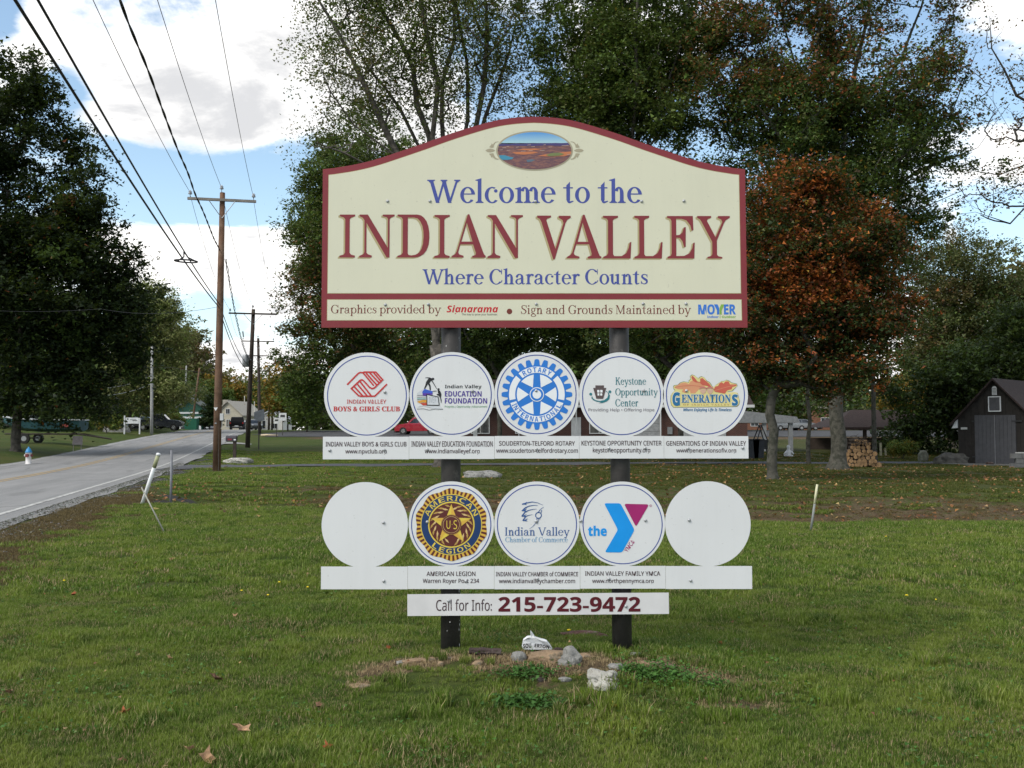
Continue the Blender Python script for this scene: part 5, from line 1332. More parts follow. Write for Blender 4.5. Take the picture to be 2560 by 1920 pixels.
def build_trees():
    # A: half-bare spreading tree behind the sign's left post
    b = gx(1105, 43)
    make_tree('maple_tree', 'tall half-bare maple with many upright limbs and thin olive leaves behind the left sign post', b, .30, 5.2,
              px_blobs(b, 43, [(900, 120, 170, 200, 1), (1080, 60, 200, 240, 1), (1240, 110, 90, 200, .8), (860, 300, 130, 90, .8), (980, -150, 260, 200, .7), (1150, 300, 160, 80, .35), (770, 330, 60, 90, .7)], .8),
              430, 66000, .108, pal([G_OLIVE, G_MID, (.12, .16, .05), BROWNL, GOLDL], [4, 4, 3, 1.0, .15], .3), 11, lean=(-.2, 0), sigma=.5, sigz=.5, bark=BARK, twig=.014, big=.02, along=.7, pathw=.6, nsub=4, limbs=px_limbs(b, 43, [
                [(1040, 440), (991, 380), (902, 196), (836, 63), (773, -30), (730, -130)], [(1062, 400), (1048, 357), (1000, 275), (921, 164), (877, 95), (840, -60)], [(1073, 348), (1042, 262), (1035, 171), (1000, 104), (953, 20), (930, -150)],
                [(1090, 420), (1083, 342), (1095, 206), (1073, 126), (1051, 0), (1040, -160)], [(1110, 380), (1108, 206), (1133, 95), (1132, -150)], [(1150, 420), (1193, 310), (1212, 206), (1219, 95), (1200, -150)],
                [(1160, 440), (1219, 285), (1257, 190), (1288, 63), (1305, -100)], [(1150, 400), (1171, 300), (1168, 158), (1136, 10), (1120, -160)], [(1030, 470), (985, 380), (890, 310), (820, 228), (796, 150)], [(1010, 500), (940, 420), (860, 380), (790, 350)]]))
    # C: drooping oak at the left of the sign
    b = gx(885, 66)
    make_tree('oak_tree', 'dense drooping oak with green and brown leaves, its edge left of the welcome sign', b, .42, 3.0,
              px_blobs(b, 66, [(830, 480, 110, 150, 1), (800, 690, 120, 150, 1), (830, 900, 150, 150, 1.1), (880, 620, 150, 280, 1), (960, 560, 160, 260, .8), (900, 330, 120, 90, .5), (1020, 850, 150, 150, .7), (740, 960, 60, 60, .35)], .8),
              420, 165000, .14, (lambda r, P, cid, u: np.where((np.abs(P[:, 2:3] - 9.5 + r.randn(len(P), 1) * 1.2) < 2.3) & (r.rand(len(P), 1) < .6), blend(r, len(P), [BROWNL, G_OLIVE, RUST], [3, 3, 1]), blend(r, len(P), [G_MID, G_DARK, G_LITE, G_OLIVE], [4, 3, 1.6, 2]))), 12, sigma=.62, droop=.3, big=.3, nsub=3)
    # B: green maple above the right half of the sign
    b = gx(1548, 43)
    make_tree('maple_tree', 'big dark green maple with a forked trunk behind the right sign post', b, .36, 4.6,
              px_blobs(b, 43, [(1480, 120, 190, 180, 1), (1640, 80, 180, 170, 1), (1500, 300, 150, 110, .8), (1700, 260, 180, 130, .6), (1380, 60, 110, 110, .4), (1560, -180, 300, 180, .8), (1700, 440, 150, 110, .7), (1450, 560, 200, 220, .6), (1600, 760, 200, 110, .8), (1330, 270, 30, 22, .06), (1405, 150, 40, 70, .15), (1370, 200, 40, 60, .1), (1560, 200, 260, 220, 1)], .8),
              430, 150000, .112, pal([G_MID, G_DARK, G_OLIVE, G_LITE, GOLDL], [5, 4, 1.6, 1.2, .12], .4), 13, sigma=.5, big=.2, nsub=4, twig=.012, limbs=px_limbs(b, 43, [
                [(1520, 520), (1490, 330), (1440, 160), (1400, 0)], [(1500, 560), (1430, 300), (1350, 280)], [(1560, 480), (1585, 300), (1590, 100), (1600, -150)], [(1570, 500), (1640, 300), (1700, 120), (1740, -80)],
                [(1580, 520), (1680, 380), (1790, 280)], [(1545, 480), (1540, 250), (1500, 20), (1480, -160)], [(1570, 440), (1620, 250), (1650, 60)]], 2))
    # D: great oak at the right, brown at its top left
    b = gx(2092, 41.5)
    make_tree('oak_tree', 'great dark oak with a broad trunk beside the woodpile and brown leaves at its top', b, .50, 5.5,
              px_blobs(b, 41.5, [(1980, 260, 200, 140, 1), (2150, 330, 200, 150, 1.1), (2300, 230, 150, 130, .7), (2360, 380, 110, 90, .7), (1900, 60, 170, 120, .8), (2150, 60, 200, 100, .6), (2380, 60, 110, 100, .4), (2060, 500, 220, 140, .9), (2120, -170, 320, 160, .7), (1950, 700, 180, 160, .5), (2100, 800, 130, 100, .5), (2480, 420, 80, 60, .08), (1820, 200, 170, 200, .8), (2420, 300, 70, 130, .2), (2100, 300, 300, 250, 1), (2230, 520, 120, 110, 1), (2200, 640, 110, 100, .8), (2290, 560, 70, 70, .5), (1880, 420, 80, 120, .6), (2060, 400, 120, 60, 1), (2150, 480, 110, 70, 1)], .85),
              500, 185000, .112, (lambda r, P, cid, u: np.where(((P[:, 2:3] > 15.0 + r.randn(len(P), 1) * .8) & (r.rand(len(P), 1) < .55)), blend(r, len(P), [BROWNL, RUST, G_OLIVE], [4, 2, 2]), blend(r, len(P), [G_DARK, G_MID, G_OLIVE, GOLDL], [5, 4, 1.0, .12]))), 14, sigma=.5, big=.2, nsub=4, twig=.012, flare=1.9, bark=BARK2, limbs=px_limbs(b, 41.5, [
                [(2120, 520), (2250, 400), (2380, 280), (2440, 130)], [(2130, 560), (2290, 430), (2440, 370), (2520, 260)], [(2100, 450), (2130, 200), (2180, 0)], [(2080, 460), (2030, 250), (1960, 80), (1930, -100)], [(2110, 430), (2220, 200), (2300, 20), (2340, -100)],
                [(2080, 500), (1980, 380), (1880, 250)], [(2140, 600), (2300, 520), (2420, 470)], [(2095, 420), (2085, 150), (2060, -120)]], 3))
    # bare reaching limbs of a walnut at the far right
    b = gx(2660, 44)
    make_tree('walnut_tree', 'nearly leafless tree reaching thin bare branches in from beyond the frame over the dark shed', b, .26, 6.0,
              px_blobs(b, 44, [(2480, 480, 130, 60, 1), (2500, 230, 90, 110, 1), (2560, 420, 120, 120, 1), (2460, 120, 60, 120, .7), (2640, 200, 120, 200, .6)], .8),
              190, 2600, .12, pal([BROWNL, G_OLIVE, RUST], [3, 2, 1], .3), 15, sigma=.35, big=0, nsub=4, twig=.009, bark=BARK, limbs=px_limbs(b, 44, [
                [(2600, 480), (2530, 560), (2440, 530), (2330, 545)], [(2620, 440), (2540, 470), (2440, 500), (2330, 530)], [(2600, 400), (2500, 440), (2400, 420)], [(2640, 300), (2540, 240), (2480, 120), (2470, 40)], [(2640, 350), (2520, 320), (2440, 200)]], 4))
    # E: orange maple in front
    b = gx(1930, 32.6)
    make_tree('maple_tree', 'rust orange maple with a slim grey trunk standing on the lawn right of the sign', b, .165, 2.6,
              px_blobs(b, 32.6, [(1990, 480, 120, 100, .8), (2080, 620, 170, 120, 1), (1960, 700, 150, 150, 1), (2120, 790, 160, 110, .9), (1930, 880, 130, 80, .7), (2080, 920, 150, 70, .6), (1900, 520, 60, 150, .3), (1820, 780, 90, 150, .6), (2230, 700, 60, 60, .3), (2190, 560, 60, 60, .25), (1850, 620, 60, 90, .4)], .95),
              360, 160000, .088, (lambda r, P, cid, u: (lambda rim, n: np.where(r.rand(n, 1) < rim, blend(r, n, [ORANGE, RUST, (.22, .07, .03), GOLDL], [3.5, 4, 3, .3]), blend(r, n, [G_DARK, (.05, .03, .016), RUST, G_OLIVE], [5, 3, 1.4, .8])))(np.clip(.02 + .85 * sstep(.49, .66, fbm(P[:, 0:1] * .75 + P[:, 1:2] * .4 + 11, P[:, 2:3] * .9 + P[:, 1:2] * .3, 3)), 0, .8), len(P))), 16, sigma=.36, sigz=.26, big=.25, nsub=3, twig=.008, bark=BARK2, flare=1.75)
    # F: paler oak behind the shed
    b = gx(2380, 68)
    make_tree('oak_tree', 'paler grey-green oak standing behind the dark shed and the pavilion', b, .30, 5,
              px_blobs(b, 68, [(2400, 680, 150, 100, 1), (2330, 800, 130, 120, .8), (2460, 850, 170, 130, 1), (2540, 760, 110, 130, .8), (2270, 900, 80, 70, .5)], .8),
              230, 95000, .14, pal([G_OLIVE, (.09, .11, .05), BROWNL, G_MID], [4, 4, 1, 2], .4), 17, sigma=.7, big=.15, nsub=4, twig=.016)
    b = gx(2560, 58)
    make_tree('evergreen_tree', 'low black-green evergreen mass close behind the dark shed', b, .22, 1.0,
              px_blobs(b, 58, [(2500, 940, 190, 100, 1), (2330, 990, 110, 90, 1), (2230, 985, 70, 50, .3), (2600, 900, 150, 150, 1), (2290, 1080, 100, 60, .8), (2420, 1060, 110, 90, .8)], .6),
              200, 60000, .16, pal([(.014, .024, .010), G_DARK, G_MID], [4, 4, 1], .4), 18, sigma=.6, big=.3)
    b = gx(2185, 50)
    make_tree('ash_tree', 'slim straight ash trunk with sparse leaves between woodpile and pavilion', b, .155, 9,
              px_blobs(b, 50, [(2220, 720, 90, 90, 1), (2180, 600, 110, 110, 1), (2290, 640, 60, 80, .5)], .8),
              90, 9000, .12, pal([G_OLIVE, BROWNL], [3, 2], .3), 19, sigma=.5, big=.05, bark=BARK2)
    # trunks under the canopy that the photograph shows singly
    b = gx(2020, 46)
    make_tree('oak_tree', 'second broad grey trunk left of the great oak, seen beneath its boughs', b, .42, 5.0,
              px_blobs(b, 46, [(2010, 760, 130, 120, 1), (2060, 600, 150, 120, 1)], .8), 60, 16000, .14, pal([G_DARK, G_MID], [3, 2], .4), 20, sigma=.6, big=.3, bark=BARK2)
    b = gx(1249, 57)
    make_tree('maple_tree', 'grey-trunked maple seen between the second and third round plates', b, .42, 4.2,
              px_blobs(b, 57, [(1260, 640, 200, 160, 1), (1380, 800, 200, 100, 1), (1180, 820, 150, 90, 1), (1500, 820, 200, 90, .9)], .7), 160, 50000, .16, pal([G_DARK, G_MID, G_OLIVE], [4, 3, 1], .4), 21, sigma=.7, big=.35, bark=BARK2)
    b = gx(1700, 52)
    make_tree('maple_tree', 'dark maple filling the gap between the sign and the orange tree', b, .3, 4.4,
              px_blobs(b, 52, [(1700, 800, 200, 90, 1), (1620, 640, 200, 150, 1), (1800, 640, 160, 160, 1), (1850, 870, 120, 60, .7)], .7), 170, 52000, .15, pal([G_DARK, G_MID, RUST], [5, 3, .8], .4), 22, sigma=.65, big=.35)
    # left side of the road
    b = gx(42, 55)
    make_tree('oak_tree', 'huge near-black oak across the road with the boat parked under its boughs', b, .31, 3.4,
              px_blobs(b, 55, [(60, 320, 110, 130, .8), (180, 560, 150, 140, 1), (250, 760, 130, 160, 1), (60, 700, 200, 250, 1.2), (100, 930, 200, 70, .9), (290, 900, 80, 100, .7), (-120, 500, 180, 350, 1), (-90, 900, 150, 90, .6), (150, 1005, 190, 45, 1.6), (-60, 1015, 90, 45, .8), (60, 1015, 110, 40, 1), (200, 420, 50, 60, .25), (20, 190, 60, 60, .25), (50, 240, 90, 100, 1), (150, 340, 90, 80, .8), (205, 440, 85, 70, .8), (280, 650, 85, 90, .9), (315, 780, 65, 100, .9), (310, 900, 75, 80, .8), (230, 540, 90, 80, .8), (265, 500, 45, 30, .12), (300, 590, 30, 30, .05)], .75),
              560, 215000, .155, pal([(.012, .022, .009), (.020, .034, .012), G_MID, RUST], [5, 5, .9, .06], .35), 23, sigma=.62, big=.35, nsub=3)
    b = gx(325, 104)
    make_tree('maple_tree', 'lighter yellow-green maple behind the pale pole across the road', b, .55, 6,
              px_blobs(b, 104, [(400, 780, 60, 70, 1), (430, 860, 60, 60, 1), (370, 900, 80, 70, 1), (340, 800, 80, 100, 1), (400, 960, 90, 60, .8), (300, 980, 110, 60, .8)], .9),
              230, 80000, .20, pal([(.27, .28, .11), (.20, .22, .08), G_LITE, G_OLIVE], [5, 4, 2, 1], .3), 24, sigma=.85, big=.15)
    # trees along the far end of the road and beyond the house
    protos = []
    def bushy(nm, lb, seed, cols, wts, tall):
        t = make_tree(nm, lb, (0, 0, 0), .28, 2.5, [(0, 0, 6 * tall, 3.2, 3.2, 3.6 * tall), (1.6, .5, 4.5 * tall, 2.4, 2.4, 2.4), (-1.6, -.4, 5 * tall, 2.4, 2.4, 2.8)], 70, 11000, .30, pal(cols, wts, .5), seed, sigma=.8, big=.3, group='trees closing the distance')
        return t
    defs = [(40, [G_MID, G_DARK, G_OLIVE], [4, 3, 2], 1.0), (41, [(.11, .10, .05), G_OLIVE, BROWNL], [3, 3, 2], 1.25), (42, [(.30, .15, .03), GOLDL, G_OLIVE, G_LITE], [3, 3, 2, 2], .9), (43, [G_LITE, G_MID], [3, 3], .8)]
    words = {0: 'green', 1: 'brownish grey', 2: 'golden orange', 3: 'light green'}
    # px, distance, kind, scale, turn, label
    spots = [(405, 175, 0, 1.5, 'behind the long pale light poles across the road'), (445, 190, 1, 1.75, 'tallest of the far clump left of the utility pole'), (495, 200, 1, 1.55, 'far off just right of the nearest utility pole'),
             (530, 180, 3, 1.1, 'behind the cream house at the road\'s end'), (560, 185, 2, 1.25, 'turning colour above the black pickup'), (600, 190, 3, 1.3, 'behind the third utility pole'), (470, 165, 0, .9, 'in front of the cream house'),
             (720, 120, 2, .95, 'beside the speed signs left of the drooping oak'), (768, 112, 3, 1.0, 'bright at the foot of the drooping oak'), (660, 200, 0, 1.35, 'behind the row of utility poles'), (350, 150, 0, 1.3, 'behind the white yard sign'), (250, 120, 0, 1.2, 'behind the boat\'s stern'),
             (130, 110, 0, 1.4, 'behind the bow of the boat'), (20, 105, 0, 1.5, 'at the far left edge behind the hydrant'), (1050, 125, 0, 1.5, 'behind the red car'), (930, 135, 1, 1.6, 'hidden mostly by the first round plate'), (1960, 150, 3, 1.4, 'beyond the carport'), (2120, 165, 0, 1.5, 'beyond the woodpile and its parked cars'),
             (2260, 92, 2, .75, 'glowing yellow above the pavilion roof'), (2330, 140, 0, 1.6, 'beyond the pavilion'), (2480, 120, 0, 1.4, 'beyond the dark shed'), (2600, 110, 1, 1.6, 'past the right edge of the shed'), (1820, 130, 0, 1.6, 'beyond the end of the brick house'), (1200, 115, 0, 1.5, 'behind the brick house roof'), (1450, 115, 0, 1.6, 'over the middle of the brick house roof'), (1660, 112, 0, 1.5, 'over the garage end of the brick house')]
    src = {}
    for i, (px, Y, kd, sc, where) in enumerate(spots):
        g = gx(px, Y); lb = 'distant ' + words[kd] + ' tree ' + where
        if kd not in src:
            sd, cols, wts, tall = defs[kd]
            t = bushy('distant_tree', lb, sd, cols, wts, tall); src[kd] = t
            t.location = g; t.scale = (sc,) * 3
        else:
            dup(src[kd], g, (i * 1.37) % 6.28, lb, scale=sc * (.95 + .1 * math.sin(i * 3.1)))
    # shrubs
    sh = make_tree('shrub', 'rounded yellow-green shrub behind the low white yard sign across the road', gx(268, 92), .05, .2, [(0, 0, .9, 1.5, 1.2, .8)], 30, 6000, .12, pal([GOLDL, G_LITE, G_MID], [2, 3, 3], .4), 60, sigma=.3, cat='shrub')
    dup(sh, gx(432, 128), 1.2, 'grey-green shrub by the road beyond the pale pole', scale=1.1)
    dup(sh, gx(2255, 53), 2.2, 'low ground shrub below the pavilion roof', scale=.55)
def build_woods():
    r = np.random.RandomState(99); n = 46000
    X = (r.rand(n) - .5) * 380; Y = 225 + 45 * r.rand(n)
    top = 6.5 + 6.0 * fbm(X * .07, Y * .02 + 3, 4) + 2.5 * np.sin(X * .21)
    Z = .4 + top * r.rand(n) ** .8
    P = np.stack([X, Y, Z + height(X, Y) * 0 + .6], -1)
    me = leaves_mesh('distant_woods', P, 1.7, blend(r, n, [G_MID, G_OLIVE, G_DARK, (.10, .09, .06), GOLDL], [4, 4, 3, 3, .3]), 98)
    o = bpy.data.objects.new('distant_woods', me); COL.objects.link(o); tag(o, 'far-off mixed woods closing the horizon behind the houses', 'woods', kind='stuff')
    n = 15000; Y = 95 + 20 * r.rand(n); X = -.30 * Y - 4 - 62 * r.rand(n) - 6
    Z = height(X, Y) + (3.2 + 2.5 * fbm(X * .2, Y * .1, 3)) * r.rand(n) ** .9
    me = leaves_mesh('hedgerow', np.stack([X, Y, Z], -1), .42, blend(r, n, [G_DARK, G_MID, (.014, .026, .010), G_OLIVE], [4, 2, 4, 1]), 97)
    o = bpy.data.objects.new('hedgerow', me); COL.objects.link(o); tag(o, 'dark overgrown hedgerow behind the boat across the road', 'hedge', kind='stuff')
    n = 22000; Y = 128 + 22 * r.rand(n); X = -18 + 125 * r.rand(n)
    Z = height(X, Y) + (3.0 + 5.5 * fbm(X * .13 + 30, Y * .1, 3)) * r.rand(n) ** .9
    keep = ~((X > 30) & (X < 47) & (Z < 3.4))
    P = np.stack([X, Y, Z], -1)[keep]
    me = leaves_mesh('thicket', P, .5, blend(r, len(P), [G_DARK, G_MID, (.03, .03, .015), G_OLIVE], [4, 2, 4, 1]), 96)
    o = bpy.data.objects.new('thicket', me); COL.objects.link(o); tag(o, 'dark thicket of mixed trees standing beyond the parking lot', 'woods', kind='stuff')
build_trees(); build_woods(); build_ground_litter()
# ------------------------------------------------------------------ utility poles and cables
WOOD = mat('creosoted_wood', (.115, .062, .036), .85, .3, 2.2, .5, 22, col2=(.16, .10, .065), c2s=1.4, c2t=(.45, .65))
WOODG = mat('grey_weathered_wood', (.20, .185, .165), .85, .2, 2.2, .5, 22); WOODD = mat('dark_pole_wood', (.05, .037, .030), .88, .3, 2.2, .5, 22)
PORC = mat('porcelain', (.32, .33, .36), .25, spec=.6); CABLE = mat('black_cable', (.012, .012, .016), .55); WIRE = mat('grey_wire', (.10, .10, .11), .5, metal=.4); GALV = mat('galvanised', (.30, .31, .32), .5, metal=.6)

def utility_pole(label, X, Y, top, r0, r1, arm, wood, base=None, lean=0.0, rot=None, group='utility poles beside the road', low_arm=False, transformer=False):
    z = zh(X, Y); t = thing('utility_pole', label, 'utility pole', (X, Y, z), group=group)
    H = top - z
    mb = MB(); mb.tube([(0, 0, -.4), (lean * .33, 0, H * .33), (lean * .66, 0, H * .66), (lean, 0, H)], [r0 * 1.02, r0 * .93, (r0 + r1) / 2, r1], 14); part('pole', mb, wood, t, smooth=True)
    def crossarm(zz, half, w=.10):
        ang = math.atan(.222); c, s = math.cos(ang), math.sin(ang)
        def R(x, y, z_): return (lean * zz / H + x * c - y * s, x * s + y * c, z_)
        mb = MB(); y0 = -r1 - .10; hw = .055
        vs = [R(a, b, d) for d in (zz - w / 2, zz + w / 2) for (a, b) in [(-half, y0), (half, y0), (half, y0 + .10), (-half, y0 + .10)]]
        mb.add(vs, [(0, 3, 2, 1), (4, 5, 6, 7), (0, 1, 5, 4), (1, 2, 6, 5), (2, 3, 7, 6), (3, 0, 4, 7)])
        part('crossarm', mb, WOODG if wood is WOOD else wood, t)
        for sg in (-1, 1):
            mb = MB(); mb.tube([R(sg * half * .38, y0 - .012, zz - w / 2), R(0, -r1 - .01, zz - .72)], .016, 5); part('brace', mb, GALV, t)
        return R, y0
    if arm:
        R, y0 = crossarm(H - .32, arm)
        for x, dz in [(-arm + .1, 0), (-.02, .26), (arm - .1, 0)]:
            p = Vector(R(x, y0 + .05, H - .27 + dz)); mb = MB()
            mb.lathe([(.012, -.02), (.012, .12), (.07, .12), (.085, .15), (.04, .17), (.065, .19), (.07, .22), (.03, .245), (.03, .27), (.012, .28)], 10, p); part('insulator', mb, PORC, t, smooth=True)
    if low_arm: crossarm(H - 1.75, arm * .62, .09)
    if transformer:
        mb = MB(); mb.lathe([(.02, 0), (.2, 0), (.22, .04), (.22, .72), (.16, .80), (.05, .82)], 14, (lean * .7 - .24 - r1, -.12, H - 3.9)); part('transformer', mb, GALV, t, smooth=True)
        mb = MB(); mb.tube([(-r1 - .2, -.1, H - 1.9), (-r1 - .26, -.1, H - 1.5)], .05, 8); part('cutout_fuse', mb, PORC, t)
    return t

def road_pt(Y, s=1.75): return s / .976 - 4.5 - .222 * Y
def build_poles():
    P = []
    t1 = utility_pole('nearest brown utility pole with grey crossarm and three insulators at the road edge', -11.5, 39.5, 10.95, .155, .10, 1.30, WOOD, lean=.09)
    # ground wire, staples and weather checks
    mb = MB(); mb.tube([(.11, -.118, .0), (.10, -.112, 2.5), (.105, -.10, 5.2), (.115, -.085, 8.2), (.12, -.07, 10.3)], .009, 5); part('ground_wire', mb, mat('ground_wire', (.12, .11, .10), .6), t1)
    mb = MB(); rr_ = random.Random(6)
    for q in range(26):
        a = math.radians(rr_.uniform(-150, -30)); z = rr_.uniform(.6, 9.5); rd = .158 - .0052 * z; L_ = rr_.uniform(.15, .7); lx = .09 * z / 10.9
        mb.add([(lx + rd * math.cos(a + e) , rd * math.sin(a + e), z + d) for e, d in [(-.03, 0), (.03, 0), (.015, L_), (-.015, L_)]], [(0, 1, 2, 3)])
    tag(part('weather_checks', mb, mat('dark_crack', (.02, .014, .010), .95), t1), kind='stuff')
    # tag and meter box low on the pole
    mb = MB(); mb.box(.15, -.16, 1.95, .28, -.06, 2.22); part('tag_plate', mb, mat('pale_box', (.45, .46, .46), .5), t1)
    mb = MB(); mb.prism([(-.02, 2.32), (-.10, 2.45), (.06, 2.45)], 'y', -.158, -.150); part('tag_plate', mb, mat('tag_white', (.65, .65, .66), .5), t1)
    mb = MB(); mb.box(-.05, -.165, 1.82, .03, -.152, 1.86); part('tag_plate', mb, GALV, t1); mb = MB(); mb.tube([(.22, -.1, 1.95), (.22, -.1, 1.75), (.17, -.08, 1.62)], .015, 6); part('conduit', mb, GALV, t1)
    utility_pole('second utility pole, dark, with crossarm and grey transformer, behind the mailbox', -17.75, 68, 9.75, .16, .12, 1.10 * 1.45, WOODD, lean=.30, transformer=True)
    utility_pole('third utility pole, dark, with two crossarms', road_pt(100), 100, 10.7, .16, .12, 1.55, WOODD, lean=-.25, low_arm=True)
    utility_pole('fourth utility pole along the road, small against the clouds', road_pt(150), 150, 10.7, .17, .12, 1.6, WOODD)
    utility_pole('fifth utility pole along the road, next to the speed signs', road_pt(180), 180, 10.6, .17, .12, 1.6, WOODD, lean=.1)
    utility_pole('far utility pole with small crossarm beyond the speed signs', road_pt(240), 240, 9.6, .17, .12, 1.6, WOODG)
    utility_pole('farthest thin utility pole right of the others', road_pt(290, 3), 290, 9.6, .17, .12, 1.6, WOODG)
    # poles across the road
    CONC = mat('pale_pole', (.30, .30, .29), .7)
    for (px, Y, top, r, l, lean, m) in [(380, 97, 9.75, .15, 'pale weathered pole across the road, nearest of the left row', -.1, CONC), (461, 152, 11.3, .16, 'thin pale pole across the road beside the green hut', .2, CONC)]:
        g = gx(px, Y); utility_pole(l, g.x, Y, top, r, .10, 0, m, lean=lean, group='poles across the road')
    g = gx(480, 140); utility_pole('leaning brown pole across the road in front of the green hut', g.x, 140, 10.2, .15, .1, 0, WOOD, lean=.95, group='poles across the road')
    for (px, Y, top, l) in [(593, 175, 5.9, 'white pole behind the black pickup, left one of the thin white row'), (611, 178, 7.6, 'tallest thin white pole between the pickup and the second utility pole'), (636, 176, 6.6, 'thin white pole just right of the second utility pole'), (646, 182, 6.6, 'thin white pole nearest to the back of the road sign')]:
        g = gx(px, Y); z = g.z; mb = MB(); mb.tube([(0, 0, -.3), (0, 0, top - z)], [.09, .06], 8); solo('light_pole', mb, mat('white_pole', (.62, .60, .54), .6), l, 'light pole', 'thin white poles far down the road', loc=g)

def cat_line(a, b, sag, n=28):
    a, b = Vector(a), Vector(b); out = []
    for i in range(n + 1):
        t = i / n; p = a.lerp(b, t); p.z -= sag * 4 * t * (1 - t); out.append(p)
    return out
def cable(name, label, runs, r, m, n=6, group=None, seg=28):
    mb = MB()
    for (a, b, sag) in runs: mb.tube(cat_line(a, b, sag, seg), r, n)
    return tag(part(name, mb, m), label, 'cable', group)
def build_cables():
    def armpt(Y, X, z, off): c = math.cos(math.atan(.222)); return Vector((X + off * c, Y + off * .2167 - .2, z))
    back = -8.0; bx = -11.5 + .222 * (39.5 - back)
    p1, p2, p3, p4, p5 = [(-11.41, 39.5, 10.95), (-17.45, 68, 9.75), (road_pt(100) - .25, 100, 10.7), (road_pt(150), 150, 10.7), (road_pt(180) + .1, 180, 10.6)]
    for off, top, l in [(-1.2, -.02, 'thin grey power wire from the left insulator of the nearest utility pole'), (-.02, .24, 'thin grey power wire over the middle insulator of the nearest utility pole'), (1.2, -.02, 'thin grey power wire from the right insulator of the nearest utility pole')]:
        A0 = Vector((bx + off * .98, back, 11.0 + top)); q = [armpt(p[1], p[0], p[2] + top, off * (1 if i == 0 else 1.28)) for i, p in enumerate([p1, p2, p3, p4, p5])]
        cable('power_line', l, [(A0, q[0], .9), (q[0], q[1], .55), (q[1], q[2], .7), (q[2], q[3], .8), (q[3], q[4], .4)], .009, WIRE, 4, 'thin power wires on the crossarms')
    # two thick telephone cables
    for dx, z0, z1, l in [(-.10, 6.05, 6.42, 'thick black telephone cable, left of the pair crossing the sky'), (.06, 6.12, 6.50, 'thick black telephone cable, right of the pair crossing the sky')]:
        a = Vector((-1.02 + dx + (.12 if dx > 0 else 0), back + .0, z0 + .35)); b = Vector((-11.42 + dx * .3, 39.3, z1)); c = Vector((-17.55, 67.8, 5.6 + (.3 if dx > 0 else 0))); d = Vector((road_pt(100) - .1, 99.8, 6.6)); e = Vector((road_pt(150), 149.8, 6.8))
        cable('telephone_cable', l, [(a, b, .42), (b, c, .5 if dx > 0 else .62), (c, d, .6), (d, e, .7)], .019 if dx < 0 else .016, CABLE, 8, 'thick telephone cables')
    # twisted service cable
    mb = MB(); a = Vector((-.80, back, 8.75)); b = Vector((-11.45, 39.36, 8.62)); pts = cat_line(a, b, .42, 420)
    for ph in (0, math.pi):
        q = []
        for i, p in enumerate(pts):
            t = ph + i * .33; q.append(p + Vector((math.cos(t) * .013, 0, math.sin(t) * .013)) + Vector((.012 * math.sin(i * .11), 0, .012 * math.sin(i * .17))))
        mb.tube(q, .0145, 5)
    for a, b, s in [(Vector((-11.3, 39.7, 8.35)), Vector((-17.5, 67.7, 6.3)), .9)]:
        pts = cat_line(a, b, s, 200)
        for ph in (0, math.pi): mb.tube([p + Vector((math.cos(ph + i * .4) * .03, 0, math.sin(ph + i * .4) * .03)) for i, p in enumerate(pts)], .016, 5)
    tag(part('twisted_cable', mb, CABLE), 'wavy twisted black service cable between the thin wires and the telephone cables', 'cable')
    # slack cable kept on a teardrop loop
    c = at(465, 655, 23.0); t = thing('cable_loop', 'black teardrop cable storage loop hanging on the telephone cables before the pole', 'cable loop', c)
    mb = MB(); q = []
    for k in range(33):
        a = 2 * math.pi * k / 32; rx = .225; x = rx * math.cos(a); y = .42 * math.sin(a); q.append((x, y, .02 + .035 * math.sin(a)))
    mb.tube(q, .018, 6, cap=False); part('ring', mb, CABLE, t, smooth=True)
    mb = MB(); mb.tube([(-.2, 0, .02), (-.05, .0, .12), (-.02, -.1, .22)], .016, 6); mb.tube([(.22, 0, .02), (.05, 0, .10), (-.02, -.1, .22)], .016, 6); part('tail', mb, CABLE, t, smooth=True)
    # service drops
    b = Vector((-11.45, 39.5, 6.45))
    cable('service_wire', 'thin service wire running left from the nearest pole over the road', [(b, at(250, 772, 46), .25), (at(250, 772, 46), at(-100, 770, 50), .15)], .008, CABLE, 4)
    cable('service_wire', 'thin wire crossing over the road from the second utility pole', [(Vector((-17.5, 68, 5.2)), at(430, 918, 80), .15), (at(430, 918, 80), at(300, 905, 90), .2)], .010, CABLE, 4)
    g1 = gx(380, 97); g2 = gx(461, 152)
    for z, s, l in [(6.9, 1.1, 'upper pale wire sagging between the two pale poles across the road'), (6.1, 1.3, 'lower pale wire sagging between the two pale poles across the road')]:
        cable('service_wire', l, [(Vector((g1.x, 97, z)), Vector((g2.x, 152, z + .9)), s), (at(180, 1075 - (z - 1.6) / 70 * 2530 * .55, 70), Vector((g1.x, 97, z)), .5), (Vector((g2.x, 152, z + .9)), at(510, 965, 170), .8)], .02, mat('pale_wire', (.35, .36, .37), .5), 4)
build_poles(); build_cables()

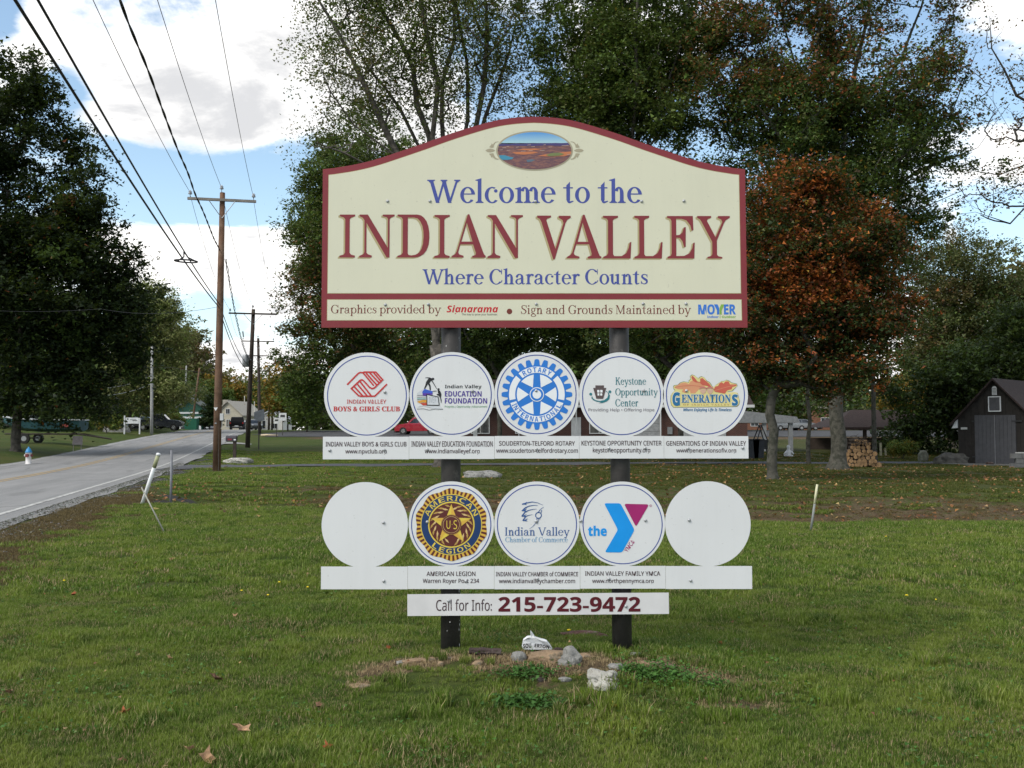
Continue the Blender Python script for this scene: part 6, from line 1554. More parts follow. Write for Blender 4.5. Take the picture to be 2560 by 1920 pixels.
# ------------------------------------------------------------------ stakes, hydrant, mailbox, stones
def rock_mb(sx, sy, sz, seed, n=2, rough=.22):
    import bmesh
    n = min(n, 2); r = np.random.RandomState(seed); bm = bmesh.new(); bmesh.ops.create_icosphere(bm, subdivisions=n + 2, radius=1)
    mb = MB(); o = r.rand(3) * 60
    vs = []
    for v in bm.verts:
        p = v.co; q = 1 + rough * 2 * (float(fbm(p.x * 1.1 + o[0] + p.z * .7, p.y * 1.1 + o[1] + p.z, 3)) - .5) + rough * .8 * (float(fbm(p.x * 4 + o[2] + p.z * 3, p.y * 4 + p.z * 2, 3)) - .5)
        ax = abs(p.x) ** .75 * (1 if p.x > 0 else -1); ay = abs(p.y) ** .75 * (1 if p.y > 0 else -1); az = abs(p.z) ** .8 * (1 if p.z > 0 else -1)
        vs.append((ax * sx * q, ay * sy * q, az * sz * q))
    mb.add(vs, [tuple(x.index for x in f.verts) for f in bm.faces]); bm.free()
    return mb
STONE = mat('grey_stone', (.24, .235, .22), .9, .35, 5, .9, 30, col2=(.11, .11, .10), c2s=9); PALE = mat('pale_stone', (.42, .405, .36), .9, .3, 7, 1.0, 30, col2=(.14, .13, .11), c2s=14, c2t=(.5, .6)); TANS = mat('tan_stone', (.26, .18, .11), .92, .3, 5, .9, 25, col2=(.16, .13, .09), c2s=11)
REDS = mat('reddish_stone', (.13, .07, .055), .92, .3, 6, .9, 25, col2=(.25, .20, .16), c2s=13, c2t=(.55, .65)); DARKS = mat('dark_rotting_wood', (.05, .034, .03), .95, .3, 6, .9, 25, col2=(.10, .08, .07), c2s=9)

def build_roadside():
    wp = mat('white_pipe', (.72, .73, .73), .45, .06, 5, col2=(.45, .44, .40), c2s=8, c2t=(.6, .75)); band = mat('dull_reflective_band', (.34, .35, .20), .5)
    # leaning white delineator
    b = gp(355, 1262); topp = at(397, 1133, b.y - .1); t = thing('delineator_post', 'leaning white delineator post with a dull green reflective band', 'marker post', b)
    d = topp - b
    mb = MB(); mb.tube([d * -.1, d * .955], .040, 14); part('tube', mb, wp, t, smooth=True)
    mb = MB(); mb.tube([d * .72, d * .955], .0425, 14); part('band', mb, band, t, smooth=True); mb = MB(); mb.tube([d * .955, d * .99, d * 1.0], [.046, .046, .03], 14); part('cap', mb, wp, t, smooth=True)
    b = gp(427, 1262); z1 = at(426, 1125, b.y).z - b.z; mb = MB(); mb.tube([(0, 0, -.2), (0, 0, z1)], .030, 10); solo('marker_post', mb, mat('grey_tube', (.17, .175, .19), .6), 'upright plain grey post right of the leaning white one', 'marker post', loc=b, smooth=True)
    b = gp(412, 1334); tp = at(354, 1219, b.y + .2); mb = MB(); mb.tube([(0, 0, 0) , tp - b], [.0135, .011], 8); solo('stake', mb, mat('weathered_stake', (.30, .30, .25), .7, .2, 8), 'thin stake leaning left in the grass before the white post', 'stake', loc=b, smooth=True)
    b = gp(2027, 1328); tp = at(2043, 1211, b.y); d = tp - b; t = thing('stake', 'thin marker stake with a pale yellow top on the lawn below the orange maple', 'stake', b)
    mb = MB(); mb.tube([d * -.05, d * .58], .019, 8); part('shaft', mb, mat('grey_stake', (.20, .21, .20), .6), t, smooth=True); mb = MB(); mb.tube([d * .58, d], .019, 8); part('tip', mb, mat('pale_tip', (.60, .58, .38), .5), t, smooth=True)
    # hydrant
    b = gx(74, 45.5); b.z = zh(b.x, b.y); HW = mat('hydrant_white', (.60, .58, .56), .5, .1, 6, col2=(.35, .25, .2), c2s=8, c2t=(.6, .8)); HB = mat('hydrant_blue', (.02, .20, .42), .45); HR = mat('hydrant_red', (.16, .03, .035), .5)
    t = thing('fire_hydrant', 'white fire hydrant with a blue bonnet at the grass edge across the road', 'fire hydrant', b)
    mb = MB(); mb.lathe([(.16, -.05), (.16, .03), (.12, .04), (.115, .48), (.14, .49), (.14, .53), (.11, .54)], 16); part('barrel', mb, HW, t, smooth=True)
    mb = MB(); mb.lathe([(.15, .53), (.15, .56), (.125, .60), (.10, .67), (.06, .72), (.035, .73), (.035, .79)], 16); part('bonnet', mb, HB, t, smooth=True)
    mb = MB(); mb.tube([(0, -.1, .40), (0, -.19, .40)], .075, 10); part('nozzle', mb, HR, t); mb = MB(); mb.tube([(.1, 0, .40), (.18, 0, .40)], .05, 10); part('nozzle', mb, HR, t); mb = MB(); mb.tube([(-.1, 0, .40), (-.18, 0, .40)], .05, 10); part('nozzle', mb, HW, t)
    # mailbox with its boulder
    b = gx(588, 50); t = thing('mailbox', 'dark mailbox on a wooden post beside the driveway', 'mailbox', b)
    mb = MB(); mb.box(-.075, -.05, -.2, .075, .05, 1.0); part('post', mb, WOODD, t)
    pr = [(-.12, .98), (.12, .98), (.12, 1.15)] + [(.12 * math.cos(a), 1.15 + .12 * math.sin(a)) for a in np.linspace(.2, 2.94, 8)] + [(-.12, 1.15)]
    mb = MB(); mb.prism(pr, 'x', -.42, .10); part('box', mb, mat('mailbox_black', (.035, .03, .04), .4), t); mb = MB(); mb.box(-.02, -.125, 1.03, .09, -.121, 1.10); nb = part('number_plate', mb, mat('number_white', (.6, .6, .6), .5), t)
    mb = MB(); mb.box(-.32, -.125, 1.04, -.12, -.121, 1.12); part('lettering', mb, mat('mailbox_red', (.20, .015, .02), .5), t)
    r_ = rock_mb(.62, .4, .21, 3, 2, .35); solo('boulder', r_, PALE, 'pale folded boulder at the foot of the mailbox', 'boulder', loc=gx(597, 47.5) + Vector((0, 0, .05)), smooth=True)
    # signs seen from behind and far speed signs
    b = gx(648, 66); t = thing('road_sign', 'grey back of a road sign on a dark post beside the second utility pole', 'road sign', b)
    mb = MB(); mb.tube([(0, 0, -.3), (0, 0, 2.15)], .04, 8); part('post', mb, mat('dark_post', (.05, .045, .04), .7), t)
    k = 66 / F_PX; Z = lambda y: EYE + (1075 - y) * k - b.z; mb = MB(); mb.prism([((636 - 648) * k, Z(1030)), ((661 - 648) * k, Z(1022)), ((662 - 648) * k, Z(1050)), ((650 - 648) * k, Z(1054)), ((636 - 648) * k, Z(1048))], 'y', -.06, -.045); part('panel', mb, mat('sign_back', (.20, .21, .23), .5, metal=.3), t)
    for px, py, Y, w_, l in [(707, 1042, 95, .36, 'white speed limit sign, the taller of two beside the golden tree'), (692, 1052, 92, .26, 'smaller white sign left of the taller one by the golden tree')]:
        b = gx(px, Y); c = at(px, py, Y); t = thing('road_sign', l, 'road sign', b); mb = MB(); mb.tube([(0, 0, -.3), (0, .02, c.z - b.z)], .035, 8); part('post', mb, mat('dark_post', (.05, .045, .04), .7), t)
        mb = MB(); h = w_ * 1.0; mb.box(-w_, -.04, c.z - b.z - h, w_, -.02, c.z - b.z + h); pl = part('panel', mb, mat('sign_white', (.55, .56, .56), .5), t)
        mb = MB(); mb.box(-w_ * .6, -.05, c.z - b.z - h * .1, w_ * .6, -.042, c.z - b.z + h * .5); part('marking', mb, mat('marking_black', (.04, .04, .04), .5), pl)
    # boulder and yard sign across the road
    b = gx(290, 97); solo('boulder', rock_mb(1.3, .7, .95, 9, 2, .25), STONE, 'large grey boulder behind the white yard sign across the road', 'boulder', loc=b + Vector((0, 0, .1)), smooth=True)
    b = gx(332, 90); b.z = EYE - 2 / F_PX * 90; k = 90 / F_PX; t = thing('yard_sign', 'long white yard sign on two white posts across the road', 'sign', b)
    WS = mat('yard_sign_white', (.55, .56, .57), .5)
    for x in (-20, 18): mb = MB(); mb.box(x * k - .05, -.05, -.3, x * k + .05, .05, (38 if x < 0 else 36) * k); part('post', mb, WS, t)
    mb = MB(); mb.box(-17 * k, -.03, 18 * k, 16 * k, .03, 33 * k); p = part('panel', mb, WS, t)
    mb = MB()
    # only blurred dark strokes are readable on it
    mb.box(-14 * k, -.034, 28 * k, -10 * k, -.031, 31 * k); mb.box(-6 * k, -.034, 27 * k, 10 * k, -.031, 28.2 * k); mb.box(0, -.034, 24.5 * k, 12 * k, -.031, 26 * k); part('lettering', mb, BLACK, p)
    # boat on its trailer
    b = gx(115, 66); k = 66 / F_PX; BT = mat('teal_hull', (.030, .085, .10), .4, .15, 2); BW = mat('boat_white', (.42, .44, .45), .4)
    t = thing('motor_boat', 'old teal open boat with white gunwale under the dark oak', 'boat', b + Vector((0, 0, .75)), 0)
    secs = [(-2.75, .05, .62, .95), (-2.3, .45, .35, .92), (-1.5, .75, .08, .82), (-.3, .85, 0, .76), (1.2, .85, 0, .74), (2.5, .78, .02, .74)]
    mb = MB(); vs = []; fs = []
    for (x, hw, zb, zt) in secs: vs += [(x, -hw, zt), (x, -hw * .8, zb + .18), (x, 0, zb), (x, hw * .8, zb + .18), (x, hw, zt)]
    for i in range(len(secs) - 1):
        for j in range(4): fs.append((i * 5 + j, i * 5 + j + 1, (i + 1) * 5 + j + 1, (i + 1) * 5 + j))
    fs.append(tuple(range((len(secs) - 1) * 5, len(secs) * 5))); fs.append(tuple(reversed(range(5))))
    mb.add(vs, fs); part('hull', mb, BT, t)
    mb = MB()
    for sg in (-1, 1): mb.tube([(x, sg * hw, zt + .02) for (x, hw, zb, zt) in secs], .05, 6)
    part('gunwale', mb, BW, t, smooth=True)
    mb = MB(); mb.add([(x, s_ * hw * .97, zt - .02) for (x, hw, zb, zt) in secs for s_ in (-1, 1)], [(2 * i, 2 * i + 1, 2 * i + 3, 2 * i + 2) for i in range(len(secs) - 1)]); part('deck', mb, BW, t)
    mb = MB(); mb.prism([(-1.0, .74), (-.75, 1.08), (-.7, 1.08), (-.6, .74)], 'y', -.6, .6); part('windscreen', mb, mat('screen_glass', (.25, .28, .30), .1, spec=.8), t)
    mb = MB(); mb.box(1.35, -.872, .28, 1.85, -.868, .5); part('registration_patch', mb, mat('patch_red', (.25, .04, .03), .5), t)
    t = thing('boat_trailer', 'rusty black trailer with one wheel in view carrying the teal boat', 'trailer', b)
    mb = MB()
    for sg in (-.5, .5): mb.tube([(-2.4, sg, .62), (2.4, sg, .60), (4.3, 0, .28)], .05, 6)
    mb.tube([(-.9, -.9, .35), (-.9, .9, .35)], .04, 6)
    for x in (-1.6, .2, 1.9): mb.tube([(x, -.5, .62), (x, 0, .70), (x, .5, .62)], .045, 6)
    part('frame', mb, mat('rusty_frame', (.05, .04, .035), .8), t)
    for sg in (-1, 1):
        mb = MB(); mb.tube([(-.9, sg * .95 - .09, .32), (-.9, sg * .95 + .09, .32)], .33, 18); w_ = part('wheel', mb, mat('rubber', (.018, .018, .018), .8), t)
        mb = MB(); mb.tube([(-.9, sg * .95 - .10, .32), (-.9, sg * .95 + .10, .32)], .17, 12); part('rim', mb, GALV, w_)
    b2 = gx(195, 60); mb = MB(); mb.box(-.28, -.02, 0.30, .30, .02, .82); mb.box(-.25, -.01, -.1, -.22, .01, .30); mb.box(.22, -.01, -.1, .25, .01, .30)
    solo('notice_board', mb, mat('faded_pinkish_board', (.33, .29, .30), .7), 'small faded square notice board standing in front of the boat\'s stern', 'sign', loc=b2 + Vector((0, 0, .10)))
    # log lying by the lane, stump of pale rock on the far lawn
    b = gp(672, 1091); mb = MB(); mb.tube([(-.75, .1, .10), (-.2, 0, .12), (.85, -.05, .09)], [.08, .10, .06], 8); solo('log', mb, mat('pale_log', (.50, .40, .28), .8, .2), 'pale barked log lying across the lane behind the mailbox', 'log', loc=b, smooth=True)
    b = gp(1205, 1196); mb = rock_mb(.62, .35, .17, 21, 2, .3); solo('boulder', mb, STONE, 'flat grey weathered stone lying on the far lawn behind the sign', 'boulder', loc=b + Vector((0, .2, .06)), smooth=True)
    b = gp(2115, 1165)
    # woodpile
    o = gx(2142, 43.3); t = thing('woodpile', 'heap of cut firewood with round sawn ends facing out, against the great oak', 'woodpile', o); k = 43.3 / F_PX; r = random.Random(8)
    EN = mat('sawn_end', (.30, .18, .085), .8, .3, 9); BK = mat('log_bark', (.06, .045, .035), .95, .3)
    rows = [(0, -48, 48, .11), (1, -42, 44, .10), (2, -36, 42, .095), (3, -28, 40, .09), (4, -20, 38, .085), (5, -14, 36, .08), (6, -8, 34, .07), (7, -2, 32, .06)]
    for (q, a, b_, rr) in rows:
        x = a * k
        while x < b_ * k:
            rad_ = rr * r.uniform(.55, 1.25); x += rad_; z = .10 + q * .145 + r.uniform(-.03, .03); y = r.uniform(-.12, .10) + q * .05
            mb = MB(); n = 9; mb.cur = 0; p0 = Vector((x, y, z)); p1 = Vector((x + r.uniform(-.08, .08), y + .5, z + r.uniform(-.03, .03)))
            mb.tube([p0, p1], [rad_, rad_ * .95], n, cap=False); mb.cur = 1; nb = len(mb.v)
            mb.add([mb.v[nb - 2 * n + i] for i in range(n)], [tuple(range(n))])
            part('log', mb, [BK, EN], t); x += rad_ * 1.03
    mb = MB()
    for i in range(60):
        a = Vector((r.uniform(-.7, .7), r.uniform(0, .4), 1.15 + r.uniform(-.15, .22) - .001 * i)); d = Vector((r.uniform(-.5, .5), r.uniform(-.3, .3), r.uniform(-.25, .1))); mb.tube([a, a + d], [.012, .006], 4)
    o_ = part('twigs', mb, BK, t); o_['kind'] = 'stuff'

def build_sign_foot():
    def put(px, py, sx, sy, sz, m, seed, label, dz=0.0, name='rock', cat='rock', rough=.3, rotz=0):
        p = gp(px, py); solo(name, rock_mb(sx, sy, sz, seed, 2, rough), m, label, cat, None, loc=p + Vector((0, 0, dz)), rotz=rotz, smooth=True)
    put(1508, 1712, .115, .09, .07, PALE, 31, 'knobbly cream-white rock in front of the right sign post', .015, rough=.55); put(1484, 1716, .035, .035, .03, PALE, 32, 'small pale lump at the left end of the cream-white rock', .01, rough=.4)
    put(1372, 1650, .15, .08, .050, TANS, 33, 'flat tan stone at the middle of the sign mound under the crumpled bag', .005)
    put(1427, 1660, .072, .07, .085, STONE, 34, 'upright speckled grey stone right of the tan one', -.01, rough=.5, rotz=.3)
    put(1298, 1648, .055, .045, .045, STONE, 35, 'small grey stone left of the tan one', 0)
    put(1545, 1668, .07, .05, .02, STONE, 36, 'low grey stone just in front of the right sign post base', 0)
    put(1450, 1592, .14, .05, .035, REDS, 37, 'reddish brown stone slab behind the sign posts beside the dandelion', .01, rough=.45); put(1500, 1596, .06, .04, .03, REDS, 38, 'smaller reddish brown lump at the right end of the slab', .005, rough=.45)
    put(1101, 1665, .022, .02, .016, TANS, 39, 'tiny tan pebble left of the mound', .005)
    put(1345, 1702, .05, .03, .02, DARKS, 40, 'dark flat stone in the grass below the mound', 0)
    put(1640, 1662, .14, .035, .022, TANS, 41, 'low tan ridge of soil-covered stone right of the right post', 0, rotz=-.5); put(1070, 1652, .20, .04, .02, TANS, 42, 'low tan ridge of soil-covered stone left of the left post', 0, rotz=.35)
    for i, (px, py, sx, sz, m, lb) in enumerate([(1195, 1660, .04, .02, TANS, 'half-buried tan stone right of the left post'), (1460, 1645, .05, .025, TANS, 'half-buried tan stone behind the upright grey one'), (1008, 1660, .045, .018, STONE, 'grey half-buried stone at the left end of the mound'), (1412, 1700, .04, .016, STONE, 'flat grey stone below the upright one'), (1590, 1640, .04, .02, STONE, 'small grey stone right of the right post'), (1782, 1728, .03, .012, PALE, 'pale flake of stone past the split timber'), (900, 1716, .07, .014, TANS, 'low tan lump in the bare patch left of the mound')]):
        put(px, py, sx, sx * .7, sz, m, 50 + i, lb, 0)
    # rotting timber
    def timber(px, py, l, w_, h, ang, label, m=DARKS):
        p = gp(px, py); mb = MB(); r = random.Random(px); pts = [(l * (t - .5) * math.cos(ang), l * (t - .5) * math.sin(ang), h * (.55 + r.uniform(-.12, .12))) for t in np.linspace(0, 1, 8)]
        mb.tube(pts, [w_ * r.uniform(.8, 1.1) for _ in pts], 7); solo('timber', mb, m, label, 'timber', None, loc=p)
    timber(1213, 1637, .22, .026, .045, -.1, 'dark rotting timber beside the left sign post'); timber(1765, 1716, .10, .016, .02, -.5, 'short split grey timber in the grass right of the weeds', mat('split_timber', (.14, .11, .08), .9, .3, 12, .6)); timber(1395, 1636, .06, .014, .05, .1, 'short dark stick across the tan stone')
    # crumpled newspaper bag
    p = gp(1338, 1632); k = p.y / F_PX
    t = thing('plastic_bag', 'crumpled white newspaper bag with black capitals lying on the sign mound', 'plastic bag', p)
    bagm = mat('white_plastic', (.70, .71, .72), .35, .04, 12, .6, 18, spec=.5); mb = MB(); r = random.Random(5)
    front = [(-31, 0), (-34, 10), (-30, 24), (-20, 34), (-10, 33), (-12, 46), (-6, 40), (0, 33), (12, 28), (28, 24), (38, 14), (42, 2)]
    vs = []; n = len(front)
    for j, (dy, s_) in enumerate([(-.03, .96), (0, 1.0), (.05, .93), (.09, .7)]):
        for (x, z) in front: vs.append((x * k * s_ + r.uniform(-.003, .003), dy + r.uniform(-.006, .006) - .012 * math.sin(x * .25), max(-.02, z * k * s_ + r.uniform(-.003, .003) + .02)))
    fs = [(j * n + i, j * n + i + 1, (j + 1) * n + i + 1, (j + 1) * n + i) for j in range(3) for i in range(n - 1)]; fs.append(tuple(range(n))); fs.append(tuple(range(4 * n - 1, 3 * n - 1, -1))); mb.add(vs, fs); bag = part('bag', mb, bagm, t)
    f = Flat(); f.map = lambda x, y: ((x) * k, (-y) * k)
    f.y = -.052; f.tr = lambda x, y: (x, y)
    f.text('SOU', -30, -26, -10, -15, BLACK, 2, 'bold', .02, rot=-.08); f.text('ERTON', -2, -24, 34, -15, BLACK, 2, 'bold', .02, rot=.12); f.text('AL', -24, -12, -10, -4, BLACK, 2, 'bold', .02)
    f.done('lettering', bag, False); flush_lettering()
    # broad-leaved weeds
    def weeds(px, py, n, sx, sy, h, s, label, seed, col=(.065, .15, .03)):
        r = np.random.RandomState(seed); c = gp(px, py); P = np.stack([r.randn(n) * sx, r.randn(n) * sy, np.abs(r.randn(n)) * h + .02], -1); P[:, 0] += c.x; P[:, 1] += c.y; P[:, 2] += height(P[:, 0], P[:, 1]); 
        me = leaves_mesh('weeds', P, np.full(n, s), np.array(col) * (.7 + .7 * r.rand(n, 1)), seed, 1.3, .8); o = bpy.data.objects.new('weeds', me); COL.objects.link(o); tag(o, label, 'weeds', kind='stuff')
    weeds(1665, 1700, 900, .13, .09, .022, .021, 'patch of round-leaved green weeds right of the cream-white rock', 71); weeds(1590, 1690, 350, .06, .05, .02, .02, 'edge of the round-leaved weeds beside the rock', 72); weeds(1790, 1722, 160, .05, .03, .015, .018, 'small weeds at the end of the split timber', 75)
    weeds(1315, 1690, 500, .12, .05, .016, .022, 'dark green clover between the mound stones', 73, (.05, .12, .025)); weeds(1300, 1765, 600, .12, .05, .016, .026, 'dark green weeds below the mound', 74, (.05, .12, .025))
    # taller tufts of grass
    bmx = bpy.data.materials['grass_blade']; tufts = [(1495, 1760, .10), (1545, 1790, .11), (1150, 1760, .09), (1040, 1800, .10), (960, 1720, .07), (1570, 1720, .08), (1440, 1800, .08), (690, 1630, .08), (660, 1650, .07), (420, 1800, .08), (1900, 1560, .07), (2250, 1700, .08), (2100, 1760, .09), (2450, 1750, .10), (820, 1560, .07), (1110, 1650, .06), (1585, 1650, .06), (1180, 1655, .05), (2310, 1660, .09), (1800, 1800, .08), (150, 1800, .08), (320, 1660, .07)]
    tp = []; 
    for px, py, s in tufts:
        p = gp(px, py); r = random.Random(px)
        for q in range(5): x, y = p.x + r.uniform(-.14, .14), p.y + r.uniform(-.09, .09); tp.append((x, y, zh(x, y), s))
    src = [patch('grass_tuft', .10, 60, .09, .0055, 90 + i, bmx) for i in range(3)]
    scatter('grass_tufts', [q[:3] for q in tp], [(0, 0, i * 1.3) for i in range(len(tp))], [q[3] / .09 for q in tp], src, 'longer unmown tufts of grass')

def build_litter():
    # single fallen leaves on the near lawn
    DL = [mat('leaf_dry_%s' % n, c, .7, .3, 30, .5, 60) for n, c in [('rust', (.26, .07, .02)), ('tan', (.40, .24, .13)), ('brown', (.16, .085, .045)), ('yellow', (.45, .33, .06))]]
    L = [(322, 1800, .075, 0, 'rust red curled leaf on the left foreground lawn'), (600, 1842, .08, 1, 'largest pale tan leaf near the bottom left'), (533, 1712, .07, 2, 'brown folded leaf above the pale tan one'), (828, 1888, .045, 0, 'small red-brown leaf near the bottom, left of the sign'), (470, 1893, .04, 1, 'small pinkish leaf at the bottom edge'), (505, 1910, .07, 1, 'pale leaf half out of the bottom edge'),
         (802, 1780, .04, 2, 'little dark brown leaf left of the mound'), (190, 1495, .05, 0, 'reddish leaf near the left lawn flower'), (675, 1617, .05, 2, 'brown leaf on the lawn below the blank left plate'), (415, 1655, .04, 1, 'white-edged dry leaf in the left lawn'), (756, 1606, .04, 1, 'tan leaf just left of the long grass'), (340, 1417, .04, 2, 'small brown leaf high on the left lawn'), (308, 1434, .035, 2, 'small dark leaf beside the upper brown one'), (430, 1405, .05, 1, 'pinkish leaf on the upper left lawn'), (1538, 1783, .04, 3, 'yellowish leaf below the cream-white rock'), (975, 1628, .03, 0, 'orange leaf left of the left sign post'), (1795, 1618, .03, 0, 'tiny orange leaf right of the mound'), (594, 1548, .035, 1, 'tan leaf in the middle of the left lawn'), (28, 1748, .04, 2, 'brown leaf at the left border')]
    for i, (px, py, s, m, lb) in enumerate(L):
        p = gp(px, py); r = random.Random(i * 7 + 1); n = 11; s *= 1.0; mb = MB()
        rim = [(s * (.5 + (.28 if k % 2 else -.05) + r.uniform(-.08, .08)) * math.cos(2 * math.pi * k / n) * 1.1, s * (.42 + (.25 if k % 2 else -.05) + r.uniform(-.08, .08)) * math.sin(2 * math.pi * k / n)) for k in range(n)]
        f = r.uniform(.5, 1.3); vs = [(x, y, .035 + f * .55 * abs(x) * r.uniform(.6, 1.2) + s * .25 * r.random()) for x, y in rim] + [(0, 0, .03)]
        mb.add(vs, [(k, (k + 1) % n, n) for k in range(n)]); o = solo('fallen_leaf', mb, DL[m], lb, 'leaf', 'fallen leaves on the near lawn', loc=p, rotz=r.uniform(0, 6)); o.rotation_euler = (r.uniform(.2, .7), r.uniform(-.4, .4), r.uniform(0, 6))
    # dandelions
    Y_ = mat('dandelion_yellow', (.75, .55, .01), .6, .1, 90)
    for px, py, s, lb in [(1422, 1597, .016, 'yellow dandelion before the reddish slab between the posts'), (2267, 1506, .016, 'largest yellow dandelion on the right lawn'), (160, 1467, .014, 'yellow dandelion on the far left lawn'), (698, 1472, .013, 'yellow flower left of the blank plate, the upper one'), (769, 1485, .013, 'yellow flower closest to the blank left plate'), (604, 1494, .012, 'yellow flower, lower left of the small group'), (670, 1506, .013, 'yellow flower at the bottom of the small group'), (2215, 1353, .014, 'yellow flower high on the right lawn'), (735, 1262, .02, 'yellow flower at the crest of the left lawn'), (1268, 1484, .015, 'yellow flower just above the phone board'), (1555, 1411, .014, 'yellow flower peeping under the cyan Y plate'), (1055, 1396, .014, 'yellow flower between the lower left plates'), (2340, 1517, .009, 'tiny yellow flower right of the largest dandelion')]:
        p = gp(px, py); t = thing('dandelion', lb, 'flower', p, group='yellow flowers in the lawn'); h = .062
        mb = MB(); mb.tube([(0, 0, 0), (0, 0, h)], .0015, 4); part('stem', mb, mat('flower_stem', (.06, .12, .03), .6), t)
        mb = MB(); mb.lathe([(s * .3, h - .002), (s * .9, h + .002), (s, h + .005), (s * .6, h + .010), (.001, h + .011)], 10); part('flower_head', mb, Y_, t)
    # uncounted litter farther back
    r = np.random.RandomState(77); n = 30000; Y = 18 + 42 * r.rand(n) ** .8; X = (r.rand(n) - .38) * 1.25 * Y
    s = road_s(X, Y); c = crest(X)
    w_ = (.12 + .9 * sstep(1, 3, Y - c) * sstep(11, 6, Y - c) + .45 * sstep(-2, 8, X) * sstep(8, 12, Y - c)) * (s > 1); keep = r.rand(n) < w_ * (drive_mask(X, Y) < -.1)
    X, Y = X[keep], Y[keep]; P = np.stack([X, Y, height(X, Y) + .045], -1); me = leaves_mesh('fallen_leaves', P, .08, blend(r, len(P), [(.30, .14, .055), (.18, .075, .03), (.40, .26, .12), (.10, .05, .03)], [3, 3, 1.5, 2]), 78, 1.6, .8)
    o = bpy.data.objects.new('fallen_leaves', me); COL.objects.link(o); tag(o, 'scattered brown autumn leaves in the ditch and under the trees', 'leaves', kind='stuff')
    n = 420; Y = 5 + 14 * r.rand(n); X = (r.rand(n) - .5) * 1.1 * Y; P = np.stack([X, Y, height(X, Y) + .04], -1); me = leaves_mesh('lawn_litter', P, .022, blend(r, n, [(.30, .20, .10), (.20, .10, .05)], [1, 1]), 79, 1.0, .7)
    o = bpy.data.objects.new('lawn_litter', me); COL.objects.link(o); tag(o, 'specks of dry leaf scattered through the near lawn', 'leaves', kind='stuff')
build_roadside(); build_sign_foot(); build_litter()

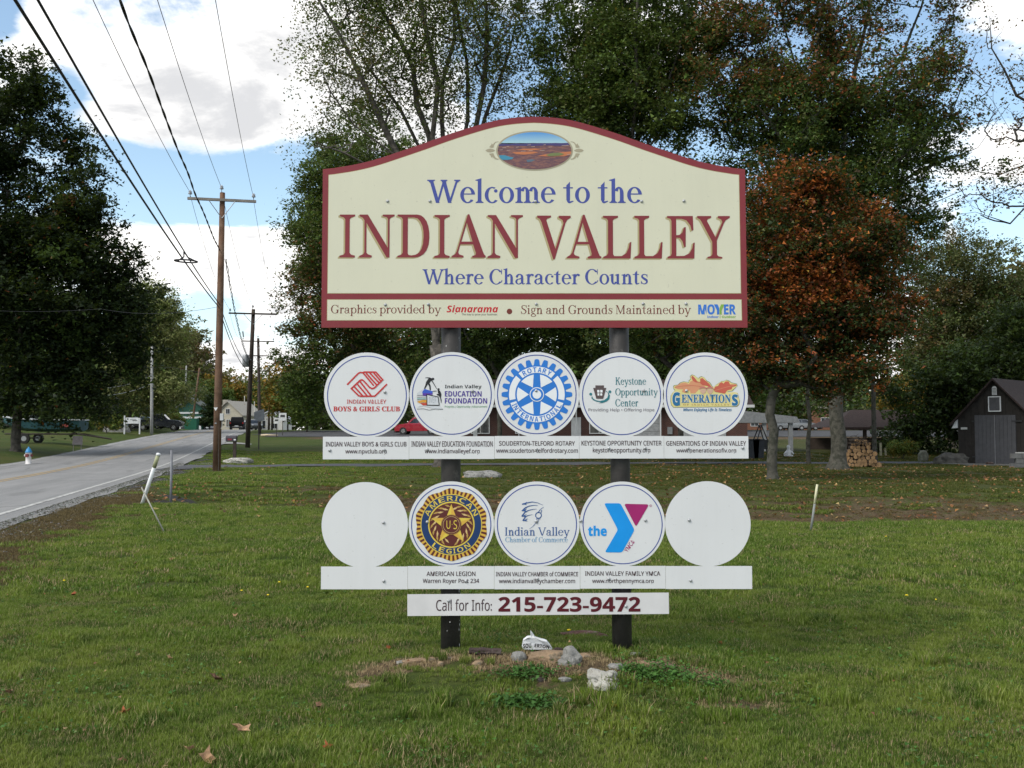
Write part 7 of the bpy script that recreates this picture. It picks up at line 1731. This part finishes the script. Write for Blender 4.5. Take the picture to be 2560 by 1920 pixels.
# ------------------------------------------------------------------ vehicles
RUB = mat('rubber', (.018, .018, .018), .8); GLS = mat('car_glass', (.02, .024, .028), .08, spec=.9); CHR = mat('bright_metal', (.5, .5, .52), .25, metal=.8); LRED = mat('tail_lamp', (.35, .01, .01), .25); LWH = mat('head_lamp', (.65, .66, .68), .15, spec=.8)
def car(label, loc, rotz, side, glass, width, wheels, wr, colour, scale=1.0, cat='car', name='parked_car', group=None, roof_bars=False, front=None):
    """side: body outline (x along the car, z); glass: list of side-window outlines; the nose points to +x"""
    t = thing(name, label, cat, loc, rotz, group); hw = width / 2
    mb = MB(); belt = max(z for x, z in side) * .56
    n = len(side)
    def hwz(z): return hw * (1 - .16 * max(0, (z - belt)) / (max(z_ for _, z_ in side) - belt)) if z > belt else hw * (1 - .04 * max(0, (belt * .6 - z)) / belt)
    rows = []
    for sg, k in [(-1, 1.0), (-1, .93), (1, .93), (1, 1.0)]: rows.append((sg, k))
    vs = []
    for sg, k in rows:
        for (x, z) in side: cx = sum(a for a, b in side) / n; vs.append((x if k < 1 else cx + (x - cx) * .985, sg * hwz(z) * (1 if k == 1.0 else .93), z if k < 1 else (z - .0) * .985 + .012))
    for j in range(3):
        pass
    fs = [(j * n + i, j * n + (i + 1) % n, (j + 1) * n + (i + 1) % n, (j + 1) * n + i) for j in range(3) for i in range(n)]
    tri = tessellate_polygon([[Vector((x, z, 0)) for x, z in side]]); fs += [tuple(q) for q in tri] + [tuple(3 * n + i for i in reversed(q)) for q in tri]
    mb.add(vs, fs); part('body', mb, colour, t)
    for g in glass:
        for sg in (-1, 1):
            mb = MB(); m_ = len(g); mb.add([(x, sg * (hwz(z) * 1.0 + .004), z) for x, z in g] + [(x, sg * (hwz(z) - .02), z) for x, z in g], [tuple(range(m_)), tuple(range(2 * m_ - 1, m_ - 1, -1))] + [(i, (i + 1) % m_, m_ + (i + 1) % m_, m_ + i) for i in range(m_)]); part('side_window', mb, GLS, t)
    for nm, (xa, za, xb, zb) in (front or {}).items():
        d = Vector((zb - za, 0, -(xb - xa))).normalized() * .008
        if d.z < 0 and abs(xb - xa) > .05: d = -d
        if abs(xb - xa) <= .05: d = Vector((1 if xa > 0 else -1, 0, 0)) * .01
        ya, yb = hwz(za) * .86, hwz(zb) * .86
        mb = MB(); mb.add([(xa + d.x, -ya, za + d.z), (xa + d.x, ya, za + d.z), (xb + d.x, yb, zb + d.z), (xb + d.x, -yb, zb + d.z)], [(0, 1, 2, 3)]); part(nm, mb, GLS, t)
    for wx in wheels:
        for sg in (-1, 1):
            mb = MB(); y = sg * (hw - .10); mb.tube([(wx, y - .11, wr), (wx, y + .11, wr)], wr, 20); w_ = part('wheel', mb, RUB, t)
            mb = MB(); yo = y + sg * .112; mb.tube([(wx, yo - .004 * sg, wr), (wx, yo + .008 * sg, wr)], wr * .55, 14)
            part('rim', mb, CHR, w_)
            mb = MB()
            for k in range(5):
                a = 2 * math.pi * k / 5 + .3; c, s = math.cos(a), math.sin(a); r0, r1 = wr * .2, wr * .5; q = .22
                mb.add([(wx + r * math.cos(a + e), yo + .010 * sg, wr + r * math.sin(a + e)) for r, e in [(r0, -.3), (r1, -q), (r1, q), (r0, .3)]], [(0, 1, 2, 3)])
            part('rim_openings', mb, RUB, w_)
    xf = max(x for x, z in side); xr = min(x for x, z in side); zl = belt * .86
    for sg in (-1, 1):
        mb = MB(); mb.box(xf - .10, sg * (hw - .18) - .14, zl - .08, xf + .01, sg * (hw - .18) + .14, zl + .07); part('headlight', mb, LWH, t)
        mb = MB(); mb.box(xr - .01, sg * (hw - .12) - .09, zl - .05, xr + .10, sg * (hw - .12) + .09, zl + .16); part('tail_light', mb, LRED, t)
    mb = MB(); mb.box(xf - .15, -hw * .92, wr * .55, xf + .05, hw * .92, wr * 1.05); part('bumper', mb, mat('dark_trim', (.03, .03, .032), .6), t)
    mb = MB(); mb.box(xr - .05, -hw * .92, wr * .55, xr + .15, hw * .92, wr * 1.05); part('bumper', mb, mat('dark_trim', (.03, .03, .032), .6), t)
    mb = MB(); mb.box(xr - .065, -.26, wr * 1.15, xr - .02, .26, wr * 1.5); part('number_plate', mb, mat('number_white', (.6, .6, .6), .5), t)
    if roof_bars:
        zt = max(z for x, z in side) + .05
        for sg in (-1, 1): mb = MB(); mb.tube([(-1.4, sg * hw * .72, zt - .06), (-1.2, sg * hw * .72, zt + .02), (.1, sg * hw * .72, zt + .02), (.35, sg * hw * .72, zt - .06)], .025, 6); part('roof_rail', mb, CHR, t)
    t.scale = (scale,) * 3
    return t
SUV = [(-2.2, .38), (-2.24, .75), (-2.15, 1.05), (-1.85, 1.62), (-1.6, 1.70), (.15, 1.70), (.45, 1.64), (1.0, 1.10), (1.75, 1.0), (2.15, .85), (2.25, .6), (2.2, .34)]
SUVG = [[(-1.95, 1.12), (-1.72, 1.54), (-1.15, 1.58), (-1.05, 1.12)], [(-.98, 1.12), (-1.05, 1.58), (-.22, 1.58), (-.22, 1.12)], [(-.14, 1.12), (-.14, 1.58), (.32, 1.54), (.78, 1.12)]]
SED = [(-2.3, .34), (-2.35, .65), (-2.3, .92), (-1.7, .98), (-1.15, 1.38), (-.8, 1.43), (.15, 1.42), (.45, 1.34), (1.05, .95), (2.0, .82), (2.3, .62), (2.32, .34)]
SEDG = [[(-1.45, .98), (-1.1, 1.32), (-.45, 1.36), (-.45, .98)], [(-.38, .98), (-.38, 1.36), (.2, 1.34), (.85, .97)]]
PICK = [(-2.6, .5), (-2.65, 1.0), (-2.62, 1.22), (-.75, 1.22), (-.70, 1.28), (-.55, 1.82), (.35, 1.84), (.5, 1.80), (1.0, 1.24), (2.1, 1.14), (2.45, 1.0), (2.5, .45)]
PICKG = [[(-.58, 1.26), (-.46, 1.74), (.36, 1.76), (.82, 1.27)]]
def paintm(n, c): return mat(n, c, .28, .03, 1, spec=.6, coat=.6)
def build_vehicles():
    p = gx(1048, 98); RC = paintm('red_paint', (.30, .010, .025))
    car('bright red sport utility car behind the first two round plates', p, math.pi - .12, SUV, SUVG, 1.8, (-1.35, 1.38), .36, RC, front={'windscreen': (1.0, 1.12, .45, 1.62), 'rear_window': (-2.12, 1.1, -1.86, 1.56)}, roof_bars=True)
    y = 146; x = (594 - 1280) / F_PX * y
    car('black pickup truck driving away over the crest of the road', (x, y, float(prof(y)) + .04), math.radians(90) + .22, PICK, PICKG, 1.95, (-1.6, 1.6), .39, mat('black_truck_paint', (.008, .008, .009), .5, .03, 1, spec=.15), cat='pickup truck', name='pickup_truck', front={'windscreen': (1.0, 1.26, .5, 1.78), 'rear_window': (-.66, 1.30, -.56, 1.76)})
    y = 158; p = Vector((road_pt(y, -1.5) + 1.2, y, float(prof(y)) + .03)); WP = paintm('white_paint', (.62, .63, .65))
    car('white sedan just right of the black pickup', (((615 - 1280) / F_PX) * y, y, zh(p.x, y) + .03), math.radians(-70), SED, SEDG, 1.8, (-1.4, 1.4), .33, WP, front={'windscreen': (1.0, .97, .45, 1.33), 'rear_window': (-1.68, .99, -1.16, 1.36)})
    car('dark grey hatchback parked right of the white sedan', gx(634, 150) + Vector((0, 0, .02)), math.radians(-60), SUV, SUVG, 1.8, (-1.35, 1.38), .34, paintm('dark_grey_paint', (.05, .055, .06)), scale=.9, front={'windscreen': (1.0, 1.12, .45, 1.62), 'rear_window': (-2.12, 1.1, -1.86, 1.56)})
    car('silver van parked beside the green hut across the road', gx(506, 150) + Vector((0, 0, -.1)), math.radians(-30), SUV, SUVG, 1.8, (-1.35, 1.38), .34, paintm('silver_paint', (.42, .44, .46)), front={'windscreen': (1.0, 1.12, .45, 1.62)})
    car('dark pickup parked behind the pale pole across the road', gx(400, 112), math.radians(10), PICK, PICKG, 1.9, (-1.6, 1.6), .38, paintm('dark_blue_paint', (.02, .025, .035)), cat='pickup truck', name='pickup_truck', front={'windscreen': (1.0, 1.26, .5, 1.78)})
    car('light blue sedan parked behind the yard sign across the road', gx(368, 118), math.radians(5), SED, SEDG, 1.8, (-1.4, 1.4), .33, paintm('pale_blue_paint', (.28, .38, .46)), front={'windscreen': (1.0, .97, .45, 1.33)})
    for px, Y, c, lb in [(1970, 128, (.22, .23, .24), 'white sedan in the far lot seen past the carport column'), (2005, 130, (.18, .19, .20), 'silver sedan in the far lot left of the second broad trunk'), (2132, 128, (.10, .16, .24), 'blue car seen right of the great oak trunk'), (2165, 134, (.35, .02, .03), 'dark red car half hidden by the pavilion post'), (2245, 132, (.22, .26, .30), 'grey-blue car in the shade under the pavilion roof')]:
        g = gx(px, Y); car(lb, g + Vector((0, 0, .0)), math.radians(8), SED, SEDG, 1.8, (-1.4, 1.4), .33, paintm('paint_%d' % px, c), front={'windscreen': (1.0, .97, .45, 1.33)}, group='cars in the far lot beneath the trees')
build_vehicles()

# ------------------------------------------------------------------ buildings
BRICK = bpy.data.materials.new('red_brick'); BRICK.use_nodes = True
def _brick():
    w = NT(BRICK.node_tree); b = w.n['Principled BSDF']; tc = w.new('ShaderNodeTexCoord'); mp = w.new('ShaderNodeMapping'); mp.inputs['Rotation'].default_value = (math.pi / 2, 0, 0); w.l.new(tc.outputs['Object'], mp.inputs[0])
    t = w.new('ShaderNodeTexBrick'); w.l.new(mp.outputs[0], t.inputs[0]); t.inputs['Scale'].default_value = 1.0; t.inputs['Brick Width'].default_value = .21; t.inputs['Row Height'].default_value = .075; t.inputs['Mortar Size'].default_value = .008
    t.inputs['Color1'].default_value = (.085, .030, .022, 1); t.inputs['Color2'].default_value = (.06, .022, .017, 1); t.inputs['Mortar'].default_value = (.10, .08, .07, 1)
    w.put(b.inputs['Base Color'], t.outputs[0]); b.inputs['Roughness'].default_value = .9
_brick()
SHING = mat('brown_shingles', (.030, .019, .017), .92, .3, 9, .5, 30); TRIM = mat('white_trim', (.60, .61, .62), .5, .05); SHWALL = mat('dark_brown_siding', (.017, .014, .012), .85, .2, 4, .3, 30); SHDOOR = mat('grey_plank_door', (.062, .062, .068), .8, .12, 6, .3, 30); WGLASS = mat('window_glass', (.025, .03, .035), .08, spec=.9)
def win(par, x0, z0, x1, z1, y, m=None):
    mb = MB(); e = .07
    for a in [(x0 - e, z0 - e, x1 + e, z0), (x0 - e, z1, x1 + e, z1 + e), (x0 - e, z0, x0, z1), (x1, z0, x1 + e, z1), ((x0 + x1) / 2 - .02, z0, (x0 + x1) / 2 + .02, z1)]: mb.box(a[0], y - .05, a[1], a[2], y + .02, a[3])
    f = part('window', mb, TRIM, par); mb = MB(); mb.box(x0, y - .02, z0, x1, y - .005, z1); part('pane', mb, WGLASS, f)
def build_buildings():
    # brick house behind the sign
    Y = 78; b = gx(1500, Y); k = Y / F_PX; t = thing('brick_house', 'long low red brick house with white doors and brown roof behind the sign', 'house', (b.x, Y, b.z - .15))
    X = lambda px: (px - 1500) * k
    x0, x1 = X(1150), X(1868); H = 3.1
    mb = MB(); mb.box(x0, 0, -.5, x1, 8, H); part('wall', mb, BRICK, t)
    mb = MB(); e = .45; vs = [(x0 - e, -e, H - .1), (x1 + e, -e, H - .1), (x1 + e, 8 + e, H - .1), (x0 - e, 8 + e, H - .1), (x0 - e, 4, H + 2.1), (x1 + e, 4, H + 2.1)]
    mb.add(vs, [(0, 1, 5, 4), (2, 3, 4, 5), (0, 4, 3), (1, 2, 5), (0, 3, 2, 1)]); part('roof', mb, SHING, t)
    mb = MB(); mb.box(x0 - e, -e - .05, H - .25, x1 + e, -e - .003, H - .04); part('gutter', mb, TRIM, t)
    for a, c in [(1588, 1650), (1700, 1814)]:
        mb = MB(); mb.box(X(a), -.06, -.2, X(c), -.003, 2.25); g = part('garage_door', mb, mat('door_white', (.30, .31, .32), .6), t)
        mb = MB()
        for q in (.45, 1.0, 1.6): mb.box(X(a) + .05, -.068, q, X(c) - .05, -.062, q + .02)
        part('panel_joints', mb, mat('joint_grey', (.15, .15, .15), .8), g)
    for a, c in [(1428, 1452)]: mb = MB(); mb.box(X(a), -.06, -.1, X(c), -.003, 2.1); part('door', mb, TRIM, t)
    for a, c in [(1180, 1222), (1290, 1330), (1475, 1520)]: win(t, X(a), .9, X(c), 2.1, -.01)
    for px in (1297, 1440, 1650): mb = MB(); mb.tube([(X(px), -.3, -.2), (X(px), -.3, H - .2)], .05, 8); part('downpipe', mb, TRIM, t)
    mb = MB(); mb.box(X(1668), -.12, .8, X(1680), -.003, 1.35); part('meter_box', mb, GALV, t)
    mb = MB(); mb.box(X(1185), -1.6, -.3, X(1195), -1.45, 1.2); part('porch_post', mb, TRIM, t)
    # carport / open shelter with white beams
    Y = 62; b = gx(1930, Y); k = Y / F_PX; z0 = b.z; t = thing('carport', 'open shelter with a white fascia and square white columns left of the orange maple trunk', 'shelter', (b.x, Y, z0)); X = lambda px: (px - 1930) * k; Z = lambda py: EYE + (1075 - py) * k - z0
    mb = MB(); mb.prism([(X(1840), Z(1057)), (X(2000), Z(1057)), (X(1992), Z(1042)), (X(1840), Z(1025))], 'y', 0, 5); part('roof', mb, mat('shelter_white', (.27, .28, .29), .7), t)
    for px in (1978, 1912): mb = MB(); mb.box(X(px) - .12, .1, -.5, X(px) + .12, .34, Z(1057)); part('column', mb, mat('shelter_white', (.27, .28, .29), .7), t)
    mb = MB(); mb.box(X(1978) - .12, 4.6, -.5, X(1978) + .12, 4.84, Z(1057)); part('column', mb, TRIM, t)
    # swing frame and bins
    Yf = 55; b = gx(1903, Yf); k = Yf / F_PX; t = thing('swing_frame', 'black metal swing frame standing under the carport', 'swing', b); DK = mat('black_metal', (.02, .02, .022), .5)
    mb = MB(); mb.tube([(-.6, -.4, 0), (0, 0, 1.75)], .03, 6); mb.tube([(.6, -.4, 0), (0, 0, 1.75)], .03, 6); mb.tube([(-.6, .9, 0), (0, .5, 1.75)], .03, 6); mb.tube([(.6, .9, 0), (0, .5, 1.75)], .03, 6); mb.tube([(0, -.1, 1.75), (0, .6, 1.75)], .03, 6); part('frame', mb, DK, t); mb = MB(); mb.box(-.45, .1, .45, .45, .5, .52); mb.box(-.45, .46, .52, .45, .52, .95); part('seat', mb, DK, t)
    for px, l in [(1880, 'dark rubbish bin left of the swing frame'), (1893, 'dark rubbish bin nearest to the swing frame')]:
        mb = MB(); mb.prism([(-.24, 0), (.24, 0), (.30, .95), (-.30, .95)], 'y', -.28, .28); mb.box(-.32, -.32, .95, .32, .32, 1.02); solo('rubbish_bin', mb, mat('bin_dark', (.025, .028, .035), .6), l, 'bin', loc=gx(px, 54))
    # picnic pavilion
    Y = 60; b = gx(2200, Y); k = Y / F_PX; z0 = b.z; t = thing('pavilion', 'open pavilion with a low brown hipped roof between the great oak and the shed', 'pavilion', (b.x, Y, z0)); X = lambda px: (px - 2200) * k; Z = lambda py: EYE + (1075 - py) * k - z0
    xa, xb = X(2085), X(2390); mb = MB(); ze = Z(1068); zr = Z(1022); mb.add([(xa, 0, ze), (xb, 0, ze), (xb, 6, ze), (xa, 6, ze), (X(2170), 3, zr), (X(2310), 3, zr)], [(0, 1, 5, 4), (1, 2, 5), (2, 3, 4, 5), (3, 0, 4), (0, 3, 2, 1)]); mb.box(xa, -.02, ze - .16, xb, .05, ze); part('roof', mb, SHING, t)
    for px in (2165, 2270, 2350):
        mb = MB(); mb.box(X(px) - .09, .2, -.4, X(px) + .09, .38, ze - .1); part('post', mb, WOODD, t)
    mb = MB(); mb.box(X(2090), 5.4, -.4, X(2380), 5.6, .9); part('rail_wall', mb, WOODD, t)
    for px, Yt, l in [(2200, 57, 'thin pale stake under the left of the pavilion'), (2212, 57, 'shorter pale stake right of the thin one')]: mb = MB(); mb.box(-.05, -.05, -.1, .05, .05, .75 if px == 2200 else .45); solo('stake', mb, mat('pale_stake', (.25, .24, .16), .8), l, 'stake', loc=gx(px, Yt))
    # dark shed
    yaw = math.radians(-45); o = Vector((21.62, 45.3, 0)); o.z = zh(o.x, 45) + .02; t = thing('garden_shed', 'dark brown gabled shed with grey double plank doors and a white loft hatch', 'shed', o, yaw)
    W = 1.64; D = 5.0; H = 2.05; R = 3.80
    mb = MB(); mb.prism([(-W, -.2), (W, -.2), (W, H), (0, R), (-W, H)], 'y', 0, D); part('wall', mb, SHWALL, t)
    mb = MB(); ov = .28; sl = (R - H) / W
    for sg in (-1, 1):
        mb.add([(0, -ov, R + .08), (sg * (W + ov), -ov, H - ov * sl + .08), (sg * (W + ov), D + ov, H - ov * sl + .08), (0, D + ov, R + .08), (0, -ov, R - .02), (sg * (W + ov), -ov, H - ov * sl - .02), (sg * (W + ov), D + ov, H - ov * sl - .02), (0, D + ov, R - .02)], [(0, 1, 2, 3), (7, 6, 5, 4), (0, 4, 5, 1), (1, 5, 6, 2), (2, 6, 7, 3)])
    part('roof', mb, SHING, t)
    # siding boards
    xw = -W
    while xw < W - .05:
        x2 = min(W, xw + .30); zt = lambda x: R - abs(x) * sl
        mb = MB(); mb.prism([(xw + .008, -.15), (x2 - .008, -.15), (x2 - .008, zt(x2 - .008) - .03), (xw + .008, zt(xw + .008) - .03)] if not (xw < 0 < x2) else [(xw + .008, -.15), (x2 - .008, -.15), (x2 - .008, zt(x2) - .03), (0, R - .03), (xw + .008, zt(xw) - .03)], 'y', -.018, -.002); part('siding_board', mb, SHWALL, t); xw = x2
    for sg in (-1, 1):
        mb = MB(); mb.box(min(sg * .02, sg * .88), -.06, .05, max(sg * .02, sg * .88), -.02, 2.22); d = part('door', mb, SHDOOR, t)
        for q in range(5):
            mb = MB(); xa = sg * (.03 + q * .170); xb = xa + sg * .162; mb.box(min(xa, xb), -.078, .06, max(xa, xb), -.062, 2.21); part('plank', mb, SHDOOR, d)
        for z in (.35, 1.95): mb = MB(); mb.box(min(sg * .72, sg * 1.0), -.095, z - .03, max(sg * .85, sg * 1.15), -.08, z + .03); part('hinge', mb, DK, d)
    mb = MB(); mb.box(-.02, -.10, .05, .02, -.08, 2.22); part('door_strip', mb, mat('strip_grey', (.14, .14, .15), .6), t)
    mb = MB()
    for a in [(-.27, 2.38, .27, 2.42), (-.27, 3.02, .27, 3.06), (-.27, 2.42, -.23, 3.02), (.23, 2.42, .27, 3.02)]: mb.box(a[0], -.075, a[1], a[2], -.02, a[3])
    ht = part('loft_hatch', mb, TRIM, t); mb = MB(); mb.box(-.23, -.05, 2.42, .23, -.022, 3.02); part('hatch_panel', mb, mat('hatch_dark', (.06, .06, .065), .7), ht)
    vt = [(-.10, 3.12), (.10, 3.12), (.10, 3.42)] + [(.10 * math.cos(a), 3.42 + .10 * math.sin(a)) for a in np.linspace(.3, 2.84, 6)] + [(-.10, 3.42)]
    mb = MB(); mb.prism(vt, 'y', -.05, -.02); v_ = part('louvre_vent', mb, TRIM, t)
    for q in range(5): mb = MB(); mb.box(-.08, -.062, 3.15 + q * .06, .08, -.052, 3.175 + q * .06); part('slat', mb, mat('slat_grey', (.12, .12, .12), .8), v_)
    mb = MB(); mb.box(-1.5, -.05, 1.58, -1.22, -.02, 1.68); part('name_plate', mb, mat('plate_cream', (.42, .42, .40), .6), t)
    mb = MB(); mb.prism([(-W - .25, H - .42), (-W, H - .40), (-W, H - .02), (-W - .10, H - .10)], 'y', -.1, .02); part('gutter_end', mb, TRIM, t)
    mb = MB(); mb.box(-1.9, -1.3, -.35, 2.2, -.02, .05); part('doorstep_slab', mb, mat('stained_concrete', (.13, .13, .12), .9), t)
    mb = rock_mb(.16, .16, .08, 60, 1); solo('stone', mb, DARKS, 'dark round stone at the foot of the shed doors', 'stone', loc=(21.0, 44.6, o.z + .08))
    solo('boulder', rock_mb(.75, .5, .42, 61, 2, .45), mat('shaded_stone', (.085, .08, .07), .9, .35, 5, .9, 30), 'grey boulder heap at the left corner of the shed', 'boulder', loc=gx(2385, 46.5) + Vector((0, 0, .1)), smooth=True)
    solo('boulder', rock_mb(.2, .2, .35, 62, 2, .3), mat('mossy_stone', (.17, .17, .13), .9, .35, 5, .9, 30), 'small pale upright stone left of the boulder heap', 'boulder', loc=gx(2305, 50) + Vector((0, 0, .15)), smooth=True)
    # low block wall at the right edge
    g = gx(2548, 42.0); k = 42.0 / F_PX; t = thing('block_wall', 'low grey concrete block wall cut by the right edge in front of the shed', 'wall', g); BL = mat('concrete_block', (.12, .12, .118), .9, .2, 4, .5, 30); r = random.Random(2)
    for row in range(3):
        x = -.38 + row * .02 + (.2 if row % 2 else 0)
        for q in range(5):
            w_ = .42 if not (q == 0 and row % 2) else .30
            mb = MB(); mb.box(x, r.uniform(-.02, .02), row * .205, x + w_ - .012, .2, row * .205 + .195); part('block', mb, BL, t); x += w_
    mb = MB(); mb.box(-.1, -.02, .615, 1.6, .22, .66); part('coping', mb, mat('pale_concrete', (.36, .355, .34), .9), t)
    # far buildings along the road
    def house(name, label, px, Y, w_, d_, h_, rh, wallm, roofm, yaw=0, cat='house', dz=-.4):
        g = gx(px, Y); t = thing(name, label, cat, g + Vector((0, 0, dz)), yaw); mb = MB(); mb.prism([(-w_ / 2, 0), (w_ / 2, 0), (w_ / 2, h_), (0, h_ + rh), (-w_ / 2, h_)], 'y', 0, d_); part('wall', mb, wallm, t)
        mb = MB(); e = .35; sl = rh / (w_ / 2)
        for sg in (-1, 1): mb.add([(0, -e, h_ + rh + .02), (sg * (w_ / 2 + e), -e, h_ - e * sl + .02), (sg * (w_ / 2 + e), d_ + e, h_ - e * sl + .02), (0, d_ + e, h_ + rh + .02), (0, -e, h_ + rh + .22), (sg * (w_ / 2 + e), -e, h_ - e * sl + .22), (sg * (w_ / 2 + e), d_ + e, h_ - e * sl + .22), (0, d_ + e, h_ + rh + .22)], [(3, 2, 1, 0), (4, 5, 6, 7), (0, 1, 5, 4), (1, 2, 6, 5), (2, 3, 7, 6)])
        part('roof', mb, roofm, t); return t
    cream = mat('cream_siding', (.42, .39, .31), .7); gw = mat('green_hut_wall', (.012, .07, .045), .6); hutroof = mat('pale_roof', (.30, .28, .24), .8)
    t = house('farmhouse', 'cream gabled house at the end of the road between the first two utility poles', 570, 172, 5.4, 7, 3.0, 2.2, cream, hutroof, -.25)
    for x in (-1.6, .1, 1.7): win(t, x - .35, 1.0, x + .35, 2.2, 0)
    win(t, -.35, 3.2, .35, 4.0, 0)
    mb = MB(); mb.box(-1.2, .3, 3.9, -.2, 1.4, 5.6); part('dormer', mb, hutroof, t)
    t = house('roadside_hut', 'small dark green and white gabled hut beside the thin pale pole', 476, 148, 3.4, 3, 3.7, 1.15, gw, mat('hut_roof', (.10, .11, .10), .8), 0, 'hut')
    for z, h_ in [(.4, .9), (1.6, .7), (2.7, .25)]: mb = MB(); mb.box(-1.6, -.06, z, 1.6, -.003, z + h_); part('white_panel', mb, TRIM, t)
    t2 = gx(474, 138); mb = MB(); mb.box(-.95, 0, -.3, .95, 1.2, 1.55); solo('waste_container', mb, mat('container_green', (.008, .09, .05), .5), 'dark green waste container in front of the little green hut', 'container', loc=t2)
    t = house('cream_house', 'low cream building right of the green hut, half behind a dark conifer', 506, 178, 7, 6, 3.4, 1.6, cream, hutroof, .1)
    win(t, -2.4, 1.2, -1.4, 2.4, 0); win(t, .6, 1.2, 1.8, 2.4, 0)
    t = house('white_building', 'low white building with arched roof behind the far utility poles', 672, 185, 5, 8, 2.6, 1.2, mat('sunlit_white', (.66, .64, .60), .7), TRIM, 0)
    win(t, -1.6, .8, -.6, 2.2, 0); win(t, .6, .8, 1.6, 2.2, 0)
    t = house('brick_building', 'long orange brick building in the distance seen between the right-hand trunks', 2010, 190, 24, 12, 3.6, 1.4, mat('orange_brick', (.17, .075, .045), .8), hutroof, 0)
    for q in range(5): win(t, -10 + q * 4.4, 1.3, -8.6 + q * 4.4, 2.8, 0)
    # conifer in front of the cream building
    make_tree('conifer_tree', 'dark layered conifer between the green hut and the nearest utility pole', gx(525, 142), .14, .8, [(0, 0, 1.1, 1.7, 1.5, .8, 3), (0, 0, 2.4, 1.3, 1.2, .8, 2), (0, 0, 3.6, .8, .8, .9, 1), (0, 0, 4.6, .35, .35, .7, .3)], 70, 9000, .2, pal([(.015, .03, .014), G_DARK], [1, 1], .3), 88, sigma=.3, sigz=.15, big=.2)
    # little white garden figure by the carport column
    g = gx(1970, 56); t = thing('garden_statue', 'small white seated garden figure at the foot of the carport column', 'statue', g); mb = MB(); mb.lathe([(.24, 0), (.26, .08), (.16, .14), (.14, .34), (.07, .42), (.10, .50), (.10, .58), (.04, .64)], 12); mb.tube([(-.12, -.05, .3), (-.3, -.16, .14)], .05, 6); mb.tube([(.12, -.05, .3), (.22, -.2, .16)], .05, 6); part('figure', mb, TRIM, t, smooth=True)
DK = mat('black_metal', (.02, .02, .022), .5)
build_buildings()
